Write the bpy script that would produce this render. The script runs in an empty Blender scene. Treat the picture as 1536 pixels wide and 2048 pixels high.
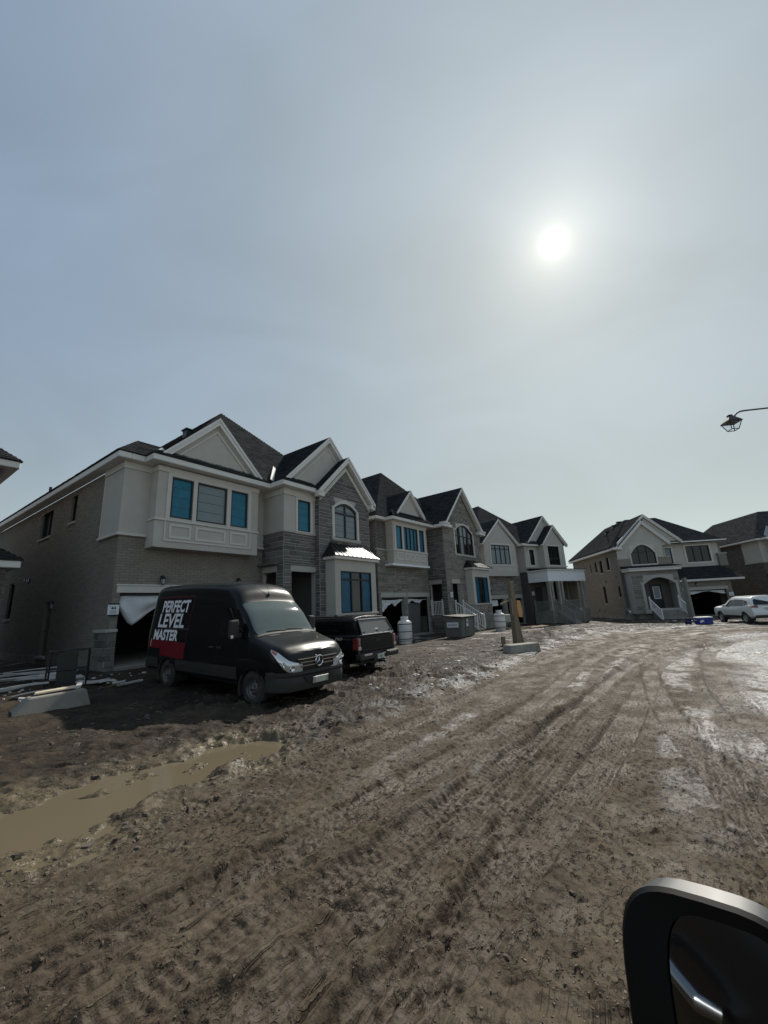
import bpy, bmesh, math, random
import numpy as np
from mathutils import Vector, Matrix
random.seed(7)
R = math.radians
SC = bpy.context.scene
COL = SC.collection

# ------------------------------------------------------------------ camera
F_PX, PITCH, ROLL = 800.0, R(13.612), R(-2.962)
cam_d = bpy.data.cameras.new('camera'); cam = bpy.data.objects.new('camera', cam_d); COL.objects.link(cam)
cam_d.sensor_fit = 'VERTICAL'; cam_d.sensor_height = 36.0; cam_d.lens = F_PX / 2048 * 36.0
cam_d.clip_start = 0.02; cam_d.clip_end = 3000
cp, sp, cr, sr = math.cos(PITCH), math.sin(PITCH), math.cos(ROLL), math.sin(ROLL)
fw = Vector((0, cp, sp)); up0 = Vector((0, -sp, cp)); rt0 = Vector((1, 0, 0))
rt = cr * rt0 + sr * up0; upv = -sr * rt0 + cr * up0
cam.matrix_world = Matrix(((rt.x, upv.x, -fw.x, 0), (rt.y, upv.y, -fw.y, 0), (rt.z, upv.z, -fw.z, 1.8), (0, 0, 0, 1)))
SC.camera = cam
SC.render.resolution_x = 768; SC.render.resolution_y = 1024

# ------------------------------------------------------------------ sky and sun
SUN_AZ, SUN_EL = R(29.2), R(42.68)
S = Vector((math.sin(SUN_AZ) * math.cos(SUN_EL), math.cos(SUN_AZ) * math.cos(SUN_EL), math.sin(SUN_EL)))
world = bpy.data.worlds.new("World"); SC.world = world; world.use_nodes = True
nt = world.node_tree; nt.nodes.clear(); N = nt.nodes.new; LK = nt.links.new
def wmath(op, a, b=None, c=None, clamp=False):
    n = N('ShaderNodeMath'); n.operation = op; n.use_clamp = clamp
    for i, v in enumerate((a, b, c)):
        if v is None: continue
        if isinstance(v, (int, float)): n.inputs[i].default_value = v
        else: LK(v, n.inputs[i])
    return n.outputs[0]
out = N('ShaderNodeOutputWorld'); bg = N('ShaderNodeBackground'); bg.inputs[1].default_value = 0.1
LK(bg.outputs[0], out.inputs[0])
sky = N('ShaderNodeTexSky'); sky.sky_type = 'NISHITA'; sky.sun_disc = False
sky.sun_elevation = SUN_EL; sky.sun_rotation = SUN_AZ
sky.air_density = 1.0; sky.dust_density = 5.0; sky.ozone_density = 1.0; sky.altitude = 200
tc = N('ShaderNodeTexCoord')
nrm = N('ShaderNodeVectorMath'); nrm.operation = 'NORMALIZE'; LK(tc.outputs['Generated'], nrm.inputs[0])
dot = N('ShaderNodeVectorMath'); dot.operation = 'DOT_PRODUCT'; LK(nrm.outputs[0], dot.inputs[0]); dot.inputs[1].default_value = S
c = wmath('MAXIMUM', dot.outputs['Value'], 0.0)
# thin high veil of cloud: soft streaky noise
mp = N('ShaderNodeMapping'); mp.inputs['Scale'].default_value = (1.0, 2.2, 2.6); mp.inputs['Rotation'].default_value = (0.2, 0.5, 0.7)
LK(nrm.outputs[0], mp.inputs['Vector'])
nz = N('ShaderNodeTexNoise'); nz.inputs['Scale'].default_value = 1.6; nz.inputs['Detail'].default_value = 5; nz.inputs['Roughness'].default_value = 0.45
nz.inputs['Distortion'].default_value = 0.6
LK(mp.outputs[0], nz.inputs['Vector'])
cl = N('ShaderNodeMapRange'); LK(nz.outputs['Fac'], cl.inputs['Value'])
cl.inputs['From Min'].default_value = 0.3; cl.inputs['From Max'].default_value = 0.7; cl.inputs['To Min'].default_value = 0.88; cl.inputs['To Max'].default_value = 1.11
haze = N('ShaderNodeRGB'); haze.outputs[0].default_value = (1.95, 2.66, 3.80, 1)
mix = N('ShaderNodeMix'); mix.data_type = 'RGBA'; mix.inputs[0].default_value = 0.98
LK(sky.outputs[0], mix.inputs[6]); LK(haze.outputs[0], mix.inputs[7])
sc1 = N('ShaderNodeVectorMath'); sc1.operation = 'SCALE'; LK(mix.outputs[2], sc1.inputs[0]); LK(cl.outputs[0], sc1.inputs['Scale'])
def glow(power, col):
    p = wmath('POWER', c, power)
    v = N('ShaderNodeVectorMath'); v.operation = 'SCALE'; v.inputs[0].default_value = col; LK(p, v.inputs['Scale']); return v.outputs[0]
# the disc of the sun seen through the veil, softened at its rim
mr = N('ShaderNodeMapRange'); mr.interpolation_type = 'SMOOTHSTEP'; LK(c, mr.inputs['Value'])
mr.inputs['From Min'].default_value = math.cos(R(1.72)); mr.inputs['From Max'].default_value = math.cos(R(1.1))
ds = N('ShaderNodeVectorMath'); ds.operation = 'SCALE'; ds.inputs[0].default_value = (14, 13, 11); LK(mr.outputs[0], ds.inputs['Scale'])
# the air is whiter towards the horizon
sep = N('ShaderNodeSeparateXYZ'); LK(nrm.outputs[0], sep.inputs[0])
hz1 = wmath('POWER', wmath('SUBTRACT', 1.0, wmath('MAXIMUM', sep.outputs[2], 0.0), None, True), 3.2)
hv = N('ShaderNodeVectorMath'); hv.operation = 'SCALE'; hv.inputs[0].default_value = (3.2, 3.35, 2.0); LK(hz1, hv.inputs['Scale'])
acc = sc1.outputs[0]
for g in (hv.outputs[0], glow(3.0, (1.80, 1.75, 1.05)), glow(12, (0.62, 0.62, 0.54)), glow(110, (1.1, 1.08, 0.95)), glow(420, (1.4, 1.33, 1.05)), glow(2200, (2.4, 2.25, 1.75)), ds.outputs[0]):
    a = N('ShaderNodeVectorMath'); a.operation = 'ADD'; LK(acc, a.inputs[0]); LK(g, a.inputs[1]); acc = a.outputs[0]
LK(acc, bg.inputs[0])
sun_d = bpy.data.lights.new('sun', 'SUN'); sun_d.energy = 4.2; sun_d.angle = R(1.2); sun_d.color = (1.0, 0.94, 0.84)
sun = bpy.data.objects.new('sun', sun_d); COL.objects.link(sun); sun.rotation_euler = S.to_track_quat('Z', 'Y').to_euler(); sun.location = S * 60
SC.view_settings.view_transform = 'Standard'; SC.view_settings.look = 'None'
SC.view_settings.exposure = 0.16; SC.view_settings.gamma = 1.0; SC.view_settings.use_curve_mapping = False

# ------------------------------------------------------------------ object helpers
def tag(o, label=None, cat=None, group=None, kind=None):
    if label: o['label'] = label
    if cat: o['category'] = cat
    if group: o['group'] = group
    if kind: o['kind'] = kind
    return o
def empty(name, loc=(0, 0, 0), rz=0.0, label=None, cat=None, group=None):
    o = bpy.data.objects.new(name, None); COL.objects.link(o); o.location = loc; o.rotation_euler = (0, 0, rz)
    o.empty_display_size = 0.2
    return tag(o, label, cat, group)
def link(name, me, parent=None):
    o = bpy.data.objects.new(name, me); COL.objects.link(o)
    if parent is not None: o.parent = parent
    return o
class MB:
    def __init__(s): s.v = []; s.f = []; s.m = []
    def add(s, vs, fs, m=0):
        b = len(s.v); s.v += [tuple(p) for p in vs]; s.f += [tuple(b + i for i in f) for f in fs]; s.m += [m] * len(fs); return s
    def box(s, x0, x1, y0, y1, z0, z1, m=0):
        x0, x1 = min(x0, x1), max(x0, x1); y0, y1 = min(y0, y1), max(y0, y1); z0, z1 = min(z0, z1), max(z0, z1)
        return s.add([(x0, y0, z0), (x1, y0, z0), (x1, y1, z0), (x0, y1, z0), (x0, y0, z1), (x1, y0, z1), (x1, y1, z1), (x0, y1, z1)],
                     [(3, 2, 1, 0), (4, 5, 6, 7), (0, 1, 5, 4), (1, 2, 6, 5), (2, 3, 7, 6), (3, 0, 4, 7)], m)
    def hexa(s, p, m=0):      # 8 corners: bottom ring then top ring
        return s.add(p, [(3, 2, 1, 0), (4, 5, 6, 7), (0, 1, 5, 4), (1, 2, 6, 5), (2, 3, 7, 6), (3, 0, 4, 7)], m)
    def prism(s, poly, d, m=0):   # 3D polygon extruded by vector d
        n = len(poly); d = Vector(d); P = [Vector(p) for p in poly]
        vs = P + [p + d for p in P]
        return s.add(vs, [tuple(reversed(range(n))), tuple(range(n, 2 * n))] + [(i, (i + 1) % n, n + (i + 1) % n, n + i) for i in range(n)], m)
    def tube(s, path, r, n=8, m=0, caps=True):
        P = [Vector(p) for p in path]; rr = r if isinstance(r, (list, tuple)) else [r] * len(P); rings = []
        for i, p in enumerate(P):
            t = (P[min(i + 1, len(P) - 1)] - P[max(i - 1, 0)]).normalized()
            a = Vector((0, 0, 1)) if abs(t.z) < 0.9 else Vector((1, 0, 0))
            u = t.cross(a).normalized(); w = t.cross(u).normalized()
            rings.append([p + rr[i] * (math.cos(2 * math.pi * k / n) * u + math.sin(2 * math.pi * k / n) * w) for k in range(n)])
        fs = []
        for i in range(len(P) - 1):
            for k in range(n): fs.append((i * n + k, i * n + (k + 1) % n, (i + 1) * n + (k + 1) % n, (i + 1) * n + k))
        if caps: fs.append(tuple(reversed(range(n)))); fs.append(tuple((len(P) - 1) * n + k for k in range(n)))
        return s.add([q for r_ in rings for q in r_], fs, m)
    def lathe(s, prof, n=24, o=(0, 0, 0), axis='z', m=0):   # prof: (r, h)
        vs = []; fs = []; L = len(prof)
        for k in range(n):
            a = 2 * math.pi * k / n; ca, sa = math.cos(a), math.sin(a)
            for r, h in prof:
                q = (r * ca, r * sa, h) if axis == 'z' else ((r * ca, h, r * sa) if axis == 'y' else (h, r * ca, r * sa))
                vs.append((q[0] + o[0], q[1] + o[1], q[2] + o[2]))
        for k in range(n):
            for i in range(L - 1):
                a, b = k * L + i, ((k + 1) % n) * L + i
                fs.append((a, b, b + 1, a + 1))
        return s.add(vs, fs, m)
    def grid(s, rows, m=0, close=False):   # rows of points -> quads
        b = len(s.v); nr = len(rows); nc = len(rows[0])
        fs = [(i * nc + j, i * nc + j + 1, (i + 1) * nc + j + 1, (i + 1) * nc + j) for i in range(nr - 1) for j in range(nc - 1)]
        if close: fs += [(i * nc + nc - 1, i * nc, (i + 1) * nc, (i + 1) * nc + nc - 1) for i in range(nr - 1)]
        return s.add([p for r in rows for p in r], fs, m)
    def mesh(s, name, mats, smooth=False, bevel=0, angle=None, weld=False, segs=1):
        me = bpy.data.meshes.new(name); me.from_pydata(s.v, [], s.f)
        ms = mats if isinstance(mats, (list, tuple)) else [mats]
        for m in ms: me.materials.append(m)
        if len(ms) > 1: me.polygons.foreach_set('material_index', s.m)
        bm = bmesh.new(); bm.from_mesh(me)
        if weld: bmesh.ops.remove_doubles(bm, verts=bm.verts, dist=0.0005)
        bmesh.ops.recalc_face_normals(bm, faces=bm.faces)
        if bevel:
            ed = [e for e in bm.edges if len(e.link_faces) == 2 and e.calc_face_angle(0) > 0.5]
            bmesh.ops.bevel(bm, geom=ed, offset=bevel, segments=segs, affect='EDGES', profile=0.5, clamp_overlap=True)
        if smooth:
            for f in bm.faces: f.smooth = True
            lim = R(angle or 40)
            for e in bm.edges:
                if len(e.link_faces) == 2 and e.calc_face_angle(0) > lim: e.smooth = False
        bm.to_mesh(me); bm.free(); me.update()
        return me
    def build(s, name, mats, parent=None, **k):
        return link(name, s.mesh(name, mats, **k), parent)

# ------------------------------------------------------------------ materials
def mat(name, col, rough=0.7, metal=0.0, var=0.12, scale=6.0, bump=0.0, bscale=60.0, spec=0.5, rnd=0.0, dirt=None, coat=0.0, dscale=1.2, stretch=None):
    """Principled material whose colour is broken up by noise in the object's own space; rnd adds a tone per piece; dirt = (colour, amount)."""
    m = bpy.data.materials.new(name); m.use_nodes = True; t = m.node_tree; n = t.nodes; l = t.links
    b = n['Principled BSDF']; b.inputs['Roughness'].default_value = rough; b.inputs['Metallic'].default_value = metal
    b.inputs['Specular IOR Level'].default_value = spec
    if coat: b.inputs['Coat Weight'].default_value = coat; b.inputs['Coat Roughness'].default_value = 0.06
    tcn = n.new('ShaderNodeTexCoord'); vec = tcn.outputs['Object']
    if stretch:
        mpn = n.new('ShaderNodeMapping'); mpn.inputs['Scale'].default_value = stretch; l.new(vec, mpn.inputs['Vector']); vec = mpn.outputs[0]
    nz = n.new('ShaderNodeTexNoise'); nz.inputs['Scale'].default_value = scale; nz.inputs['Detail'].default_value = 6; nz.inputs['Roughness'].default_value = 0.65
    l.new(vec, nz.inputs['Vector'])
    mr = n.new('ShaderNodeMapRange'); l.new(nz.outputs['Fac'], mr.inputs['Value'])
    mr.inputs['From Min'].default_value = 0.25; mr.inputs['From Max'].default_value = 0.75
    mr.inputs['To Min'].default_value = 1 - var; mr.inputs['To Max'].default_value = 1 + var
    fac = mr.outputs[0]
    if rnd:
        oi = n.new('ShaderNodeObjectInfo'); ge = n.new('ShaderNodeNewGeometry')
        ad = n.new('ShaderNodeMath'); ad.operation = 'ADD'; l.new(oi.outputs['Random'], ad.inputs[0]); l.new(ge.outputs['Random Per Island'], ad.inputs[1])
        fr = n.new('ShaderNodeMath'); fr.operation = 'FRACT'; l.new(ad.outputs[0], fr.inputs[0])
        m2 = n.new('ShaderNodeMapRange'); l.new(fr.outputs[0], m2.inputs['Value']); m2.inputs['To Min'].default_value = 1 - rnd; m2.inputs['To Max'].default_value = 1 + rnd
        mu = n.new('ShaderNodeMath'); mu.operation = 'MULTIPLY'; l.new(fac, mu.inputs[0]); l.new(m2.outputs[0], mu.inputs[1]); fac = mu.outputs[0]
    sc = n.new('ShaderNodeVectorMath'); sc.operation = 'SCALE'; sc.inputs[0].default_value = col; l.new(fac, sc.inputs['Scale'])
    colout = sc.outputs[0]
    if dirt:
        dn = n.new('ShaderNodeTexNoise'); dn.inputs['Scale'].default_value = dscale; dn.inputs['Detail'].default_value = 8; dn.inputs['Roughness'].default_value = 0.7
        l.new(tcn.outputs['Object'], dn.inputs['Vector'])
        dr = n.new('ShaderNodeMapRange'); l.new(dn.outputs['Fac'], dr.inputs['Value']); dr.inputs['From Min'].default_value = 0.42; dr.inputs['From Max'].default_value = 0.72
        dr.inputs['To Max'].default_value = dirt[1]
        mx = n.new('ShaderNodeMix'); mx.data_type = 'RGBA'; l.new(dr.outputs[0], mx.inputs[0]); l.new(colout, mx.inputs[6]); mx.inputs[7].default_value = (*dirt[0], 1)
        colout = mx.outputs[2]
        rr = n.new('ShaderNodeMapRange'); l.new(dr.outputs[0], rr.inputs['Value']); rr.inputs['To Min'].default_value = rough; rr.inputs['To Max'].default_value = 0.85
        l.new(rr.outputs[0], b.inputs['Roughness'])
    l.new(colout, b.inputs['Base Color'])
    if bump:
        n2 = n.new('ShaderNodeTexNoise'); n2.inputs['Scale'].default_value = bscale; n2.inputs['Detail'].default_value = 5; l.new(vec, n2.inputs['Vector'])
        bp = n.new('ShaderNodeBump'); bp.inputs['Strength'].default_value = bump; bp.inputs['Distance'].default_value = 0.01
        l.new(n2.outputs['Fac'], bp.inputs['Height']); l.new(bp.outputs[0], b.inputs['Normal'])
    return m
M = {}
M['stucco'] = mat('stucco', (0.50, 0.475, 0.425), 0.9, var=0.05, scale=2.5, bump=0.35, bscale=180, spec=0.1, dirt=((0.40, 0.37, 0.32), 0.45), dscale=0.9)
M['trim'] = mat('stucco_trim', (0.60, 0.575, 0.52), 0.85, var=0.05, scale=3, bump=0.15, bscale=150, spec=0.2)
M['fascia'] = mat('aluminium_fascia', (0.70, 0.685, 0.64), 0.5, var=0.05, scale=2, spec=0.4)
M['panel'] = mat('white_composite_panel', (0.80, 0.81, 0.83), 0.5, var=0.04, scale=2)
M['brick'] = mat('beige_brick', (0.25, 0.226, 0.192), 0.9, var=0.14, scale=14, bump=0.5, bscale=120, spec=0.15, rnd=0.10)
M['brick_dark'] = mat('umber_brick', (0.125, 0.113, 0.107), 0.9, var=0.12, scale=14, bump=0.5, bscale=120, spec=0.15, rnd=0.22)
M['brick_tan'] = mat('tan_brick', (0.255, 0.226, 0.190), 0.9, var=0.10, scale=10, bump=0.5, bscale=90, spec=0.15, rnd=0.12)
M['mortar'] = mat('mortar', (0.22, 0.205, 0.185), 0.95, var=0.10, scale=20, bump=0.3, bscale=150, spec=0.1)
M['stone'] = mat('grey_ledgestone', (0.150, 0.140, 0.130), 0.9, var=0.22, scale=9, bump=0.9, bscale=40, spec=0.2, rnd=0.30)
M['stone_tan'] = mat('buff_ledgestone', (0.22, 0.205, 0.178), 0.9, var=0.20, scale=8, bump=0.9, bscale=40, spec=0.2, rnd=0.24)
M['stone_mortar'] = mat('pale_mortar', (0.42, 0.41, 0.38), 0.95, var=0.12, scale=20, spec=0.1)
M['precast'] = mat('precast_band', (0.42, 0.40, 0.36), 0.85, var=0.08, scale=5, bump=0.2, bscale=120, spec=0.2)
M['shingle'] = mat('charcoal_shingle', (0.040, 0.041, 0.044), 0.95, var=0.30, scale=30, bump=0.6, bscale=160, spec=0.0, rnd=0.30)
M['shingle_warm'] = mat('brown_grey_shingle', (0.053, 0.053, 0.054), 0.95, var=0.25, scale=30, bump=0.6, bscale=160, spec=0.0, rnd=0.25)
M['flash'] = mat('galvanised_flashing', (0.30, 0.31, 0.32), 0.6, metal=0.15, var=0.1, scale=6)
M['metal_roof'] = mat('black_standing_seam', (0.045, 0.045, 0.048), 0.36, metal=0.75, var=0.1, scale=4)
M['blackmetal'] = mat('black_painted_metal', (0.012, 0.012, 0.012), 0.45, var=0.15)
M['frame'] = mat('black_window_frame', (0.010, 0.010, 0.010), 0.5, var=0.1)
M['bluefilm'] = mat('pane_under_blue_film', (0.008, 0.150, 0.225), 0.30, var=0.22, scale=3.2, bump=0.12, bscale=5, spec=0.35)
M['bluefilm_dark'] = mat('pane_under_loose_blue_film', (0.006, 0.085, 0.160), 0.28, var=0.35, scale=4, bump=0.35, bscale=9, spec=0.35)
M['skygrey'] = mat('pane_painted_sky_grey', (0.20, 0.245, 0.255), 0.32, var=0.10, scale=2.0, bump=0.12, bscale=5, spec=0.4)  # the grey is reflected sky put into the pane colour
M['darkglass'] = mat('dark_window_glass', (0.012, 0.013, 0.014), 0.06, var=0.3, scale=3, spec=0.5, bump=0.03, bscale=3)
M['seam'] = mat('film_seam', (0.03, 0.05, 0.06), 0.6)
M['dark'] = mat('unlit_interior', (0.030, 0.028, 0.026), 0.95, var=0.3, scale=3, spec=0.1)  # near-black walls: the unlit room's gloom put into the colour
M['concrete'] = mat('concrete', (0.27, 0.255, 0.225), 0.95, var=0.18, scale=5, bump=0.4, bscale=60, spec=0.2, dirt=((0.085, 0.07, 0.052), 0.55))
M['concrete_pale'] = mat('pale_concrete', (0.34, 0.32, 0.28), 0.95, var=0.15, scale=6, bump=0.4, bscale=60, spec=0.2, dirt=((0.12, 0.10, 0.075), 0.6))
M['timber'] = mat('weathered_timber', (0.215, 0.175, 0.125), 0.9, var=0.25, scale=5, bump=0.4, bscale=30, spec=0.15, stretch=(12, 12, 1.2))
M['timber_grey'] = mat('grey_timber', (0.20, 0.19, 0.168), 0.9, var=0.2, scale=5, bump=0.4, bscale=30, spec=0.1, stretch=(12, 12, 1.2))
M['timber_fresh'] = mat('fresh_plywood', (0.55, 0.30, 0.13), 0.8, var=0.15, scale=6, stretch=(8, 8, 2))
M['rail'] = mat('painted_railing', (0.74, 0.73, 0.70), 0.55, var=0.05)
M['rail_grey'] = mat('grey_railing', (0.25, 0.24, 0.22), 0.6, var=0.08)
M['sheet'] = mat('white_poly_sheet', (0.62, 0.63, 0.64), 0.35, var=0.10, scale=4, bump=0.2, bscale=12)
M['foam'] = mat('white_foam_offcut', (0.46, 0.46, 0.44), 0.7, var=0.12, scale=4, dirt=((0.16, 0.13, 0.10), 0.5), dscale=4)
M['tank'] = mat('white_tank_paint', (0.72, 0.71, 0.68), 0.45, var=0.06, scale=4, dirt=((0.35, 0.28, 0.20), 0.4), dscale=3)
M['paint_black'] = mat('black_van_paint', (0.003, 0.004, 0.005), 0.32, var=0.1, coat=0.16, spec=0.22)
M['paint_pickup'] = mat('black_pickup_paint', (0.007, 0.007, 0.008), 0.32, var=0.1, coat=0.10, spec=0.2)
M['plastic'] = mat('black_plastic', (0.022, 0.022, 0.022), 0.62, var=0.12, scale=20, bump=0.1, bscale=300, dirt=((0.07, 0.06, 0.045), 0.35))
M['tyre'] = mat('muddy_tyre', (0.022, 0.021, 0.020), 0.85, var=0.2, dirt=((0.085, 0.07, 0.052), 0.75), dscale=6)
M['steel'] = mat('steel_wheel', (0.16, 0.16, 0.16), 0.5, metal=0.6, var=0.15, dirt=((0.08, 0.065, 0.05), 0.5), dscale=8)
M['alloy'] = mat('alloy_wheel', (0.45, 0.45, 0.46), 0.35, metal=0.8, var=0.1)
M['chrome'] = mat('chrome', (0.75, 0.76, 0.77), 0.12, metal=1.0, var=0.03)
M['handle'] = mat('dull_chrome', (0.36, 0.37, 0.38), 0.22, metal=1.0, var=0.05)
M['lens'] = mat('headlight_lens', (0.62, 0.64, 0.66), 0.10, metal=0.55, var=0.35, scale=16, coat=1.0)
M['amber'] = mat('amber_lens', (0.45, 0.10, 0.05), 0.2, coat=1.0)
M['redlens'] = mat('red_lens', (0.22, 0.02, 0.025), 0.15, coat=1.0)
M['vanglass'] = mat('tinted_windscreen', (0.055, 0.078, 0.073), 0.05, spec=0.9, var=0.15, scale=2)
M['sideglass'] = mat('tinted_side_glass', (0.004, 0.004, 0.005), 0.05, spec=0.5)
M['capglass'] = mat('grey_cap_glass', (0.10, 0.10, 0.098), 0.35, var=0.12, scale=6, spec=0.5)  # plain grey glass, paler than the side windows
M['white'] = mat('white_print', (0.80, 0.80, 0.80), 0.5, var=0.03)
M['red_dark'] = mat('dark_red_vinyl', (0.06, 0.002, 0.008), 0.4, var=0.08)  # dark copy of the red; the band's reflection put into the colour
M['red'] = mat('red_vinyl', (0.16, 0.002, 0.008), 0.4, var=0.08)
M['decal'] = mat('black_vinyl', (0.006, 0.006, 0.006), 0.35, var=0.1)
M['plate'] = mat('licence_plate', (0.50, 0.51, 0.42), 0.4, var=0.15, scale=12)
M['suvwhite'] = mat('white_car_paint', (0.72, 0.745, 0.72), 0.3, var=0.03, coat=0.7)
M['blue'] = mat('blue_plastic', (0.010, 0.020, 0.23), 0.4, var=0.12)
M['navy'] = mat('navy_plastic', (0.012, 0.013, 0.075), 0.45, var=0.12)
M['binsteel'] = mat('grey_bin_steel', (0.14, 0.135, 0.125), 0.6, var=0.2, scale=4, dirt=((0.16, 0.14, 0.11), 0.5))
M['cabinet'] = mat('pale_green_cabinet', (0.30, 0.33, 0.30), 0.6, var=0.08)
M['signwhite'] = mat('sign_board', (0.72, 0.75, 0.78), 0.5, var=0.03)
M['lampglass'] = mat('lantern_glass', (0.45, 0.46, 0.46), 0.12, var=0.1)
M['mirror'] = mat('mirror_glass', (0.50, 0.52, 0.55), 0.02, metal=1.0, var=0.02)
M['mirrorcap'] = mat('silver_grey_paint', (0.046, 0.049, 0.052), 0.5, metal=0.2, var=0.05, coat=0.1)

def clear_glass():
    m = bpy.data.materials.new('clear_pane'); m.use_nodes = True; t = m.node_tree; b = t.nodes['Principled BSDF']; b.inputs['Base Color'].default_value = (0.9, 0.92, 0.93, 1); b.inputs['Roughness'].default_value = 0.03; b.inputs['Transmission Weight'].default_value = 1.0; b.inputs['IOR'].default_value = 1.02
    return m
M['clearglass'] = clear_glass()

# ------------------------------------------------------------------ ground: one sheet, ruts and clods in the mesh
_rng = np.random.default_rng(3); _T = _rng.random((256, 256))
def vnoise(x, y):
    xi = np.floor(x).astype(int); yi = np.floor(y).astype(int); fx = x - xi; fy = y - yi
    fx = fx * fx * (3 - 2 * fx); fy = fy * fy * (3 - 2 * fy)
    a = _T[xi & 255, yi & 255]; b = _T[(xi + 1) & 255, yi & 255]; c_ = _T[xi & 255, (yi + 1) & 255]; d = _T[(xi + 1) & 255, (yi + 1) & 255]
    return (a * (1 - fx) + b * fx) * (1 - fy) + (c_ * (1 - fx) + d * fx) * fy
def fbm(x, y, o=4, ridge=False, g=0.55):
    t = 0; a = 1; s = 0
    for k in range(o):
        n = vnoise(x * 2 ** k + 17.3 * k, y * 2 ** k + 5.1 * k)
        if ridge: n = 1 - np.abs(2 * n - 1)
        t = t + a * n; s += a; a *= g
    return t / s
def sstep(a, b, x):
    t = np.clip((x - a) / (b - a), 0, 1); return t * t * (3 - 2 * t)
def pdist(x, y, pl):
    """distance to a polyline, the length along it, and the side (+ = right of travel)"""
    best = np.full(x.shape, 1e9); along = np.zeros(x.shape); side = np.ones(x.shape); acc = 0
    for (x0, y0), (x1, y1) in zip(pl[:-1], pl[1:]):
        dx, dy = x1 - x0, y1 - y0; L = math.hypot(dx, dy)
        t = np.clip(((x - x0) * dx + (y - y0) * dy) / L ** 2, 0, 1)
        qx, qy = x - (x0 + t * dx), y - (y0 + t * dy); d = np.hypot(qx, qy)
        k = d < best; best = np.where(k, d, best); along = np.where(k, acc + t * L, along); side = np.where(k, np.sign(qx * dy - qy * dx), side); acc += L
    return best, along, side
def smooth_poly(p, n=6):
    P = [Vector((a, b, 0)) for a, b in p]; o = []
    for i in range(len(P) - 1):
        a, b, c_, d = P[max(i - 1, 0)], P[i], P[i + 1], P[min(i + 2, len(P) - 1)]
        for k in range(n):
            t = k / n
            q = 0.5 * (2 * b + (c_ - a) * t + (2 * a - 5 * b + 4 * c_ - d) * t * t + (3 * b - a - 3 * c_ + d) * t ** 3); o.append((q.x, q.y))
    o.append((P[-1].x, P[-1].y)); return o
EDGE = smooth_poly([(-9, -5), (-5.2, 0.8), (-3.1, 3.6), (-2.5, 4.6), (-1.2, 6.4), (0.6, 8.9), (3.2, 12.6), (7.0, 18.0), (11.5, 22.6), (16.5, 24.9), (23, 25.6), (34, 25.6), (60, 24)], 4)
TRK = [smooth_poly(p) for p in (
    [(-6, -2.6), (-3.0, 0.8), (-1.44, 2.34), (-0.93, 2.91), (-0.17, 3.61), (1.2, 5.2), (4.0, 8.6), (8.0, 13.6), (13, 18.4), (20, 21.6), (34, 22.6)],
    [(-6.4, -2.1), (-3.4, 1.2), (-1.7, 2.9), (0.1, 4.9), (2.6, 8.0), (6.2, 13.2), (11.5, 18.8), (19, 22.6), (34, 23.6)],
    [(-1.6, 0.9), (0.06, 2.54), (0.71, 3.29), (1.45, 4.16), (2.9, 5.9), (5.2, 8.9), (7.6, 12.0), (11.5, 15.2), (18, 18.0), (34, 19.2)],
    [(-4.2, -1.0), (-1.9, 1.6), (-0.6, 2.6), (0.4, 3.9), (1.6, 5.6), (3.8, 8.4), (6.8, 12.0), (10.4, 15.6), (17, 19.0), (34, 20.4)],
    [(2.2, 2.0), (3.1, 4.2), (4.3, 6.9), (5.6, 9.3), (7.0, 11.6), (8.8, 13.6), (13, 15.8), (22, 17.4)],
    [(3.6, 3.0), (4.6, 5.2), (6.2, 8.2), (8.2, 11.0), (10.4, 13.8), (14.5, 16.6), (23, 18.6)],
    [(16, 9.5), (12.6, 11.2), (10.6, 12.9), (10.8, 14.6), (13.5, 17.0), (19, 19.2)],
    [(-4.0, 2.2), (-2.4, 3.9), (-0.4, 6.3), (1.7, 9.1), (4.6, 13.0), (8.8, 17.8), (13.5, 21.2), (20, 23.5)])]
PUD = [(-4.6, 3.7), (-3.55, 4.55), (-3.05, 5.25), (-2.6, 5.9), (-2.1, 6.5)]
H1O = (-9.22, 13.559); Y1 = R(35.5); FD1 = (math.sin(Y1), math.cos(Y1)); BD1 = (-math.cos(Y1), math.sin(Y1))
def base_h(x, y):
    u = (x - H1O[0]) * FD1[0] + (y - H1O[1]) * FD1[1]; w = (x - H1O[0]) * BD1[0] + (y - H1O[1]) * BD1[1]
    up = sstep(-6.5, -0.6, w) * (1 - sstep(7, 13, u)) * 0.30
    dn = 0.28 * sstep(14, 33, 0.62 * x + 0.5 * y) * sstep(-12, 6, x)
    heap = 0.42 * np.exp(-(((x - 9.0) * 0.80 - (y - 22.2) * 0.6) / 2.1) ** 2 - (((x - 9.0) * 0.6 + (y - 22.2) * 0.80) / 0.9) ** 2)
    return up - dn + heap
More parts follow.
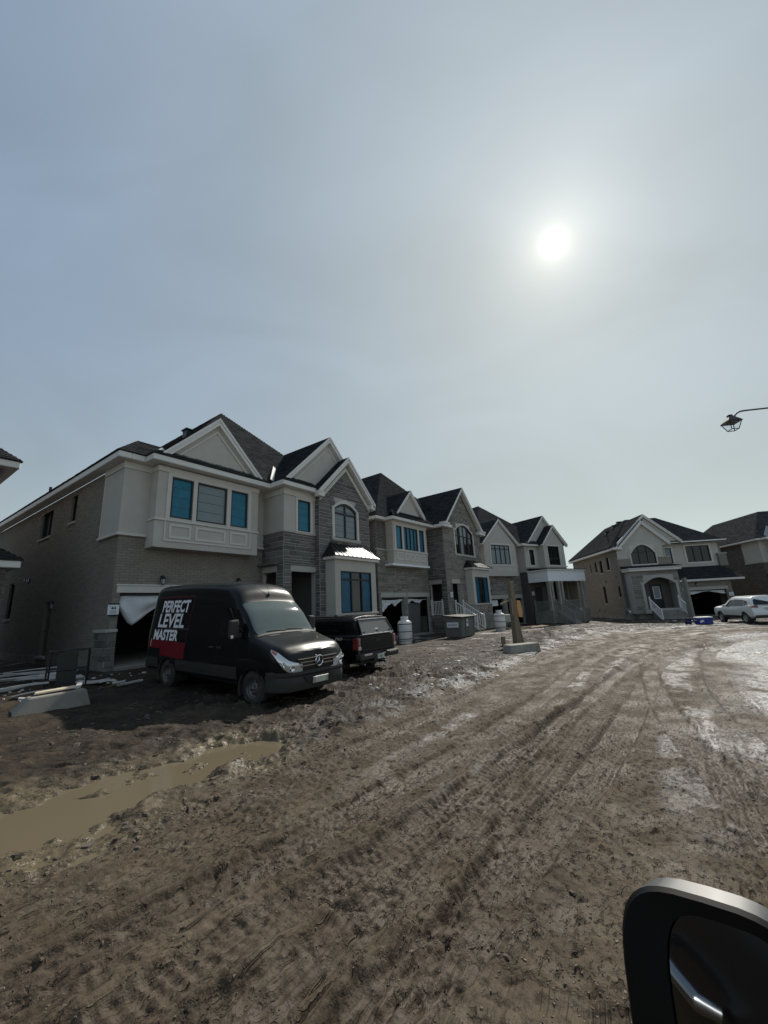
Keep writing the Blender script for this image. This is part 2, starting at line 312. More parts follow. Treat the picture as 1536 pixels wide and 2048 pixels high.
def hgt(x, y, detail=True, full=False):
    x = np.asarray(x, float); y = np.asarray(y, float)
    h = base_h(x, y)
    ed, ea, es = pdist(x, y, EDGE); sd = ed * es            # + on the road
    road = sstep(-0.25, 0.35, sd + 0.35 * (fbm(x * 0.9, y * 0.9, 3) - 0.5))
    verge = (1 - road) * sstep(-8, -1.0, sd)
    h = h + 0.02 * verge - 0.03 * road
    # rough clods beside the road
    rough = verge * (0.35 + 0.65 * sstep(0.45, 0.62, fbm(x * 0.35 + 3, y * 0.35, 2)))
    near = sstep(9.5, 6.5, np.hypot(x + 2.6, y - 6.6)) * (1 - road)
    u1 = (x - H1O[0]) * FD1[0] + (y - H1O[1]) * FD1[1]; w1 = (x - H1O[0]) * BD1[0] + (y - H1O[1]) * BD1[1]
    pad = sstep(0.6, 1.4, u1) * sstep(-7.6, -6.6, w1) * sstep(12.5, 11.0, u1)     # driveways, packed down
    rough = np.clip(rough + 0.5 * near, 0, 1) * (1 - 0.72 * pad)
    cl = fbm(x * 1.7, y * 1.7, 5, ridge=True, g=0.6)
    h = h + rough * (0.22 * (cl - 0.64)) + rough * 0.05 * (fbm(x * 9, y * 9, 3, ridge=True) - 0.6)
    h = h + 0.05 * (fbm(x * 0.5, y * 0.5, 3) - 0.5)
    # road surface: soft waves, clods, and the marks of wheels
    fine = sstep(13.0, 5.5, np.hypot(x, y))
    h = h + road * (0.034 * (fbm(x * 1.3, y * 1.3, 4) - 0.5) + 0.024 * (fbm(sd * 5.0, ea * 1.6, 3, ridge=True) - 0.6) + 0.022 * fine * (fbm(x * 8, y * 8, 3, ridge=True, g=0.55) - 0.6) * (0.4 + 1.2 * sstep(0.45, 0.65, fbm(sd * 1.5, ea * 0.4 + 3, 3))) - 0.020 * fine * sstep(0.80, 0.96, fbm(x * 9 + 31, y * 9 + 3, 2, ridge=True)) * sstep(0.35, 0.6, fbm(x * 1.7, y * 1.7 + 9, 2)) - 0.018 * fine * sstep(0.82, 0.97, fbm(sd * 9 + 13, ea * 3.0, 2, ridge=True)))
    lump = sstep(0.60, 0.78, fbm(x * 14 + 7, y * 14, 2)) * sstep(0.42, 0.62, fbm(x * 0.9 + 2, y * 0.9 + 8, 3)); h = h + road * fine * 0.016 * lump
    tread = np.zeros_like(h)
    for i, t in enumerate(TRK):
        d, a, s_ = pdist(x, y, t); wv = 0.15 + 0.03 * (i % 3)
        dd = d * s_ + 0.05 * (fbm(a * 0.8 + i * 9, a * 0 + i, 3) - 0.5); d = np.abs(dd)
        k = sstep(wv + 0.04, wv - 0.02, d)
        on = 0.75 + 0.25 * sstep(0.30, 0.55, fbm(a * 0.30 + 31 * i, a * 0 + 7.7 * i, 2))
        pitch = (0.085, 0.11, 0.075, 0.10)[i % 4]
        lug = np.sin(2 * np.pi * (a / pitch + dd * (3.2 if i % 2 else -2.6)) + 3 * fbm(a * 2, dd * 6, 2))
        rib = np.cos(2 * np.pi * dd / 0.072)
        soft = 0.55 + 0.45 * sstep(0.35, 0.6, fbm(x * 2.3 + i, y * 2.3, 2))
        prof = -0.036 + soft * fine * (0.008 * np.clip(lug, -0.6, 0.9) * (1.0 if i % 3 == 0 else 0.3) + 0.013 * rib * (0.4 if i % 3 == 0 else 1.0))
        h = h + road * on * (k * prof + 0.026 * np.exp(-((d - wv - 0.05) / 0.045) ** 2) * (0.3 + 1.1 * fbm(x * 7, y * 7, 2)))
        tread = np.maximum(tread, k * on)
    # ruts of many wheels, one beside the other, along the whole road
    bandn = sstep(0.38, 0.60, fbm(sd * 1.1 + 4, ea * 0.16, 2))
    h = h + road * (0.030 * (fbm(sd * 3.0 + 40, ea * 0.07, 3) - 0.5) + 0.015 * bandn * fine * np.sin(sd * 62 + 7 * fbm(ea * 0.35, sd * 0.6, 2)) + 0.012 * bandn * np.sin(sd * 17 + 4 * fbm(ea * 0.2, sd * 0.3, 2)))
    pd, pa, ps = pdist(x, y, PUD)
    pw = 0.78 + 0.95 * (fbm(x * 1.25 + 9, y * 1.25, 4) - 0.5) - 0.42 * sstep(1.4, 3.3, pa) + 0.3 * sstep(1.0, 0.0, pa)
    basin = sstep(pw + 0.28, pw - 0.22, pd)
    soak = sstep(pw + 0.75, pw + 0.05, pd) * (0.55 + 0.45 * sstep(0.4, 0.6, fbm(x * 2.2, y * 2.2 + 5, 4)))
    h = h - 0.05 * soak - 0.125 * basin * (1.32 - 1.55 * fbm(x * 2.4, y * 2.4, 4)) - basin * rough * 0.05
    if not full: return h
    return h, dict(road=road, sd=sd, ea=ea, tread=tread, rough=rough, basin=basin, soak=soak, pad=pad, verge=verge, cl=cl)
def hz(x, y): return float(hgt(np.array([x]), np.array([y]))[0])

def axis_pts(core0, core1, st, ratio, lo, hi, smax=1.6):
    a = list(np.arange(core0, core1, st)); s_ = st; p = core1
    while p < hi: a.append(p); s_ = min(s_ * ratio, smax); p += s_
    a.append(hi); s_ = st; p = core0 - st; b = []
    while p > lo: b.append(p); s_ = min(s_ * ratio, smax); p -= s_
    b.append(lo); return np.array(b[::-1] + a)
gx = axis_pts(-2.4, 2.6, 0.017, 1.0115, -60, 90); gy = axis_pts(2.0, 5.2, 0.017, 1.0092, -9, 95)
gx = np.concatenate([[-900, -400, -160], gx, [170, 400, 900]]); gy = np.concatenate([[-400, -60], gy, [170, 400, 900]])
GX, GY = np.meshgrid(gx, gy); H, A = hgt(GX.ravel(), GY.ravel(), full=True)
fx, fy = GX.ravel(), GY.ravel()
far = sstep(60, 160, np.hypot(fx, fy)); H = H * (1 - far) - 0.4 * far
me = bpy.data.meshes.new('ground'); nx, ny = len(gx), len(gy)
idx = np.arange(nx * ny).reshape(ny, nx)
q = np.stack([idx[:-1, :-1], idx[:-1, 1:], idx[1:, 1:], idx[1:, :-1]], -1).reshape(-1, 4)
me.vertices.add(nx * ny); me.vertices.foreach_set('co', np.stack([fx, fy, H], -1).ravel().astype(np.float32))
me.loops.add(q.size); me.loops.foreach_set('vertex_index', q.ravel().astype(np.int32))
me.polygons.add(len(q)); me.polygons.foreach_set('loop_start', np.arange(0, q.size, 4, dtype=np.int32))
me.polygons.foreach_set('use_smooth', np.ones(len(q), bool)); me.update(calc_edges=True)
# what lies on the ground: slush with painted sun glare, tan silt, dark soil
sd, ea = A['sd'], A['ea']
n1 = fbm(fx * 0.55, fy * 0.55, 4); n2 = fbm(fx * 3.1, fy * 3.1, 4); n3 = fbm(sd * 1.6 + 11, ea * 0.12, 3)
right = sstep(4.4, 6.6, sd + 2.2 * (n1 - 0.5) + 0.25 * (ea - 12) * 0.0) 
edge_slush = np.exp(-((sd + 0.15) / 0.55) ** 2) * sstep(12, 20, ea) * sstep(0.42, 0.6, n2)
streak = sstep(0.52, 0.66, n3) * sstep(0.0, 1.2, sd) * sstep(11, 18, ea)
snow_glare = np.clip(right * sstep(0.30, 0.60, n2 * 0.55 + n1 * 0.45 + 0.10 * right) + 0.5 * edge_slush + 0.45 * streak * sstep(0.4, 0.6, n2), 0, 1) * (1 - 0.6 * A['tread'] * sstep(0.25, 0.55, n2))  # white for slush, and for sun glare on wet mud painted in
snow_glare = np.clip(snow_glare + 0.8 * sstep(0.66, 0.72, fbm(fx * 1.3 + 50, fy * 1.3, 4)) * sstep(14, 24, np.hypot(fx, fy)) * (1 - A['road']), 0, 1)
snow_glare *= sstep(3.2, 5.2, np.hypot(fx, fy))
tan = np.clip(A['soak'] * 1.1 + 0.35 * sstep(0.5, 0.7, n1) * A['verge'], 0, 1)
dark = np.clip((1 - A['road']) * (1 - 0.8 * A['soak']) * (0.78 + 0.9 * (n2 - 0.5) - 0.28 * sstep(0.58, 0.72, n1)) + 0.5 * A['rough'] * (A['cl'] < 0.6), 0, 1)  # off-road soil, darker again in the hollows between clods
for nm, a in (('snow_glare', snow_glare), ('tan', tan), ('dark', dark), ('tread', A['tread']), ('across', sd), ('along', ea)):
    at = me.attributes.new(nm, 'FLOAT', 'POINT'); at.data.foreach_set('value', a.astype(np.float32))
def ground_mat():
    m = bpy.data.materials.new('churned_mud'); m.use_nodes = True; t = m.node_tree; n = t.nodes; l = t.links; b = n['Principled BSDF']
    def at(nm): k = n.new('ShaderNodeAttribute'); k.attribute_name = nm; return k.outputs['Fac']
    g = n.new('ShaderNodeNewGeometry')
    def noise(sc, det=6, ro=0.6):
        z = n.new('ShaderNodeTexNoise'); z.inputs['Scale'].default_value = sc; z.inputs['Detail'].default_value = det; z.inputs['Roughness'].default_value = ro
        l.new(g.outputs['Position'], z.inputs['Vector']); return z.outputs['Fac']
    def ramp(v, a, b_, c0=0, c1=1):
        k = n.new('ShaderNodeMapRange'); l.new(v, k.inputs['Value'])
        for i, s_ in zip((1, 2, 3, 4), (a, b_, c0, c1)): k.inputs[i].default_value = s_
        return k.outputs[0]
    def mixc(f, a, b_):
        k = n.new('ShaderNodeMix'); k.data_type = 'RGBA'
        if isinstance(f, float): k.inputs[0].default_value = f
        else: l.new(f, k.inputs[0])
        for i, s_ in ((6, a), (7, b_)):
            if isinstance(s_, tuple): k.inputs[i].default_value = (*s_, 1)
            else: l.new(s_, k.inputs[i])
        return k.outputs[2]
    def mul(a, b_):
        k = n.new('ShaderNodeMath'); k.operation = 'MULTIPLY'
        for i, s_ in enumerate((a, b_)):
            if isinstance(s_, float): k.inputs[i].default_value = s_
            else: l.new(s_, k.inputs[i])
        return k.outputs[0]
    cx = n.new('ShaderNodeCombineXYZ'); l.new(at('across'), cx.inputs[0]); l.new(mul(at('along'), 0.16), cx.inputs[1])
    def streak(sc, det=5):
        z = n.new('ShaderNodeTexNoise'); z.inputs['Scale'].default_value = sc; z.inputs['Detail'].default_value = det; z.inputs['Roughness'].default_value = 0.65
        l.new(cx.outputs[0], z.inputs['Vector']); return z.outputs['Fac']
    c0 = mixc(ramp(noise(0.9, 5), 0.35, 0.65), (0.060, 0.044, 0.028), (0.085, 0.064, 0.042))
    c0 = mixc(ramp(streak(3.2), 0.42, 0.66, 0, 0.7), c0, (0.042, 0.030, 0.019))
    cx2 = n.new('ShaderNodeCombineXYZ'); l.new(at('across'), cx2.inputs[0]); l.new(mul(at('along'), 0.40), cx2.inputs[1])
    def aligned(sc, det=4, ro=0.55):
        z = n.new('ShaderNodeTexNoise'); z.inputs['Scale'].default_value = sc; z.inputs['Detail'].default_value = det; z.inputs['Roughness'].default_value = ro; z.inputs['Distortion'].default_value = 0.4
        l.new(cx2.outputs[0], z.inputs['Vector']); return z.outputs['Fac']
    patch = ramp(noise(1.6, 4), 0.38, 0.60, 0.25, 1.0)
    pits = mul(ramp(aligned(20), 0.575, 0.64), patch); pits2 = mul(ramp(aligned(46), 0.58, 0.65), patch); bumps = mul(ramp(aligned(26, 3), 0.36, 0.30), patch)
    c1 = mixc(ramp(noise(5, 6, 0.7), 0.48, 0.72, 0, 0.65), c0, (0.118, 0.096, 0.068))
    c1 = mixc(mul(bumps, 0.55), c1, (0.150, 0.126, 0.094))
    c1 = mixc(mul(pits, 0.92), c1, (0.022, 0.016, 0.010)); c1 = mixc(mul(pits2, 0.85), c1, (0.026, 0.019, 0.012))  # pits dark and bumps pale: relief shading put into the colour
    c2 = mixc(mul(at('dark'), 0.95), c1, (0.027, 0.021, 0.015))
    c3 = mixc(mul(at('tan'), 0.85), c2, (0.120, 0.096, 0.060))
    brk = ramp(noise(13, 7, 0.75), 0.40, 0.60)
    c4 = mixc(mul(at('snow_glare'), brk), c3, (0.60, 0.60, 0.60))
    c4 = mixc(mul(at('tread'), 0.58), c4, (0.058, 0.042, 0.029))
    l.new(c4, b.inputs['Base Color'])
    wet0 = ramp(noise(1.7, 5, 0.65), 0.36, 0.62, 0.60, 0.92)
    kk = n.new('ShaderNodeMath'); kk.operation = 'MAXIMUM'; l.new(at('snow_glare'), kk.inputs[0]); k2 = n.new('ShaderNodeMath'); k2.operation = 'MAXIMUM'; l.new(at('tan'), k2.inputs[0]); l.new(mul(mul(at('tread'), 0.36), patch), k2.inputs[1]); l.new(k2.outputs[0], kk.inputs[1]); wm = n.new('ShaderNodeMix'); l.new(kk.outputs[0], wm.inputs[0]); l.new(wet0, wm.inputs[2]); wm.inputs[3].default_value = 0.30; wet = wm.outputs[0]
    l.new(wet, b.inputs['Roughness']); b.inputs['Specular IOR Level'].default_value = 0.18
    def add(a_, b_):
        k = n.new('ShaderNodeMath'); k.operation = 'ADD'; l.new(a_, k.inputs[0]); l.new(b_, k.inputs[1]); return k
    ms = add(add(mul(noise(13, 5, 0.55), 0.8), mul(streak(14, 5), 0.6)).outputs[0], add(add(mul(pits, -0.45), mul(pits2, -0.22)).outputs[0], mul(bumps, 0.35)).outputs[0])
    bp = n.new('ShaderNodeBump'); bp.inputs['Strength'].default_value = 1.0; bp.inputs['Distance'].default_value = 0.030
    l.new(ms.outputs[0], bp.inputs['Height']); l.new(bp.outputs[0], b.inputs['Normal'])
    return m
me.materials.append(ground_mat())
ground = link('ground', me); tag(ground, kind='structure')
# muddy water standing in the hollow beside the road
mw = bpy.data.materials.new('silty_water'); mw.use_nodes = True; b = mw.node_tree.nodes['Principled BSDF']
b.inputs['Base Color'].default_value = (0.138, 0.112, 0.072, 1); b.inputs['Roughness'].default_value = 0.10; b.inputs['Specular IOR Level'].default_value = 0.4
nz = mw.node_tree.nodes.new('ShaderNodeTexNoise'); nz.inputs['Scale'].default_value = 9; bp = mw.node_tree.nodes.new('ShaderNodeBump'); bp.inputs['Strength'].default_value = 0.05
mw.node_tree.links.new(nz.outputs['Fac'], bp.inputs['Height']); mw.node_tree.links.new(bp.outputs[0], b.inputs['Normal'])
mb = MB(); px = np.linspace(-6.2, -0.9, 54); py = np.linspace(2.6, 7.6, 54)
mb.grid([[(a, b_, -0.083) for a in px] for b_ in py])
_c = np.array([[sum(mb.v[k][0] for k in f) / 4, sum(mb.v[k][1] for k in f) / 4] for f in mb.f]); _d = pdist(_c[:, 0], _c[:, 1], PUD)[0]; _s = pdist(_c[:, 0], _c[:, 1], EDGE); _s = _s[0] * _s[2]
mb.f = [f for f, d_, s_ in zip(mb.f, _d, _s) if d_ < 1.35 and s_ < 1.15]; mb.m = [0] * len(mb.f)
tag(mb.build('puddle_water', mw), kind='structure')

# ------------------------------------------------------------------ house kit
# a house is an Empty at its front left corner; x runs along the facade to the right, y into the house, z up from the road
UNIT = {}
def unit_piece():
    """a chamfered block, 1 x 1 x 1, open at the back (y = 0 .. -1 is its depth)"""
    if 'b' not in UNIT:
        e = 0.06; mb = MB()
        mb.add([(0, 0, 0), (1, 0, 0), (1, 0, 1), (0, 0, 1), (e * .35, -1, e), (1 - e * .35, -1, e), (1 - e * .35, -1, 1 - e), (e * .35, -1, 1 - e)],
               [(4, 5, 6, 7), (0, 1, 5, 4), (1, 2, 6, 5), (2, 3, 7, 6), (3, 0, 4, 7)])
        UNIT['b'] = mb
    return UNIT['b']
class Pl:
    """a wall plane: a = along, z = up, d = outwards. kind F faces the street (-y), L faces left (-x), R faces right (+x)"""
    def __init__(s, k, pos): s.k, s.pos = k, pos
    def p(s, a, z, d):
        return (a, s.pos - d, z) if s.k == 'F' else ((s.pos - d, a, z) if s.k == 'L' else (s.pos + d, a, z))
    def box(s, mb, a0, a1, z0, z1, d0, d1, m=0):
        A, B = s.p(a0, z0, d0), s.p(a1, z1, d1); mb.box(A[0], B[0], A[1], B[1], A[2], B[2], m)
    def basis(s):      # columns: along, -outwards(y of unit), up
        if s.k == 'F': return Matrix(((1, 0, 0), (0, 1, 0), (0, 0, 1)))
        if s.k == 'L': return Matrix(((0, 1, 0), (1, 0, 0), (0, 0, 1)))
        return Matrix(((0, -1, 0), (1, 0, 0), (0, 0, 1)))
    def prism(s, mb, pts, d0, d1, m=0):
        A = [s.p(a, z, d0) for a, z in pts]; o = Vector(s.p(0, 0, d1)) - Vector(s.p(0, 0, d0)); mb.prism(A, o, m)
def subtract(iv, lo, hi):
    o = []
    for a, b in iv:
        if hi <= a or lo >= b: o.append((a, b)); continue
        if lo > a: o.append((a, lo))
        if hi < b: o.append((hi, b))
    return o
class House:
    def __init__(s, name, origin, yaw, label, cat='house'):
        s.yaw = R(yaw); s.o = Vector((origin[0], origin[1], 0))
        s.root = empty(name, s.o, math.pi / 2 - s.yaw, label, cat); s.pieces = {}
        s.fd = Vector((math.sin(s.yaw), math.cos(s.yaw), 0)); s.bd = Vector((-math.cos(s.yaw), math.sin(s.yaw), 0)); s.lo = random.Random(hash(name) % 99 + int(origin[0] * 10))
    def W(s, u, w, z): return s.o + s.fd * u + s.bd * w + Vector((0, 0, z))
    def part(s, name, mb, mats, parent=None, **k): return mb.build(name, mats, parent or s.root, **k)
    def wall(s, mb, pl, a0, a1, z0, z1, holes=(), t=0.2, m=0):
        xs = sorted({a0, a1, *[min(max(v, a0), a1) for h in holes for v in h[:2]]}); zs = sorted({z0, z1, *[min(max(v, z0), z1) for h in holes for v in h[2:4]]})
        for i in range(len(xs) - 1):
            run = None
            for j in range(len(zs) - 1):
                cx, cz = (xs[i] + xs[i + 1]) / 2, (zs[j] + zs[j + 1]) / 2
                solid = not any(h[0] < cx < h[1] and h[2] < cz < h[3] for h in holes)
                if solid: run = (run[0], zs[j + 1]) if run else (zs[j], zs[j + 1])
                if (not solid or j == len(zs) - 2) and run: pl.box(mb, xs[i], xs[i + 1], run[0], run[1], 0, -t, m); run = None
    def veneer(s, kind, mat, pl, a0, a1, z0, z1, holes=(), course=(0.095,), length=(0.29, 0.29), depth=0.014, joint=0.011, slope=None, bond=True, corner=0):
        """lays bricks or stones course by course; slope(z) gives the wall's limits under a gable"""
        rg = s.lo; z = z0; row = 0; L = s.pieces.setdefault((kind, mat), [])
        while z < z1 - 0.02:
            h = min(rg.choice(course), z1 - z); zm = z + h / 2
            lo, hi = (a0, a1) if slope is None else slope(zm)
            lo, hi = max(lo, a0), min(hi, a1); iv = [(lo, hi)] if hi > lo else []
            for q in holes:
                if q[2] < zm < q[3]: iv = subtract(iv, q[0], q[1])
            for x0, x1 in iv:
                x = x0; first = True
                while x < x1 - 0.03:
                    ln = rg.uniform(*length)
                    if first and bond and row % 2: ln *= 0.5
                    first = False; e = min(x + ln, x1)
                    if x1 - e < 0.05: e = x1
                    d = depth * (1 if length[0] == length[1] else rg.uniform(0.6, 1.6))
                    L.append((pl, x + joint / 2, e - joint / 2, z + joint / 2, z + h - joint / 2, d)); x = e
            z += h; row += 1
    def finish(s, nmax=300, tiny=False):
        """the pieces that show largest become parts of their own; the rest is joined into one part"""
        U = unit_piece(); base = None
        for (kind, mt), L in s.pieces.items():
            cam_l = Vector((0, 0, 1.8))
            def size(p):
                pl, a0, a1, z0, z1, d = p; c = Vector(pl.p((a0 + a1) / 2, (z0 + z1) / 2, d)); wpt = s.W(*c); v = wpt - cam_l
                nn = -s.bd if pl.k == 'F' else (-s.fd if pl.k == 'L' else s.fd)
                return max(0, -(v.normalized().dot(nn))) * (a1 - a0) * (z1 - z0) / v.length_squared
            L.sort(key=size, reverse=True); me_u = U.mesh(kind, mt) if L else None; mb = MB()
            for i, p in enumerate(L):
                pl, a0, a1, z0, z1, d = p; o = Vector(pl.p(a0, z0, 0)); B = pl.basis(); Sx = Matrix.Diagonal((a1 - a0, d, z1 - z0))
                if pl.k == 'R': o = Vector(pl.p(a0, z0, 0))
                T = (B @ Sx).to_4x4(); T.translation = o
                if i < nmax and size(p) > 0:
                    ob = link(kind, me_u, s.root); ob.matrix_local = T
                else: mb.add([T @ Vector(v) for v in U.v], U.f)
            if mb.v: tag(mb.build(kind + '_courses', mt, s.root), kind='stuff')
    # ---- openings
    def window(s, pl, a0, a1, z0, z1, cols=(0.5,), rows=(), panes=None, fr=0.055, bar=0.045, arch=0.0, d=0.0, seams=0, sill=None, name='window', trim=None, tw=0.12):
        """frame, bars and one pane per light; arch = rise of a segmental head; d = how far the frame stands proud"""
        fm = MB(); aw = a1 - a0; cols = [c_ for c_ in cols if c_]
        def head(a): return z1 - arch + arch * (1 - ((a - (a0 + a1) / 2) / (aw / 2)) ** 2) if arch else z1
        K = 12 if arch else 1
        def strip(b0, b1, zb, ztf, d0, d1, mb):
            for k in range(K):
                x0, x1 = b0 + (b1 - b0) * k / K, b0 + (b1 - b0) * (k + 1) / K
                pl.prism(mb, [(x0, zb if not callable(zb) else zb(x0)), (x1, zb if not callable(zb) else zb(x1)), (x1, ztf(x1)), (x0, ztf(x0))], d0, d1)
        strip(a0, a1, lambda a: head(a) - fr * (1.6 if arch else 1), head, d - 0.10, d, fm)
        pl.box(fm, a0, a1, z0, z0 + fr, d - 0.10, d)
        zt = z1 - arch
        pl.box(fm, a0, a0 + fr, z0 + fr, zt - (0 if arch else fr), d - 0.10, d); pl.box(fm, a1 - fr, a1, z0 + fr, zt - (0 if arch else fr), d - 0.10, d)
        xs = [a0 + fr] + [a0 + aw * c_ for c_ in cols] + [a1 - fr]
        zs = [z0 + fr] + [z0 + (z1 - z0) * r for r in rows] + [None]
        for x in xs[1:-1]: strip(x - bar / 2, x + bar / 2, z0 + fr, lambda a: head(a) - fr, d - 0.09, d - 0.004, fm)
        for z in zs[1:-1]:
            pl.box(fm, a0 + fr, a1 - fr, z - bar / 2, z + bar / 2, d - 0.088, d - 0.006)
        root = s.part(name, fm, M['frame'])
        if arch:
            sp_ = MB(); strip(a0, a1, lambda a: head(a) + 0.001, lambda a: z1 + 0.02, d - 0.16, d - 0.02, sp_); s.part('spandrel', sp_, M['trim'], root)
        i = 0
        for zi in range(len(zs) - 1):
            for xi in range(len(xs) - 1):
                mb = MB(); p0, p1 = xs[xi], xs[xi + 1]; top = zs[zi + 1] is None
                ztf = (lambda a: head(a) - 0.01) if top else (lambda a, q=zs[zi + 1]: q)
                strip(p0, p1, zs[zi], ztf, d - 0.075, d - 0.06, mb)
                pm = panes[i % len(panes)] if panes else M['darkglass']
                pn = s.part('pane', mb, pm, root); i += 1
                if seams:
                    zz1 = (zs[zi + 1] or z1 - arch)
                    for k in range(1, seams + 1):
                        zq = zs[zi] + (zz1 - zs[zi]) * k / (seams + 1); sm = MB(); pl.box(sm, p0 + 0.03, p1 - 0.03, zq - 0.008, zq + 0.006, d - 0.06, d - 0.054); s.part('film_seam', sm, M['seam'], root)
        if sill:
            sb = MB(); pl.box(sb, a0 - sill, a1 + sill, z0 - 0.10, z0 - 0.003, d - 0.12, max(d, 0) + 0.07); s.part('sill', sb, M['precast'], root, bevel=0.008)
        if trim:
            tb = MB(); td = trim
            pl.box(tb, a0 - tw, a0, z0 - tw, zt + (0 if arch else tw), d - 0.12, td); pl.box(tb, a1, a1 + tw, z0 - tw, zt + (0 if arch else tw), d - 0.12, td)
            pl.box(tb, a0, a1, z0 - tw, z0, d - 0.12, td)
            if arch:
                k_ = 14
                def oh(a): aa = a1 - a0 + 2 * tw; return zt + (arch + tw) * (1 - ((a - (a0 + a1) / 2) / (aa / 2)) ** 2)
                for k in range(k_):
                    x0, x1 = a0 - tw + (aw + 2 * tw) * k / k_, a0 - tw + (aw + 2 * tw) * (k + 1) / k_
                    lo = lambda x: head(x) if a0 < x < a1 else zt
                    pl.prism(tb, [(x0, lo(x0)), (x1, lo(x1)), (x1, oh(x1) + 0.001), (x0, oh(x0) + 0.001)], d - 0.12, td)
            else: pl.box(tb, a0, a1, z1, z1 + tw, d - 0.12, td)
            s.part('window_surround', tb, M['trim'], root)
        return root
    def eave(s, x0, x1, y0, y1, z0, z1, parent=None):
        mb = MB(); mb.box(x0, x1, y0, y1, z0, z1); return mb
    def rakes(s, y0, y1, apex, left, right, h=0.22, name='rake_board', mat_=None, plumb=0.04):
        """two sloping boards of a gable end, y0..y1 thick, with a narrower shadow board under them"""
        for (a, za), (b, zb) in ((left, apex), (apex, right)):
            mb = MB(); mb.prism([(a, y0, za - h), (b, y0, zb - h), (b, y0, zb), (a, y0, za)], (0, y1 - y0, 0))
            mb.prism([(a, y0 - plumb, za - h * 0.35), (b, y0 - plumb, zb - h * 0.35), (b, y0 - plumb, zb + 0.03), (a, y0 - plumb, za + 0.03)], (0, plumb, 0))
            s.part(name, mb, mat_ or M['fascia'])
    def roof(s, planes, mt, name='roof', tabs=True, nmax=0, t=0.05, tab=(0.30, 0.145)):
        """planes: polygons whose first edge is the eave; each gets a deck and courses of shingles laid on it"""
        deck = MB(); tb = MB(); singles = []
        for poly in planes:
            P = [Vector(p) for p in poly]; e = (P[1] - P[0]).normalized(); n = None
            for q in P[2:]:
                n = e.cross(q - P[0])
                if n.length > 1e-4: break
            n.normalize()
            if n.z < 0: n = -n
            deck.prism([p for p in P], -n * t)
            if not tabs: continue
            sl = n.cross(e).normalized()
            if sl.z < 0: sl = -sl
            q2 = [((p - P[0]).dot(e), (p - P[0]).dot(sl)) for p in P]; smax = max(b for a, b in q2); row = 0; sv = 0.0
            while sv < smax - 0.03:
                h = tab[1]; sm = min(sv + h * 0.5, smax - 0.01); xs = []
                for i in range(len(q2)):
                    (ax, ay), (bx, by) = q2[i], q2[(i + 1) % len(q2)]
                    if (ay <= sm) != (by <= sm): xs.append(ax + (bx - ax) * (sm - ay) / (by - ay))
                xs.sort()
                for k in range(0, len(xs) - 1, 2):
                    x = xs[k] - (row % 2) * tab[0] * 0.5
                    while x < xs[k + 1] - 0.01:
                        a, b = max(x + 0.006, xs[k]), min(x + tab[0] - 0.006, xs[k + 1]); x += tab[0]
                        if b - a < 0.02: continue
                        lift = 0.016 + 0.010 * s.lo.random()
                        def pt(u, v, w): return P[0] + e * u + sl * v + n * w
                        V = [pt(a, sv, 0), pt(b, sv, 0), pt(b, sv, lift), pt(a, sv, lift), pt(a, min(sv + h, smax), 0.003), pt(b, min(sv + h, smax), 0.003)]
                        singles.append(V)
                sv += h; row += 1
        r = s.part(name, deck, mt)
        if singles:
            def size(V):
                c_ = (V[2] + V[4]) / 2; wpt = s.W(*c_); v = wpt - Vector((0, 0, 1.8)); nn = (V[5] - V[3]).cross(V[4] - V[2]).normalized()
                nn = -nn if nn.z < 0 else nn; nw = s.fd * nn.x + s.bd * nn.y + Vector((0, 0, nn.z)); return max(0, -v.normalized().dot(nw)) / v.length_squared
            if nmax: singles.sort(key=size, reverse=True)
            FS = [(0, 1, 2, 3), (3, 2, 5, 4), (0, 3, 4), (1, 5, 2)]
            for V in singles[:nmax]:
                c0 = V[0]; m1 = MB(); m1.add([v - c0 for v in V], FS); me_ = bpy.data.meshes.new('shingle'); me_.from_pydata(m1.v, [], m1.f); me_.materials.append(mt)
                ob = link('shingle', me_, r); ob.location = c0
            for V in singles[nmax:]: tb.add(V, FS)
            if tb.v:
                me_ = bpy.data.meshes.new('shingle_courses'); me_.from_pydata([tuple(v) for v in tb.v], [], tb.f); me_.materials.append(mt)
                tag(link('shingle_courses', me_, r), kind='stuff')
        return r
    def flashing(s, p0, p1, wd=0.16, name='valley_flashing'):
        a, b = Vector(p0), Vector(p1); t = (b - a).normalized(); sd_ = t.cross(Vector((0, -1, 0.6))).normalized() * wd / 2
        mb = MB(); up = Vector((0, -0.03, 0.045))
        mb.prism([a - sd_ + up, a + sd_ + up, b + sd_ + up, b - sd_ + up], Vector((0, 0.004, -0.02))); return s.part(name, mb, M['flash'])
    def lantern(s, pl, a, z):
        """coach lantern on a wall bracket"""
        mb = MB(); pl.box(mb, a - 0.05, a + 0.05, z + 0.06, z + 0.26, 0.0, 0.025); pl.box(mb, a - 0.015, a + 0.015, z + 0.20, z + 0.23, 0.025, 0.13)
        c_ = pl.p(a, 0, 0.13); mb.lathe([(0.001, z + 0.27), (0.03, z + 0.26), (0.045, z + 0.2), (0.10, z + 0.14), (0.10, z + 0.125), (0.075, z + 0.12), (0.001, z + 0.119)], 8, (c_[0], c_[1], 0))
        for k in range(4):
            an = math.pi / 4 + k * math.pi / 2; ca, sa = math.cos(an), math.sin(an)
            mb.tube([(c_[0] + 0.08 * ca, c_[1] + 0.08 * sa, z + 0.12), (c_[0] + 0.05 * ca, c_[1] + 0.05 * sa, z - 0.06)], 0.008, 4)
        mb.lathe([(0.001, z - 0.10), (0.02, z - 0.09), (0.06, z - 0.06), (0.06, z - 0.05), (0.001, z - 0.05)], 8, (c_[0], c_[1], 0))
        r = s.part('wall_lantern', mb, M['blackmetal'])
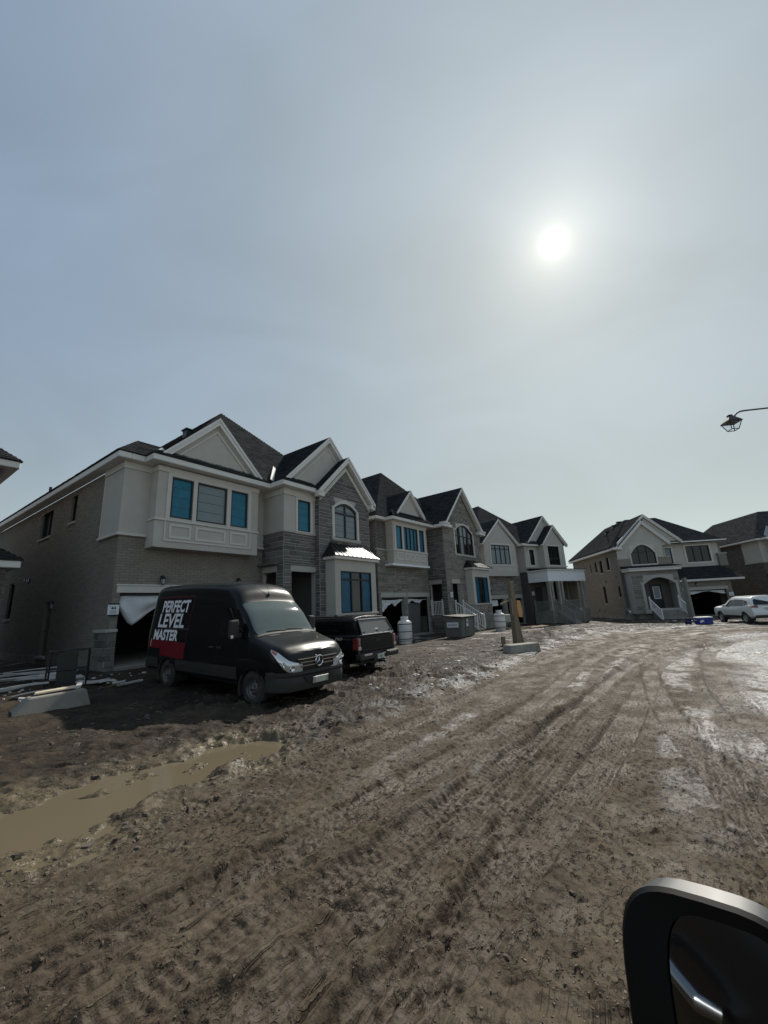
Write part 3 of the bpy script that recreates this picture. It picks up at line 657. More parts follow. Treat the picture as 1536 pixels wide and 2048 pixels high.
        g = MB(); g.lathe([(0.045, z - 0.05), (0.07, z + 0.118)], 8, (c_[0], c_[1], 0)); s.part('lantern_glass', g, M['lampglass'], r); return r
    def garage(s, x0, x1, z0, z1, depth=6.2, y=0.0, t=0.22):
        """the open, unlit room behind a garage opening"""
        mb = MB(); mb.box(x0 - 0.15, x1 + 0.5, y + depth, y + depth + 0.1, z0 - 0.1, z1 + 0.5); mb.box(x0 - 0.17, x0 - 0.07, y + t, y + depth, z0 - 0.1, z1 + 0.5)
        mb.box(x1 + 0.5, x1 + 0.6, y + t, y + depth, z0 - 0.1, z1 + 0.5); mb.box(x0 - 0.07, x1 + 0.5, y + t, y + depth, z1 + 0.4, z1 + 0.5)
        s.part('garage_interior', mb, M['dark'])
        sl = MB(); sl.box(x0 - 0.02, x1 + 0.02, y - 0.28, y + depth, z0 - 0.35, z0); s.part('garage_slab', sl, M['concrete'], bevel=0.015)
        fr = MB(); fr.box(x0, x0 + 0.05, y + 0.12, y + t - 0.01, z0, z1); fr.box(x1 - 0.05, x1, y + 0.12, y + t - 0.01, z0, z1); fr.box(x0 + 0.05, x1 - 0.05, y + 0.12, y + t - 0.01, z1 - 0.09, z1); s.part('door_jamb', fr, M['frame'])
    def railing(s, p0, p1, h=0.9, n=8, mt=None, name='railing', post=0.05, lift=0.06):
        """posts, rails and balusters between two floor points (may slope)"""
        a, b = Vector(p0), Vector(p1); t = (b - a); L = math.hypot(t.x, t.y); d = Vector((t.x, t.y, 0)).normalized(); nrm_ = Vector((-d.y, d.x, 0)); mt = mt or M['rail']
        mb = MB()
        def bar(q0, q1, w_, h_):
            mb.hexa([q0 - nrm_ * w_, q1 - nrm_ * w_, q1 + nrm_ * w_, q0 + nrm_ * w_, q0 - nrm_ * w_ + Vector((0, 0, h_)), q1 - nrm_ * w_ + Vector((0, 0, h_)), q1 + nrm_ * w_ + Vector((0, 0, h_)), q0 + nrm_ * w_ + Vector((0, 0, h_))])
        for q in (a, b): mb.box(q.x - post, q.x + post, q.y - post, q.y + post, q.z, q.z + h + 0.12)
        r = s.part(name, mb, mt, bevel=0.006)
        mb = MB(); bar(a + Vector((0, 0, h - 0.05)), b + Vector((0, 0, h - 0.05)), 0.04, 0.05); s.part('hand_rail', mb, mt, r)
        mb = MB(); bar(a + Vector((0, 0, lift)), b + Vector((0, 0, lift)), 0.025, 0.04); s.part('bottom_rail', mb, mt, r)
        me_ = None
        for k in range(1, n):
            q = a + t * k / n
            if me_ is None:
                m1 = MB(); m1.box(-0.018, 0.018, -0.018, 0.018, lift + 0.03, h - 0.04); me_ = m1.mesh('baluster', mt)
            o = link('baluster', me_, r); o.location = q
        return r
    def bay(s, x0, x1, y, z0, z1, ledge, wins, panels, back=0.0, lip=True, crown=True):
        """a boxed-out upper window: body, moulded ledge, panel mouldings, windows. wins: (a0,a1,z0,z1,kwargs)"""
        pl = Pl('F', y); mb = MB()
        holes = [w[:4] for w in wins]; s.wall(mb, pl, x0, x1, z0, z1, holes, t=0.16)
        mb.box(x0, x0 + 0.16, y + 0.16, back, z0, z1); mb.box(x1 - 0.16, x1, y + 0.16, back, z0, z1); mb.box(x0 + 0.16, x1 - 0.16, y + 0.16, back, z0, z0 + 0.1)
        b = s.part('bay', mb, M['stucco'])
        tb = MB(); tb.box(x0 - 0.04, x1 + 0.04, y - 0.05, back, ledge - 0.08, ledge)
        if crown:
            tb.box(x0 - 0.03, x1 + 0.03, y - 0.04, back, z1 - 0.22, z1 - 0.01)
        s.part('ledge', tb, M['trim'], b, bevel=0.01)
        fr = MB(); wa, wb = min(w[0] for w in wins) - 0.17, max(w[1] for w in wins) + 0.17; wt = max(w[3] for w in wins)
        pl.box(fr, wa, wb, wt + 0.01, wt + 0.17, 0, 0.035); pl.box(fr, wa, wa + 0.15, ledge, wt + 0.01, 0, 0.035); pl.box(fr, wb - 0.15, wb, ledge, wt + 0.01, 0, 0.035)
        for i in range(len(wins) - 1): pl.box(fr, wins[i][1] + 0.01, wins[i + 1][0] - 0.01, ledge, wt + 0.008, 0, 0.033)
        s.part('window_surround', fr, M['trim'], b)
        for a0, a1, q0, q1 in panels:
            p = MB(); w_ = 0.09
            pl.box(p, a0, a1, q0, q0 + w_, 0, 0.03); pl.box(p, a0, a1, q1 - w_, q1, 0, 0.03); pl.box(p, a0, a0 + w_, q0 + w_, q1 - w_, 0, 0.03); pl.box(p, a1 - w_, a1, q0 + w_, q1 - w_, 0, 0.03)
            s.part('panel_moulding', p, M['trim'], b)
        for w in wins: s.window(pl, *w[:4], **w[4])
        return b
    def low_bay(s, x0, x1, y, back, z0, z1, win, rb0, rb1, rtop, kw, base_mat=None, zb=None, seams=11):
        """ground floor bay under a hipped metal roof"""
        pl = Pl('F', y); mb = MB(); s.wall(mb, pl, x0, x1, z0, z1, [win], t=0.18)
        mb.box(x0, x0 + 0.18, y + 0.18, back, z0, z1); mb.box(x1 - 0.18, x1, y + 0.18, back, z0, z1)
        b = s.part('ground_floor_bay', mb, M['stucco'])
        sb = MB(); sb.box(x0 - 0.06, x1 + 0.06, y - 0.07, back, z0 - 0.09, z0 - 0.003); s.part('sill', sb, M['precast'], b, bevel=0.01)
        if base_mat:
            q = MB(); q.box(x0 + 0.01, x1 - 0.01, y + 0.01, back, zb, z0 - 0.093); s.part('bay_base', q, base_mat, b)
        f = MB(); f.box(x0 - 0.16, x1 + 0.16, y - 0.18, back, z1 + 0.002, z1 + 0.15); s.part('fascia', f, M['fascia'], b, bevel=0.012)
        e0, e1, ey, ez = x0 - 0.24, x1 + 0.24, y - 0.26, z1 + 0.152
        r = MB(); r.prism([(e0, ey, ez), (e1, ey, ez), (rb1, back, rtop), (rb0, back, rtop)], (0, 0.02, 0.03))
        r.prism([(e0, back, ez), (e0, ey, ez), (rb0, back, rtop)], (0.02, 0, 0.03)); r.prism([(e1, ey, ez), (e1, back, ez), (rb1, back, rtop)], (-0.02, 0, 0.03))
        ro = s.part('metal_roof', r, M['metal_roof'], b)
        for k in range(seams + 1):
            f_ = k / seams; p0 = Vector((e0 + (e1 - e0) * f_, ey, ez + 0.03)); p1 = Vector((rb0 + (rb1 - rb0) * f_, back, rtop + 0.03))
            # ribs run straight up the slope, cut off by the hips
            x = e0 + (e1 - e0) * f_; t = 1.0
            if x < rb0: t = (x - e0) / max(rb0 - e0, 1e-3)
            if x > rb1: t = (e1 - x) / max(e1 - rb1, 1e-3)
            if t < 0.05: continue
            m1 = MB(); p0 = Vector((x, ey, ez + 0.03)); p1 = Vector((x, ey + (back - ey) * t, ez + 0.03 + (rtop - ez) * t))
            m1.prism([p0 + Vector((-0.012, 0, 0)), p0 + Vector((0.012, 0, 0)), p0 + Vector((0.012, 0, 0.035)), p0 + Vector((-0.012, 0, 0.035))], p1 - p0); s.part('seam_rib', m1, M['metal_roof'], ro)
        for k in (0, 1):
            m1 = MB(); m1.tube([(e0 if k == 0 else e1, ey, ez + 0.04), (rb0 if k == 0 else rb1, back, rtop + 0.04)], 0.022, 6); s.part('hip_cap', m1, M['metal_roof'], ro)
        s.window(pl, *win, **kw); return b

BF, BD, SG, DG = M['bluefilm'], M['bluefilm_dark'], M['skygrey'], M['darkglass']
# ================================================================== house at lot 44 (nearest)
h = House('brick_house', (H1O[0], H1O[1]), 35.5, 'nearest beige brick house with blue-filmed windows and pale boxed-out bay above its garage'); h1 = h
pf, pl_ = Pl('F', 0.0), Pl('L', 0.0)
# shell
GAR = (0.22, 5.45, 0.40, 2.78)
mb = MB(); h.wall(mb, pf, 0, 6.0, 0.62, 4.8, [GAR], t=0.25); pf.box(mb, 0, GAR[0], 0.4, 0.62, 0, -0.25); h.part('front_wall', mb, M['mortar'])
side_w = [(7.55, 9.15, 5.84, 7.12), (4.55, 5.22, 6.02, 7.22), (12.1, 13.0, 2.25, 4.05), (5.95, 6.85, 0.62, 2.80)]
mb = MB(); h.wall(mb, Pl('L', 0.0), 0.25, 18.0, 0.62, 7.45, side_w, t=0.25); h.part('side_wall', mb, M['mortar'])
mb = MB(); mb.box(0.0, 12.0, 17.75, 18.0, 0.3, 7.45); mb.box(11.75, 11.95, -1.5, 17.75, 0.0, 7.45); mb.box(0.25, 6.0, 0.0, 0.25, 4.8, 7.45); h.part('rear_wall', mb, M['mortar'])
mb = MB(); mb.box(-0.03, 0.22, -0.03, 0.3, -0.4, 0.615); mb.box(-0.03, 0.3, 0.3, 18.05, -0.4, 0.615); mb.box(5.45, 12.0, -1.5, 0.2, -0.6, 0.5); h.part('foundation', mb, M['concrete'], bevel=0.01)
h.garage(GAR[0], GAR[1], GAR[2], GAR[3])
# brickwork
h.veneer('brick', M['brick'], pf, 0.0, 6.0, 0.62, 4.74, [(GAR[0] - 0.01, GAR[1] + 0.01, 0, 3.08), (-1, 0.62, 0.0, 1.62), (GAR[0] - 0.1, GAR[1] + 0.16, 2.77, 3.08)])
h.veneer('brick', M['brick'], pl_, 0.0, 18.0, 0.62, 7.4, side_w + [(-1, 1.55, 4.78, 8), (-1, 0.95, 0, 1.62)])
# stone pier at the corner
h.veneer('stone', M['stone'], Pl('F', -0.05), -0.06, GAR[0], 0.42, 1.50, course=(0.16, 0.22, 0.27), length=(0.26, 0.5), depth=0.03, joint=0.02)
h.veneer('stone', M['stone'], Pl('L', -0.05), -0.06, 0.92, 0.62, 1.50, course=(0.16, 0.22, 0.27), length=(0.26, 0.5), depth=0.03, joint=0.02)
mb = MB(); mb.box(-0.05, GAR[0] - 0.004, -0.05, 0.03, 0.42, 1.50); mb.box(-0.05, 0.03, 0.03, 0.92, 0.62, 1.50); h.part('pier_backing', mb, M['stone_mortar'])
mb = MB(); mb.box(-0.13, GAR[0] + 0.0, -0.13, 0.06, 1.50, 1.60); mb.box(-0.13, 0.06, 0.06, 0.98, 1.50, 1.60); h.part('stone_cap', mb, M['precast'], bevel=0.012)
# lintel over the garage, in two blocks with a thin drip course
for a, b in ((0.10, 1.88), (1.89, 3.70), (3.71, 5.60)):
    mb = MB(); pf.box(mb, a, b, 2.785, 3.02, -0.04, 0.035); pf.box(mb, a - (0.03 if a < 1 else 0), b, 3.022, 3.08, -0.04, 0.06); h.part('lintel', mb, M['trim'], bevel=0.006)
h.lantern(pf, 1.55, 3.15); h.lantern(pf, 4.72, 3.15)
# stucco corner
mb = MB(); mb.box(-0.06, 0.86, -0.06, 0.0, 4.84, 7.45); mb.box(-0.06, 0.0, 0.0, 1.57, 4.84, 7.45); h.part('corner_stucco', mb, M['stucco']); mb = MB(); mb.box(5.25, 6.0, -0.06, 0.0, 4.84, 7.45); h.part('corner_stucco', mb, M['stucco'])
mb = MB(); mb.box(5.25, 6.0, -0.12, 0, 4.75, 4.845); h.part('stucco_band', mb, M['trim'], bevel=0.01)
mb = MB(); mb.box(-0.12, 0.86, -0.12, 0.0, 4.75, 4.845); mb.box(-0.12, 0.0, 0.0, 1.63, 4.75, 4.845)
mb.box(-0.10, 0.86, -0.10, -0.06, 7.20, 7.45); mb.box(-0.10, -0.06, -0.06, 1.60, 7.2, 7.45); mb.box(-0.065, 0.0, 1.57, 1.63, 4.845, 7.2); h.part('stucco_band', mb, M['trim'], bevel=0.01)
# bay over the garage
h.bay(0.86, 5.25, -0.6, 4.36, 7.42, 5.42, [(1.38, 2.21, 5.50, 7.07, dict(panes=[BF], cols=(None,), seams=3)), (2.38, 3.68, 5.50, 7.07, dict(panes=[SG], cols=(None,), seams=3)), (3.88, 4.70, 5.50, 7.07, dict(panes=[BF], cols=(None,), seams=3))],
      [(1.38, 2.21, 4.72, 5.26), (2.38, 3.68, 4.72, 5.26), (3.88, 4.70, 4.72, 5.26)])
# outer moulding round the three panels
mb = MB(); pb = Pl('F', -0.6)
for a0, a1, z0, z1 in ((1.2, 4.88, 4.60, 4.66), (1.2, 1.26, 4.66, 5.34), (4.82, 4.88, 4.66, 5.34)): pb.box(mb, a0, a1, z0, z1, 0, 0.035)
h.part('panel_frame', mb, M['trim'])
# entrance block, projecting
pe, pe_l = Pl('F', -1.48), Pl('L', 6.0)
OP = (6.45, 7.93, 0.3, 3.64); SOP = (-0.98, -0.06, 0.3, 3.64)
mb = MB(); h.wall(mb, pe, 6.0, 7.93, 0.1, 7.45, [OP, (6.78, 7.58, 5.53, 7.04)], t=0.2); h.wall(mb, pe_l, -1.28, 0.0, 0.1, 7.45, [SOP], t=0.2); h.part('entrance_wall', mb, M['stone_mortar'])
LS = dict(course=(0.11, 0.15, 0.21, 0.25), length=(0.28, 0.80), depth=0.022, joint=0.024, bond=False)
h.veneer('stone', M['stone'], pe, 6.0, 7.93, 0.2, 5.40, [OP, (6.38, 7.93, 3.62, 3.91)], **LS)
h.veneer('stone', M['stone'], pe_l, -1.48, 0.0, 0.2, 5.40, [SOP, (-1.05, 0.0, 3.62, 3.91)], **LS)
mb = MB(); pe.box(mb, 6.38, 7.93, 3.64, 3.90, -0.1, 0.045); pe_l.box(mb, -1.05, -0.02, 3.64, 3.90, -0.1, 0.045); h.part('porch_lintel', mb, M['precast'], bevel=0.01)
mb = MB(); mb.box(5.93, 7.93, -1.55, -1.4, 5.40, 5.50); mb.box(5.93, 6.1, -1.4, 0.0, 5.40, 5.50); h.part('stone_band', mb, M['precast'], bevel=0.01)
mb = MB(); h.wall(mb, Pl('F', -1.48), 5.99, 7.93, 5.501, 7.45, [(6.78, 7.58, 5.53, 7.04)], t=-0.035); mb.box(5.965, 5.99, -1.515, 0.0, 5.501, 7.45)
h.part('entrance_stucco', mb, M['stucco'])
mb = MB(); mb.box(5.92, 7.93, -1.56, -1.515, 7.16, 7.45); mb.box(5.92, 5.965, -1.515, 0, 7.16, 7.45); h.part('frieze', mb, M['trim'])
h.window(Pl('F', -1.515), 6.78, 7.58, 5.53, 7.04, cols=(None,), panes=[BF], seams=3, trim=0.03, tw=0.14)
# recessed porch: floor, back wall and door
mb = MB(); mb.box(6.2, 8.2, -1.3, 1.4, 0.2, 1.0); h.part('porch_floor', mb, M['concrete'])
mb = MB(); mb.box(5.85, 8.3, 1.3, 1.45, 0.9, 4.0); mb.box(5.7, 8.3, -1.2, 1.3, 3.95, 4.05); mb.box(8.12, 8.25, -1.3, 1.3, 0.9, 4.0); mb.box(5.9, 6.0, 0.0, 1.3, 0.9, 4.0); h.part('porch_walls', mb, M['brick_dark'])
mb = MB(); mb.box(6.55, 7.5, 1.24, 1.3, 1.0, 3.15); d_ = h.part('front_door', mb, M['frame']); mb = MB(); mb.lathe([(0.03, 0), (0.03, 0.05), (0.001, 0.06)], 8, (6.66, 1.18, 2.0), 'y'); h.part('door_knob', mb, M['chrome'], d_)
# stone gable tower
pg = Pl('F', -1.78); TW = (8.98, 10.72, 5.42, 7.30)
mb = MB(); h.wall(mb, pg, 7.93, 11.85, 0.0, 7.45, [TW], t=0.2); mb.box(7.93, 8.1, -1.58, -1.2, 0.0, 7.45); mb.box(11.7, 11.85, -1.58, 0, 0, 7.45)
mb.prism([(7.93, -1.78, 7.45), (11.85, -1.78, 7.45), (9.89, -1.78, 9.42)], (0, 0.2, 0)); h.part('tower_wall', mb, M['stone_mortar'])
TH = [(TW[0] - 0.17, TW[1] + 0.17, TW[2] - 0.12, 7.10), (TW[0] + 0.1, TW[1] - 0.1, 7.0, 7.45)]
LB = (8.28, 11.42)
h.veneer('stone', M['stone'], pg, 7.93, 11.85, 0.2, 7.40, TH + [(LB[0], LB[1], 0, 4.55)], **LS)
h.veneer('stone', M['stone'], pg, 7.93, 11.85, 7.40, 9.35, [(TW[0], TW[1], 7.0, 7.5)], slope=lambda z: (7.93 + (z - 7.42), 11.85 - (z - 7.42)), **LS)
h.veneer('stone', M['stone'], Pl('L', 7.93), -1.78, -1.48, 0.2, 7.45, **LS)
h.window(pg, *TW, cols=(0.5,), rows=(0.70,), panes=[SG], fr=0.07, bar=0.09, arch=0.34, d=0.0, seams=3, trim=0.055, tw=0.17)
mb = MB(); pg.box(mb, TW[0] - 0.24, TW[1] + 0.24, TW[2] - 0.15, TW[2] - 0.0, 0.0, 0.10); h.part('sill', mb, M['precast'], bevel=0.012)
h.low_bay(LB[0], LB[1], -2.42, -1.8, 1.68, 4.22, (8.66, 11.02, 1.70, 3.68), 8.62, 11.1, 5.10, dict(cols=(0.335, 0.665), rows=(0.80,), panes=[BD, DG, BD, BD, DG, BD], fr=0.06, bar=0.07), base_mat=M['stone_mortar'], zb=0.0)
# eaves: soffit and fascia in one box per run
mb = MB(); mb.box(-0.42, 0.0, -0.42, 18.4, 7.452, 7.69); mb.box(0.0, 0.46, -0.42, -0.0, 7.452, 7.69); mb.box(0.46, 5.66, -1.0, 0.0, 7.453, 7.69); mb.box(5.6, 7.95, -1.92, -1.0, 7.455, 7.69); mb.box(5.66, 6.0, -1.0, 0, 7.454, 7.69)
mb.box(11.86, 12.3, -1.2, 18.4, 7.45, 7.69); mb.box(0, 12.0, 18.0, 18.4, 7.45, 7.69)
h.part('eaves', mb, M['fascia'], bevel=0.02)
# gable over the bay: face, mouldings, rakes
mb = MB(); mb.prism([(0.98, -0.62, 7.80), (5.16, -0.62, 7.80), (3.07, -0.62, 9.88)], (0, 0.12, 0)); g = h.part('gable', mb, M['stucco'])
h.rakes(-0.80, -0.60, (3.07, 10.03), (0.86, 7.84), (5.28, 7.84), h=0.30)
mb = MB()
for (a, za), (b, zb) in (((1.55, 8.02), (3.07, 9.50)), ((3.07, 9.50), (4.59, 8.02))):
    mb.prism([(a, -0.66, za - 0.10), (b, -0.66, zb - 0.10), (b, -0.66, zb), (a, -0.66, za)], (0, 0.05, 0))
mb.box(1.45, 4.69, -0.66, -0.61, 7.90, 8.0); h.part('gable_moulding', mb, M['trim'], g)
# second gable, behind the tower
mb = MB(); mb.prism([(5.98, -1.46, 7.9), (11.9, -1.46, 7.9), (8.94, -1.46, 10.72)], (0, 0.12, 0)); g = h.part('gable', mb, M['stucco'])
h.rakes(-1.66, -1.44, (8.92, 10.86), (5.80, 7.76), (12.04, 7.76), h=0.28)
mb = MB()
for (a, za), (b, zb) in (((6.62, 8.02), (8.92, 10.30)), ((8.92, 10.30), (11.2, 8.02))): mb.prism([(a, -1.50, za - 0.09), (b, -1.50, zb - 0.09), (b, -1.50, zb), (a, -1.50, za)], (0, 0.05, 0))
h.part('gable_moulding', mb, M['trim'], g)
# tower gable
h.rakes(-2.10, -1.80, (9.87, 9.86), (7.62, 7.58), (12.10, 7.58), h=0.30)
for xa, xb in ((7.60, 8.02), (11.74, 12.12)): mb = MB(); mb.box(xa, xb, -2.1, -1.80, 7.30, 7.55); h.part('eave_return', mb, M['fascia'], bevel=0.012)
mb = MB()
for (a, za), (b, zb) in (((7.93, 7.38), (9.89, 9.36)), ((9.89, 9.36), (11.85, 7.38))): mb.prism([(a, -1.87, za - 0.22), (b, -1.87, zb - 0.22), (b, -1.87, zb + 0.02), (a, -1.87, za + 0.02)], (0, 0.085, 0))
h.part('frieze', mb, M['trim'])
# roofs
z0 = 7.70
h.roof([[(-0.46, -0.46, z0), (1.75, -0.46, z0), (1.75, 0.5, 8.58), (0.5, 0.5, 8.58)], [(-0.46, 18.4, z0), (-0.46, -0.46, z0), (0.5, 0.5, 8.58), (0.5, 17.4, 8.58)],
        [(0.42, -1.04, z0), (5.70, -1.04, z0), (5.30, -0.55, 8.02), (0.84, -0.55, 8.02)], [(0.42, -0.4, z0), (0.42, -1.04, z0), (0.84, -0.55, 8.02), (0.84, 0.2, 8.02)],
        [(5.56, -1.96, z0), (7.75, -1.96, z0), (7.75, -1.40, 8.10), (6.0, -1.40, 8.10)]], M['shingle'], name='skirt_roof')
h.roof([[(1.0, -0.85, 7.76), (12.3, -0.85, 7.76), (6.0, 4.0, 13.1)], [(12.3, -0.85, 7.76), (12.3, 18.4, 7.72), (6.0, 13.0, 13.1), (6.0, 4.0, 13.1)],
        [(1.0, 18.4, 7.72), (1.0, -0.85, 7.76), (6.0, 4.0, 13.1), (6.0, 13.0, 13.1)], [(12.3, 18.4, 7.72), (1.0, 18.4, 7.72), (6.0, 13.0, 13.1)]], M['shingle_warm'], name='main_roof', nmax=150)
h.roof([[(0.90, 4.0, 7.86), (0.90, -0.78, 7.86), (3.07, -0.78, 10.04), (3.07, 3.0, 10.04)], [(5.24, -0.78, 7.86), (5.24, 4.0, 7.86), (3.07, 3.0, 10.04), (3.07, -0.78, 10.04)]], M['shingle'], name='gable_roof')
h.roof([[(5.82, 3.5, 7.80), (5.82, -1.64, 7.80), (8.92, -1.64, 10.88), (8.92, 3.0, 10.88)], [(12.02, -1.64, 7.80), (12.02, 3.5, 7.80), (8.92, 3.0, 10.88), (8.92, -1.64, 10.88)]], M['shingle'], name='gable_roof', nmax=150)
h.roof([[(7.60, -1.0, 7.60), (7.60, -2.10, 7.60), (9.87, -2.10, 9.88), (9.87, -1.0, 9.88)], [(12.12, -2.10, 7.60), (12.12, -1.0, 7.60), (9.87, -1.0, 9.88), (9.87, -2.10, 9.88)]], M['shingle'], name='gable_roof')
h.flashing((1.28, 0.12, 8.32), (0.62, -0.46, 7.74)); h.flashing((7.05, 0.55, 9.22), (5.66, -1.0, 7.80), 0.18)
for x, y, z in ((2.2, 6.5, 8.9), (4.15, 3.9, 11.2)):
    mb = MB(); mb.box(x - 0.2, x + 0.2, y - 0.2, y + 0.2, z - 0.5, z + 0.12); mb.box(x - 0.26, x + 0.26, y - 0.26, y + 0.26, z + 0.121, z + 0.18); h.part('roof_vent', mb, M['blackmetal'])
mb = MB(); mb.tube([(-0.1, 8.2, 7.5), (-0.1, 8.2, 8.3)], 0.06, 8); h.part('vent_pipe', mb, M['blackmetal'])
# side openings
h.window(pl_, 7.55, 9.15, 5.84, 7.12, cols=(0.5,), d=-0.08, sill=0.1); h.window(pl_, 4.55, 5.22, 6.02, 7.22, cols=(None,), d=-0.08, sill=0.08); h.window(pl_, 12.1, 13.0, 2.25, 4.05, cols=(None,), d=-0.08, sill=0.1)
mb = MB(); pl_.box(mb, 5.98, 6.82, 0.66, 2.76, -0.2, -0.12); d_ = h.part('side_door', mb, M['timber']); mb = MB(); mb.lathe([(0.03, 0), (0.03, -0.06), (0.001, -0.07)], 8, (0.10, 6.7, 1.6), 'x'); h.part('door_knob', mb, M['chrome'], d_)
mb = MB(); pl_.box(mb, 5.85, 6.95, 0.52, 0.62, -0.1, 0.1); h.part('door_sill', mb, M['precast'])
h.lantern(pl_, 5.55, 2.55)
for a, z in ((9.6, 3.9), (9.9, 3.9), (10.3, 3.95)):
    mb = MB(); pl_.box(mb, a, a + 0.16, z, z + 0.18, 0.0, 0.06); h.part('wall_vent', mb, M['blackmetal'], bevel=0.01)
h.finish(300)

# ================================================================== second house, stone front
P2 = Vector((2.929, 29.656, 0)); y2 = R(38); fd2 = Vector((math.sin(y2), math.cos(y2), 0))
h = House('stone_house', P2 - fd2 * 5.72, 38, 'grey stone house with two garage openings and an arched triple window under a steep gable'); h2 = h
pf = Pl('F', 0.0); GA, GB = (0.25, 2.72, 0.06, 2.49), (3.05, 5.62, 0.06, 2.49)
mb = MB(); h.wall(mb, pf, 0, 5.9, 0.06, 7.4, [GA, GB], t=0.25); h.part('front_wall', mb, M['stone_mortar'])
mb = MB(); mb.box(0, 0.2, 0.25, 16, -0.3, 7.4); mb.box(0, 11.9, 15.8, 16, -0.3, 7.4); mb.box(11.7, 11.9, -1.3, 15.8, -0.3, 7.4); h.part('side_wall', mb, M['brick_dark'])
LT = dict(course=(0.12, 0.17, 0.22), length=(0.3, 0.85), depth=0.03, joint=0.02, bond=False)
h.veneer('stone', M['stone_tan'], pf, 0, 5.9, 0.06, 5.46, [(GA[0], GA[1], 0, 2.80), (GB[0], GB[1], 0, 2.80), (0.15, 5.75, 2.49, 2.80)], **LT)
h.veneer('brick', M['brick_dark'], pf, 0, 1.05, 5.58, 7.4, ()); h.veneer('brick', M['brick_dark'], Pl('L', 0.0), 0, 4.0, 0.2, 7.4, [])
mb = MB(); mb.box(-0.06, 1.05, -0.08, 0.1, 5.47, 5.57); h.part('stone_band', mb, M['precast'], bevel=0.01)
for a, b in ((0.15, 1.45), (1.46, 2.85), (2.98, 4.3), (4.31, 5.75)):
    mb = MB(); pf.box(mb, a, b, 2.50, 2.80, -0.05, 0.045); h.part('lintel', mb, M['precast'], bevel=0.008)
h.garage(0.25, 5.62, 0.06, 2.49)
# the pier between the two openings
mb = MB(); mb.box(2.72, 3.05, 0.24, 0.3, 0.06, 2.49); h.part('garage_pier', mb, M['stone_mortar'])
W_ = dict(panes=[BF, BD], cols=(None,))
h.bay(1.0, 5.02, -0.6, 4.60, 7.42, 5.52, [(1.32, 1.98, 5.58, 7.12, dict(panes=[BF], cols=(None,))), (2.18, 3.86, 5.58, 7.12, dict(panes=[BD, BF, BF, BD], cols=(0.25, 0.5, 0.75))), (4.04, 4.66, 5.58, 7.12, dict(panes=[BD], cols=(None,)))],
      [(1.32, 1.98, 4.86, 5.36), (2.18, 2.66, 4.86, 5.36), (2.78, 3.26, 4.86, 5.36), (3.38, 3.86, 4.86, 5.36), (4.04, 4.66, 4.86, 5.36)])
mb = MB(); mb.box(0.72, 5.08, -0.68, 0.0, 4.46, 4.595); h.part('bay_underside', mb, M['panel'])
# tower
pt = Pl('F', -1.5); TX0, TX1 = 5.88, 12.0; AW = (7.62, 10.62, 5.60, 7.95)
OPN = (6.62, 7.72, 0.8, 3.35); SO = (-1.05, -0.12, 0.9, 3.35)
mb = MB(); h.wall(mb, pt, TX0, TX1, -0.1, 7.4, [(AW[0], AW[1], AW[2], 7.41), OPN], t=0.2); h.wall(mb, Pl('L', TX0), -1.3, 0, -0.1, 7.4, [SO], t=0.2)
for x0, x1 in ((TX0, AW[0]), (AW[1], TX1)): mb.prism([(x0, -1.5, 7.4), (x1, -1.5, 7.4), (x1, -1.5, 7.4 + (x1 - TX0) * 1.03 if x1 < 9 else 7.4), (x0, -1.5, 7.4 if x1 < 9 else 7.4 + (TX1 - x0) * 1.03)], (0, 0.2, 0))
mb.prism([(AW[0], -1.5, 7.96), (AW[1], -1.5, 7.96), (AW[1], -1.5, 7.4 + (TX1 - AW[1]) * 1.03), (8.94, -1.5, 10.55), (AW[0], -1.5, 7.4 + (AW[0] - TX0) * 1.03)], (0, 0.2, 0)); h.part('tower_wall', mb, M['stone_mortar'])
LBX = (8.75, 11.75)
h.veneer('stone', M['stone_tan'], pt, TX0, TX1, 0.0, 7.4, [(AW[0] - 0.15, AW[1] + 0.15, AW[2] - 0.1, 7.41), OPN, (OPN[0] - 0.05, OPN[1] + 0.05, 3.3, 3.66), (LBX[0], LBX[1], 0, 4.7)], **LT)
h.veneer('stone', M['stone_tan'], pt, TX0, TX1, 7.4, 10.5, [(AW[0] - 0.15, AW[1] + 0.15, 7.3, 7.70), (AW[0] + 0.3, AW[1] - 0.3, 7.3, 8.1)], slope=lambda z: (TX0 + (z - 7.4) / 1.03, TX1 - (z - 7.4) / 1.03), **LT)
h.veneer('stone', M['stone'], Pl('L', TX0), -1.5, 0, 0.0, 7.4, [SO, (-1.1, 0, 3.3, 3.66)], **LT)  # left side of the tower in a darker stone than its front
mb = MB(); pt.box(mb, OPN[0] - 0.05, OPN[1] + 0.05, 3.36, 3.66, -0.1, 0.04); Pl('L', TX0).box(mb, -1.1, -0.03, 3.36, 3.66, -0.1, 0.04); h.part('porch_lintel', mb, M['precast'])
for a0, a1, ar in ((AW[0], 8.34, 0.0), (8.52, 9.72, 0.0), (9.90, AW[1], 0.0)): pass
h.window(pt, AW[0], AW[1], AW[2], AW[3], cols=(0.24, 0.30, 0.5, 0.70, 0.76), rows=(0.62,), panes=[DG, M['stucco'], SG, DG, M['stucco'], DG, DG, M['stucco'], SG, SG, M['stucco'], DG], arch=0.62, trim=0.06, tw=0.14, bar=0.05)
mb = MB(); pt.box(mb, AW[0] - 0.22, AW[1] + 0.22, AW[2] - 0.15, AW[2], 0, 0.1); h.part('sill', mb, M['precast'])
h.low_bay(LBX[0], LBX[1], -2.1, -1.52, 1.84, 4.42, (9.15, 11.4, 1.86, 3.85), 9.1, 11.4, 5.15, dict(cols=(0.33, 0.67), rows=(0.82,), panes=[BD, DG, BD, BD, DG, BD]), base_mat=M['stone_mortar'], zb=-0.2, seams=8)
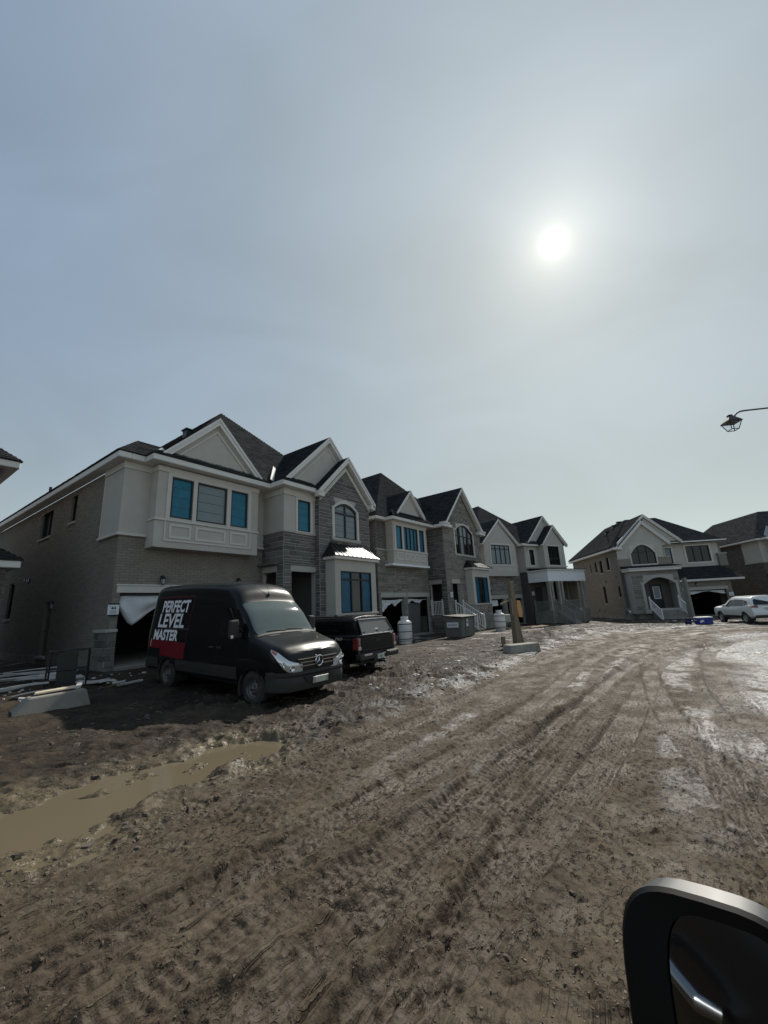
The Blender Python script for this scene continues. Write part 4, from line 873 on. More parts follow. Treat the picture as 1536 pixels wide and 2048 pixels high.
h.veneer('stone', M['stone_tan'], Pl('F', -2.09), LBX[0], LBX[1], -0.1, 1.74, [], **LT)
mb = MB(); mb.box(5.95, 8.7, -1.3, 1.4, -0.2, 1.15); h.part('porch_floor', mb, M['concrete'])
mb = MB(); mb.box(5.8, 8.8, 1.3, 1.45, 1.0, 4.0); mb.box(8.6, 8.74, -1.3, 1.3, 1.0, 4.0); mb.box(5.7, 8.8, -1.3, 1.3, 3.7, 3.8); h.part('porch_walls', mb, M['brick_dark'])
h.railing((5.86, -1.02, 1.15), (5.86, -0.12, 1.15), h=1.0, n=7)
for k in range(6):
    mb = MB(); mb.box(6.75, 7.75, -1.5 - 0.28 * (k + 1), -1.5 - 0.28 * k, -0.2, 1.15 - 0.17 * (k + 1)); h.part('step', mb, M['concrete_pale'], bevel=0.01)
h.railing((6.70, -1.6, 1.1), (6.70, -3.15, 0.1), h=0.95, n=9); h.railing((7.82, -1.6, 1.1), (7.82, -3.15, 0.1), h=0.95, n=9)
# eaves, gables, roofs
mb = MB(); mb.box(-0.4, 0.0, -0.4, 16.3, 7.40, 7.62); mb.box(0, 0.62, -0.4, 0, 7.40, 7.62); mb.box(0.62, 5.44, -1.0, 0, 7.401, 7.62); mb.box(5.46, 6.7, -1.9, -1.0, 7.402, 7.62); mb.box(5.44, 5.9, -1.0, 0, 7.403, 7.62); mb.box(11.3, 12.4, -1.9, -1.5, 7.402, 7.62); mb.box(11.9, 12.4, -1.5, 16.3, 7.4, 7.62); h.part('eaves', mb, M['fascia'], bevel=0.02)
mb = MB(); mb.prism([(1.75, -0.62, 8.1), (4.3, -0.62, 8.1), (3.03, -0.62, 9.6)], (0, 0.1, 0)); g = h.part('gable', mb, M['stucco'])
h.rakes(-0.82, -0.60, (3.03, 9.78), (1.35, 8.02), (4.70, 8.02), h=0.24)
h.rakes(-1.85, -1.52, (8.94, 10.98), (5.72, 7.62), (12.16, 7.62), h=0.24)
for xa, xb in ((5.46, 6.3), (11.6, 12.4)): mb = MB(); mb.box(xa, xb, -1.95, -1.52, 7.625, 7.75); h.part('eave_return', mb, M['fascia'])
mb = MB(); pt.box(mb, 8.84, 9.06, 9.5, 9.72, 0.0, 0.04); h.part('datestone', mb, M['precast'])
z0 = 7.63
h.roof([[(-0.45, -0.45, z0), (12.4, -0.45, z0), (5.9, 4.0, 13.05)], [(-0.45, 16.3, z0), (-0.45, -0.45, z0), (5.9, 4.0, 13.05), (5.9, 11.0, 13.05)], [(12.4, -0.45, z0), (12.4, 16.3, z0), (5.9, 11.0, 13.05), (5.9, 4.0, 13.05)], [(12.4, 16.3, z0), (-0.45, 16.3, z0), (5.9, 11, 13.05)],
        [(0.58, -1.05, z0), (5.5, -1.05, z0), (5.0, -0.5, 8.18), (1.05, -0.5, 8.18)]], M['shingle'], name='main_roof', nmax=80)
h.roof([[(1.33, 3.0, 8.05), (1.33, -0.82, 8.05), (3.03, -0.82, 9.8), (3.03, 2.6, 9.8)], [(4.72, -0.82, 8.05), (4.72, 3.0, 8.05), (3.03, 2.6, 9.8), (3.03, -0.82, 9.8)]], M['shingle'], name='gable_roof')
h.roof([[(5.60, 5.5, 7.58), (5.60, -1.85, 7.58), (8.94, -1.85, 11.02), (8.94, 5.5, 11.02)], [(12.28, -1.85, 7.58), (12.28, 5.5, 7.58), (8.94, 5.5, 11.02), (8.94, -1.85, 11.02)]], M['shingle'], name='gable_roof', nmax=150)
h.flashing((7.2, 1.9, 9.35), (5.5, -0.7, 7.75))
mb = MB(); mb.box(7.0, 7.5, 0.3, 0.8, 9.0, 9.55); h.part('roof_vent', mb, M['blackmetal'])
h.finish(260)

# ================================================================== third house, porch with white fascia
P3 = Vector((12.784, 39.722, 0)); y3 = R(58); fd3 = Vector((math.sin(y3), math.cos(y3), 0))
h = House('porch_house', P3 - fd3 * 4.9, 58, 'stucco and brick house whose deep front porch is topped by a white band'); h3 = h
o_ = 4.9; pf = Pl('F', 0.0); GA, GB = (0.55, 2.55, -0.15, 2.17), (2.95, 5.03, -0.15, 2.17)
mb = MB(); h.wall(mb, pf, 0.0, 5.2, -0.15, 7.1, [GA, GB], t=0.25); h.part('front_wall', mb, M['stone_mortar'])
mb = MB(); mb.box(0, 0.2, 0.25, 15, -0.4, 7.1); mb.box(0, 10.5, 14.8, 15, -0.4, 7.1); mb.box(10.3, 10.5, -1.4, 14.8, -0.4, 7.1); h.part('side_wall', mb, M['brick_tan'])
h.veneer('stone', M['stone_tan'], pf, 0, 5.2, -0.15, 4.3, [(GA[0], GA[1], -1, 2.5), (GB[0], GB[1], -1, 2.5), (0.45, 5.1, 2.17, 2.5)], **LT)
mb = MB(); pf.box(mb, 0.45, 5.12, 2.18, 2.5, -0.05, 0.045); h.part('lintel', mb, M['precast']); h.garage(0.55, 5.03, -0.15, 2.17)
mb = MB(); mb.box(2.55, 2.95, 0.24, 0.3, -0.15, 2.17); h.part('garage_pier', mb, M['stone_mortar'])
h.lantern(pf, 0.95, 2.75); h.lantern(pf, 3.9, 2.75)
mb = MB(); mb.box(0.62, 1.95, 0.22, 0.26, 1.55, 2.1); h.part('garage_door_section', mb, M['panel'])
h.bay(0.06, 4.28, -0.6, 4.22, 7.25, 5.2, [(0.94, 3.42, 5.34, 7.13, dict(panes=[SG], cols=(0.25, 0.5, 0.75), rows=(0.80,), bar=0.075))], [(1.05, 1.5, 4.72, 5.0), (1.6, 2.1, 4.72, 5.0), (2.2, 2.7, 4.72, 5.0), (2.8, 3.3, 4.72, 5.0)], crown=False)
mb = MB(); mb.prism([(0.06, -0.6, 7.25), (4.28, -0.6, 7.25), (2.17, -0.6, 9.4)], (0, 0.15, 0)); h.part('gable', mb, M['stucco']); h.rakes(-0.8, -0.58, (2.17, 9.62), (-0.2, 7.3), (4.6, 7.3), h=0.2)
# stepped right half
ps = Pl('F', -0.9)
mb = MB(); h.wall(mb, ps, 5.2, 10.4, 4.6, 7.1, [(5.85, 6.55, 5.25, 6.78)], t=0.2); h.wall(mb, Pl('L', 5.2), -0.7, 0, 4.6, 7.1, (), t=0.2); h.wall(mb, Pl('F', -1.65), 7.15, 10.4, 4.5, 7.25, [(7.75, 9.5, 5.2, 7.1)], t=0.2); mb.box(7.15, 7.35, -1.45, -0.9, 4.5, 7.25); mb.box(10.2, 10.4, -1.45, -0.9, 4.5, 7.25); mb.prism([(7.15, -1.65, 7.25), (10.4, -1.65, 7.25), (8.78, -1.65, 9.0)], (0, 0.15, 0)); h.part('upper_wall', mb, M['stucco'])
h.window(ps, 5.85, 6.55, 5.25, 6.78, cols=(None,), trim=0.04, tw=0.13); h.window(Pl('F', -1.65), 7.75, 9.5, 5.2, 7.1, cols=(0.5,), rows=(0.4,), trim=0.04, tw=0.13)
mb = MB(); mb.box(6.9, 10.5, -1.75, -1.6, 5.02, 5.1); h.part('stucco_band', mb, M['trim']); mb = MB(); mb.box(5.2, 7.1, -0.98, -0.9, 5.02, 5.1); h.part('stucco_band', mb, M['trim'])
mb = MB(); mb.prism([(5.62, -0.92, 7.4), (11.1, -0.92, 7.4), (8.4, -0.92, 10.2)], (0, 0.1, 0)); h.part('gable', mb, M['stucco']); h.rakes(-1.15, -0.93, (8.4, 10.35), (5.55, 7.45), (11.2, 7.45), h=0.22)
h.rakes(-1.9, -1.66, (8.78, 9.25), (6.85, 7.3), (10.75, 7.3), h=0.22)
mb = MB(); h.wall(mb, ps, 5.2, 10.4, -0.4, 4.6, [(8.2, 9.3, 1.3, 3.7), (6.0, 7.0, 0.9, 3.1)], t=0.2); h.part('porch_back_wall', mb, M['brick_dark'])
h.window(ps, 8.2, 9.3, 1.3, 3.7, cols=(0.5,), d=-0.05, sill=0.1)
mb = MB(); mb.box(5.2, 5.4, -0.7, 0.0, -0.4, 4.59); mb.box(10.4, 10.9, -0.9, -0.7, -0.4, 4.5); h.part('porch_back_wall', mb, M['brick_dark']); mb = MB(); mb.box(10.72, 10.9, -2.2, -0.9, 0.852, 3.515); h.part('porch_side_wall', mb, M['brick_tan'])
mb = MB(); ps.box(mb, 6.02, 6.98, 0.9, 3.08, -0.15, -0.08); h.part('front_door', mb, M['frame'])
# porch
mb = MB(); mb.box(5.25, 10.9, -3.1, -1.12, -0.5, 0.85); h.part('porch_base', mb, M['concrete'])
h.veneer('brick', M['brick_tan'], Pl('F', -3.1), 5.25, 10.9, -0.3, 0.75, [])
mb = MB(); mb.box(5.22, 10.95, -3.12, -2.9, 3.52, 4.50); mb.box(5.22, 5.42, -2.9, -0.9, 3.52, 4.50); mb.box(10.75, 10.95, -2.9, -0.9, 3.52, 4.5); h.part('porch_fascia', mb, M['panel'])
mb = MB(); mb.box(5.10, 11.05, -3.25, -0.9, 4.50, 4.62); h.part('porch_roof', mb, M['fascia']); mb = MB(); mb.prism([(5.05, -3.3, 4.622), (11.1, -3.3, 4.622), (11.1, -0.9, 4.85), (5.05, -0.9, 4.85)], (0, 0, 0.05)); h.part('porch_roof_covering', mb, M['shingle'])
for x, y in ((5.40, -2.95), (5.75, -2.95), (10.3, -2.95), (10.7, -2.95), (7.2, -2.95), (6.75, -2.95)):
    mb = MB(); mb.box(x - 0.13, x + 0.13, y - 0.13, y + 0.13, 0.851, 3.52); mb.box(x - 0.17, x + 0.17, y - 0.17, y + 0.17, 0.852, 1.0); mb.box(x - 0.16, x + 0.16, y - 0.16, y + 0.16, 3.36, 3.515); h.part('porch_column', mb, M['concrete_pale'], bevel=0.01)
h.railing((7.35, -2.95, 0.85), (10.2, -2.95, 0.85), h=0.9, n=22, mt=M['rail_grey']); h.railing((5.38, -2.7, 0.85), (5.38, -1.2, 0.85), h=0.9, n=12, mt=M['rail_grey'])
for k in range(6):
    mb = MB(); mb.box(5.9, 7.15, -3.1 - 0.28 * (k + 1), -3.1 - 0.28 * k, -0.5, 0.85 - 0.18 * (k + 1)); h.part('step', mb, M['concrete'], bevel=0.01)
h.railing((5.82, -3.2, 0.8), (5.82, -4.8, -0.25), h=0.95, n=9, mt=M['rail_grey']); h.railing((7.22, -3.2, 0.8), (7.22, -4.8, -0.25), h=0.95, n=9, mt=M['rail_grey'])
mb = MB(); mb.box(-0.4, 0.0, -0.4, 15.3, 7.1, 7.3); mb.box(4.6, 5.2, -1.3, 0, 7.1, 7.3); mb.box(5.2, 6.9, -1.3, -0.9, 7.1, 7.3); mb.box(10.4, 10.9, -1.3, 15.3, 7.1, 7.3); h.part('eaves', mb, M['fascia'])
z0 = 7.31
h.roof([[(-0.4, -0.4, z0), (10.9, -0.4, z0), (4.6, 4.0, 12.3)], [(-0.4, 15.3, z0), (-0.4, -0.4, z0), (4.6, 4.0, 12.3), (4.6, 10, 12.3)], [(10.9, -0.4, z0), (10.9, 15.3, z0), (4.6, 10, 12.3), (4.6, 4.0, 12.3)], [(10.9, 15.3, z0), (-0.4, 15.3, z0), (4.6, 10, 12.3)], [(5.15, -1.35, z0), (7.2, -1.35, z0), (7.2, -0.85, 7.7), (5.6, -0.85, 7.7)]], M['shingle_warm'], name='main_roof')
h.roof([[(-0.25, 3, 7.28), (-0.25, -0.8, 7.28), (2.17, -0.8, 9.64), (2.17, 3, 9.64)], [(4.6, -0.8, 7.28), (4.6, 3, 7.28), (2.17, 3, 9.64), (2.17, -0.8, 9.64)]], M['shingle'], name='gable_roof')
h.roof([[(5.5, 4, 7.42), (5.5, -1.15, 7.42), (8.4, -1.15, 10.37), (8.4, 4, 10.37)], [(11.25, -1.15, 7.42), (11.25, 4, 7.42), (8.4, 4, 10.37), (8.4, -1.15, 10.37)]], M['shingle'], name='gable_roof')
h.roof([[(6.82, -0.5, 7.28), (6.82, -1.9, 7.28), (8.78, -1.9, 9.27), (8.78, -0.5, 9.27)], [(10.78, -1.9, 7.28), (10.78, -0.5, 7.28), (8.78, -0.5, 9.27), (8.78, -1.9, 9.27)]], M['shingle'], name='gable_roof')
h.flashing((5.9, 0.9, 8.4), (4.75, -0.5, 7.4))
h.finish(200)

# ================================================================== house across the end of the street, arched porch
P4 = Vector((30.327, 37.146, 0)); y4 = R(96); fd4 = Vector((math.sin(y4), math.cos(y4), 0))
h = House('corner_house', P4 - fd4 * 8.25, 96, 'tan brick house with arched stone porch and wide garage beside the white SUV'); h4 = h
pf = Pl('F', 0.0); G4 = (4.85, 8.42, -0.25, 2.02)
mb = MB(); h.wall(mb, pf, 4.2, 8.95, -0.25, 3.0, [G4], t=0.25); mb.box(8.75, 8.95, 0.25, 1.5, -0.3, 3.0); h.part('front_wall', mb, M['brick_tan'])
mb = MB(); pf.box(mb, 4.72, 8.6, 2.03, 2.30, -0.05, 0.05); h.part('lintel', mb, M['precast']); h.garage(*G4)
h.veneer('brick', M['brick_tan'], pf, 4.2, 8.95, -0.2, 2.85, [(G4[0], G4[1], -1, 2.3), (4.7, 8.6, 2.02, 2.3)]); h.lantern(pf, 6.0, 2.5)
sw = [(2.55, 3.35, 4.45, 5.75), (4.45, 5.1, 4.3, 5.6), (5.9, 6.4, 4.45, 5.6), (7.4, 7.7, 4.5, 5.5), (4.6, 5.25, 1.2, 2.95), (1.3, 1.75, 1.75, 2.78)]
mb = MB(); h.wall(mb, Pl('L', 0.0), 0.9, 13, 0.1, 6.25, sw, t=0.25); mb.box(0, 9.8, 12.8, 13, -0.3, 6.25); mb.box(9.55, 9.75, 1.5, 12.8, -0.3, 6.4); h.part('side_wall', mb, M['mortar'])
h.veneer('brick', M['brick_tan'], Pl('L', 0.0), 0.7, 13, 0.1, 6.2, sw, course=(0.10,), length=(0.3, 0.3))
mb = MB(); mb.box(-0.03, 0.3, 0.68, 13.05, -0.9, 0.095); mb.box(0.0, 4.3, 0.5, 0.9, -0.9, 0.1); h.part('foundation', mb, M['concrete'])
for q in sw: h.window(Pl('L', 0.0), *q, cols=(None,), d=-0.07, sill=0.06)
for a, z in ((7.0, 0.35), (5.6, 0.32), (3.9, 3.3), (4.2, 3.25), (1.6, 3.6)):
    mb = MB(); Pl('L', 0).box(mb, a, a + 0.2, z, z + 0.22, 0, 0.05); h.part('wall_vent', mb, M['blackmetal'])
# arched upper gable
pa = Pl('F', 0.7); AR = (1.25, 3.45, 4.72, 6.55)
mb = MB(); pa.box(mb, 0.0, 4.2, -0.2, 4.299, 0, -0.2); h.part('lower_wall', mb, M['brick_dark'])  # umber in place of tan: the porch's dark put into the colour
mb = MB(); h.wall(mb, pa, 0.0, 4.2, 4.3, 6.4, [AR], t=0.2); mb.prism([(0.0, 0.7, 6.4), (AR[0], 0.7, 6.4), (AR[0], 0.7, 7.6)], (0, 0.2, 0)); mb.prism([(AR[1], 0.7, 6.4), (4.9, 0.7, 6.4), (AR[1], 0.7, 7.9)], (0, 0.2, 0)); mb.prism([(AR[0], 0.7, 6.56), (AR[1], 0.7, 6.56), (AR[1], 0.7, 7.9), (2.62, 0.7, 8.7), (AR[0], 0.7, 7.6)], (0, 0.2, 0)); h.part('gable_wall', mb, M['stucco'])
h.window(pa, *AR, cols=(0.33, 0.67), rows=(0.62,), panes=[DG], arch=0.85, trim=0.05, tw=0.14)
mb = MB(); mb.box(-0.05, 1.1, 0.6, 0.7, 4.3, 5.25); mb.box(3.6, 4.65, 0.6, 0.7, 4.3, 5.25); h.part('gable_brick', mb, M['brick_tan']); mb = MB(); mb.box(-0.1, 1.1, 0.55, 0.72, 5.25, 5.33); mb.box(3.6, 4.7, 0.55, 0.72, 5.25, 5.33); h.part('stone_band', mb, M['precast'])
h.rakes(0.45, 0.68, (2.62, 8.86), (0.15, 6.45), (4.85, 6.62), h=0.3); h.rakes(0.72, 0.98, (3.05, 9.52), (0.3, 6.9), (6.1, 6.75), h=0.26)
mb = MB(); mb.prism([(2.6, 0.9, 6.6), (5.9, 0.9, 6.8), (3.05, 0.9, 9.3)], (0, 0.1, 0)); h.part('gable', mb, M['stucco'])
# upper right wall set back over the garage
pu = Pl('F', 1.5); w1_, w2_ = (4.78, 5.35, 4.66, 6.14), (6.65, 8.76, 4.68, 6.22)
mb = MB(); h.wall(mb, pu, 4.2, 9.56, 3.0, 6.7, [w1_, w2_], t=0.2); h.part('upper_wall', mb, M['stucco'])
h.window(pu, *w1_, cols=(None,), trim=0.05, tw=0.12, panes=[SG]); h.window(pu, *w2_, cols=(0.33, 0.67), trim=0.06, tw=0.16)
mb = MB(); mb.box(9.3, 10.0, 1.25, 1.6, 4.2, 5.3); h.part('corner_pier', mb, M['brick_tan']); mb = MB(); mb.box(9.25, 10.05, 1.2, 1.65, 5.3, 5.4); h.part('stone_cap', mb, M['precast'])
# porch
pp = Pl('F', -0.6); AO = (1.25, 3.95, 0.6, 3.38)
mb = MB(); h.wall(mb, pp, 0.3, 4.35, 0.2, 4.0, [AO], t=0.3)
K = 14
for k in range(K):
    x0, x1 = AO[0] + (AO[1] - AO[0]) * k / K, AO[0] + (AO[1] - AO[0]) * (k + 1) / K; f_ = lambda x: 2.75 + 0.6 * (1 - ((x - 2.6) / 1.35) ** 2)
    mb.prism([(x0, -0.6, f_(x0)), (x1, -0.6, f_(x1)), (x1, -0.6, 3.381), (x0, -0.6, 3.381)], (0, 0.3, 0))
mb.box(0.3, 0.5, -0.3, 0.7, 0.2, 4.0); mb.box(4.15, 4.35, -0.3, 0.7, 0.2, 4.0); h.part('porch_wall', mb, M['stone_mortar'])
h.veneer('stone', M['stone_tan'], pp, 0.3, 4.35, 0.2, 2.75, [(AO[0] - 0.25, AO[1] + 0.25, 0, 3)], **LT); h.veneer('stone', M['stone_tan'], pp, 0.3, 4.35, 2.75, 4.0, [(1.0, 4.2, 2.7, 3.1), (1.3, 3.9, 2.7, 3.62)], **LT)
mb = MB(); g2 = lambda x: 2.75 + 0.86 * (1 - ((x - 2.6) / 1.58) ** 2)
pp.box(mb, AO[0] - 0.22, AO[0], 0.6, 2.75, -0.1, 0.05); pp.box(mb, AO[1], AO[1] + 0.22, 0.6, 2.75, -0.1, 0.05)
for k in range(K):
    x0, x1 = 1.03 + 3.14 * k / K, 1.03 + 3.14 * (k + 1) / K; lo = lambda x: f_(x) if AO[0] < x < AO[1] else 2.75
    pp.prism(mb, [(x0, lo(x0)), (x1, lo(x1)), (x1, g2(x1)), (x0, g2(x0))], -0.1, 0.05)
h.part('arch_surround', mb, M['precast'])
mb = MB(); mb.box(0.1, 4.6, -0.85, 0.7, 3.98, 4.2); mb.box(0.0, 4.7, -0.95, 0.7, 4.2, 4.28); h.part('porch_fascia', mb, M['fascia'], bevel=0.02); mb = MB(); mb.prism([(0.0, -0.95, 4.282), (4.7, -0.95, 4.282), (4.7, 0.7, 4.55), (0.0, 0.7, 4.55)], (0, 0, 0.05)); h.part('porch_roof', mb, M['shingle'])
mb = MB(); mb.box(0.5, 4.15, -0.3, 0.72, -0.5, 0.6); h.part('porch_floor', mb, M['concrete'])
mb = MB(); mb.box(2.35, 3.3, 0.58, 0.64, 0.6, 2.8); d_ = h.part('front_door', mb, M['frame'])
mb = MB()
for q in ((2.52, 3.12, 1.45, 1.5), (2.52, 3.12, 2.5, 2.55), (2.52, 2.57, 1.5, 2.5), (3.07, 3.12, 1.5, 2.5)): mb.box(q[0], q[1], 0.55, 0.58, q[2], q[3])
h.part('door_light', mb, M['panel'], d_); mb = MB(); mb.box(2.57, 3.07, 0.56, 0.58, 1.5, 2.5); h.part('pane', mb, SG, d_)
for k in range(6):
    mb = MB(); mb.box(1.5, 3.8, -0.6 - 0.28 * (k + 1), -0.6 - 0.28 * k, -0.7, 0.6 - 0.17 * (k + 1)); h.part('step', mb, M['concrete'], bevel=0.01)
h.railing((1.42, -0.72, 0.6), (1.42, -2.3, -0.42), h=0.95, n=9); h.railing((3.88, -0.72, 0.6), (3.88, -2.3, -0.42), h=0.95, n=9); h.railing((0.55, -0.45, 0.6), (1.1, -0.45, 0.6), h=0.95, n=4)
# eaves and roofs
mb = MB(); mb.box(-0.4, 0.0, 0.3, 13.3, 6.2, 6.42); mb.box(4.6, 10.2, 1.0, 1.5, 6.45, 6.68); mb.box(9.75, 10.2, 1.5, 13.3, 6.45, 6.68); mb.box(3.75, 9.9, -0.45, 0.0, 2.82, 3.04); mb.box(0.0, 0.45, 0.3, 0.7, 6.2, 6.42); h.part('eaves', mb, M['fascia'], bevel=0.02)
h.roof([[(-0.45, 13.3, 6.5), (-0.45, 0.95, 6.5), (3.1, 4.4, 9.75), (3.1, 9.5, 9.75)], [(-0.45, 0.95, 6.5), (10.25, 0.95, 6.5), (6.1, 4.4, 9.75), (3.1, 4.4, 9.75)], [(10.25, 0.95, 6.5), (10.25, 13.3, 6.5), (6.1, 9.5, 9.75), (6.1, 4.4, 9.75)], [(10.25, 13.3, 6.5), (-0.45, 13.3, 6.5), (3.1, 9.5, 9.75), (6.1, 9.5, 9.75)]], M['shingle_warm'], name='main_roof')
mb = MB(); mb.prism([(-0.45, 0.44, 6.43), (0.6, 0.44, 6.43), (0.6, 0.95, 6.52), (-0.45, 0.95, 6.52)], (0, 0, 0.03)); h.part('corner_roof', mb, M['shingle_warm'])
h.roof([[(0.12, 3.5, 6.46), (0.12, 0.45, 6.46), (2.62, 0.45, 8.9), (2.62, 3.5, 8.9)], [(4.88, 0.45, 6.62), (4.88, 3.5, 6.62), (2.62, 3.5, 8.9), (2.62, 0.45, 8.9)]], M['shingle_warm'], name='gable_roof')
h.roof([[(0.9, 4.5, 7.51), (0.9, 0.72, 7.51), (3.05, 0.72, 9.55), (3.05, 4.5, 9.55)], [(6.12, 0.72, 6.78), (6.12, 4.5, 6.78), (3.05, 4.5, 9.55), (3.05, 0.72, 9.55)]], M['shingle_warm'], name='gable_roof')
h.roof([[(3.7, -0.5, 3.05), (9.95, -0.5, 3.05), (9.4, 1.5, 4.25), (4.25, 1.5, 4.25)], [(9.95, -0.5, 3.05), (9.95, 1.8, 3.05), (9.4, 1.5, 4.25)]], M['shingle'], name='garage_roof')
for x, y, z in ((2.0, 6.6, 8.75), (2.9, 5.4, 9.55), (2.6, 6.0, 9.3)):
    mb = MB(); mb.box(x - 0.22, x + 0.22, y - 0.22, y + 0.22, z - 0.2, z + 0.22); h.part('roof_vent', mb, M['blackmetal'])
mb = MB(); mb.tube([(0.7, 3.6, 7.3), (0.7, 3.6, 8.1)], 0.06, 8); h.part('vent_pipe', mb, M['blackmetal'])
h.finish(200)

# ================================================================== dark brick house at the right edge
h = House('dark_brick_house', (35.1 , 37.75), 98, 'dark umber brick house with pale stucco corner, cut off by right edge'); h5 = h
# origin: front left corner of the walls
mb = MB(); mb.box(0.25, 11, 0, 0.25, -0.4, 6.3); mb.box(0, 0.25, 0, 13, -0.4, 6.3); mb.box(0.25, 11, 12.75, 13, -0.4, 6.3); mb.box(10.75, 11, 0.25, 12.75, -0.4, 6.3); h.part('walls', mb, M['mortar'])
h.veneer('brick', M['brick_dark'], Pl('L', 0.0), 0, 13, -0.3, 6.3, [(-1, 2.25, 4.32, 7)]); h.veneer('brick', M['brick_dark'], Pl('F', 0.0), 0, 4, -0.3, 4.25, [(1.2, 6, -1, 2.3)])
mb = MB(); mb.box(-0.06, 0, -0.06, 2.25, 4.32, 6.28); mb.box(0, 0.5, -0.06, 0, 4.32, 6.28); h.part('corner_stucco', mb, M['stucco']); mb = MB(); mb.box(-0.1, 0, -0.1, 2.3, 4.22, 4.33); mb.box(0, 0.5, -0.1, 0, 4.22, 4.33); h.part('stone_band', mb, M['precast'])
h.bay(0.5, 4.5, -0.6, 3.95, 6.3, 4.8, [(1.1, 2.4, 4.9, 6.05, dict(cols=(0.5,)))], [(1.1, 2.4, 4.1, 4.7)])
mb = MB(); mb.box(-0.5, 0, -0.5, 13.4, 6.3, 6.5); mb.box(0, 11.4, -1.0, 0, 6.3, 6.5); h.part('eaves', mb, M['fascia'])
h.roof([[(-0.55, 13.4, 6.51), (-0.55, -0.55, 6.51), (2.6, 2.8, 9.5), (2.6, 10, 9.5)], [(-0.55, -0.55, 6.51), (11.4, -0.55, 6.51), (6.2, 2.8, 9.5), (2.6, 2.8, 9.5)], [(2.6, 2.8, 9.5), (6.2, 2.8, 9.5), (6.2, 10, 9.5), (2.6, 10, 9.5)], [(11.4, -0.55, 6.51), (11.4, 13.4, 6.51), (6.2, 10, 9.5), (6.2, 2.8, 9.5)]], M['shingle_warm'], name='main_roof')
h.roof([[(0.5, 2.5, 6.55), (0.5, -0.9, 6.55), (2.6, -0.9, 8.2), (2.6, 2.5, 8.2)], [(4.7, -0.9, 6.55), (4.7, 2.5, 6.55), (2.6, 2.5, 8.2), (2.6, -0.9, 8.2)]], M['shingle_warm'], name='gable_roof')
mb = MB(); mb.prism([(0.7, -0.7, 6.6), (4.5, -0.7, 6.6), (2.6, -0.7, 8.1)], (0, 0.1, 0)); h.part('gable', mb, M['stucco']); h.rakes(-0.9, -0.7, (2.6, 8.22), (0.45, 6.55), (4.75, 6.55))
h.flashing((1.55, 0.55, 7.62), (0.35, -0.55, 6.62), 0.3)
mb = MB(); mb.box(0.3, 5, -0.9, 0, 2.75, 2.95); h.part('garage_fascia', mb, M['fascia']); h.roof([[(-0.1, -0.95, 2.96), (5.2, -0.95, 2.96), (5.2, -0.05, 3.75), (0.5, -0.05, 3.75)], [(-0.1, 0, 2.96), (-0.1, -0.95, 2.96), (0.5, -0.05, 3.75)]], M['shingle'], name='garage_roof')
mb = MB(); mb.box(1.2, 5.5, 0.0, -0.02, -0.3, 2.2); h.part('garage_panel', mb, M['dark'])  # flat near-black panel on the solid wall, no room behind
h.finish(60)

# ================================================================== neighbour at the left edge (only its eaves and a pier show)
oN = Vector((H1O[0], H1O[1], 0)) + h1.fd * -13.35 + h1.bd * 0.9
h = House('purple_brick_house', oN, 35.5, 'dark brick house at left edge, only two roof corners showing'); h0 = h
mb = MB(); mb.box(0, 10.6, 2.0, 14, -0.2, 7.25); h.part('upper_walls', mb, M['mortar']); mb = MB(); mb.box(0, 10.9, 0.7, 2.0, -0.2, 3.6); h.part('porch_wall', mb, M['mortar'])
h.veneer('brick', M['brick_dark'], Pl('R', 10.6), 2.0, 14, 3.6, 7.2, []); h.veneer('brick', M['brick_dark'], Pl('F', 2.0), 6, 10.6, 4.3, 7.2, []); h.veneer('stone', M['stone'], Pl('F', 0.7), 8.5, 10.9, 0.2, 3.5, [], **LT); h.veneer('stone', M['stone'], Pl('R', 10.9), 0.7, 2.0, 0.2, 3.5, [], **LT)
mb = MB(); mb.box(-0.4, 10.98, 1.6, 14.4, 7.2, 7.45); h.part('eaves', mb, M['fascia'], bevel=0.02); mb = MB(); mb.box(5, 11.15, 0.3, 2.0, 3.62, 3.87); h.part('porch_fascia', mb, M['fascia'], bevel=0.02)
mb = MB(); mb.box(10.5, 10.68, 1.92, 2.4, 5.45, 5.55); h.part('stone_band', mb, M['precast'])
h.roof([[(-0.4, 1.55, 7.46), (11.03, 1.55, 7.46), (6.5, 6, 11.5), (4, 6, 11.5)], [(11.03, 1.55, 7.46), (11.03, 14.4, 7.46), (6.5, 10, 11.5), (6.5, 6, 11.5)]], M['shingle'], name='main_roof', tabs=True)
h.roof([[(5, 0.25, 3.88), (11.2, 0.25, 3.88), (10.6, 2.0, 4.6), (5, 2.0, 4.6)], [(11.2, 0.25, 3.88), (11.2, 2.6, 3.88), (10.6, 2.0, 4.6)]], M['shingle'], name='porch_roof')
h.finish(60)

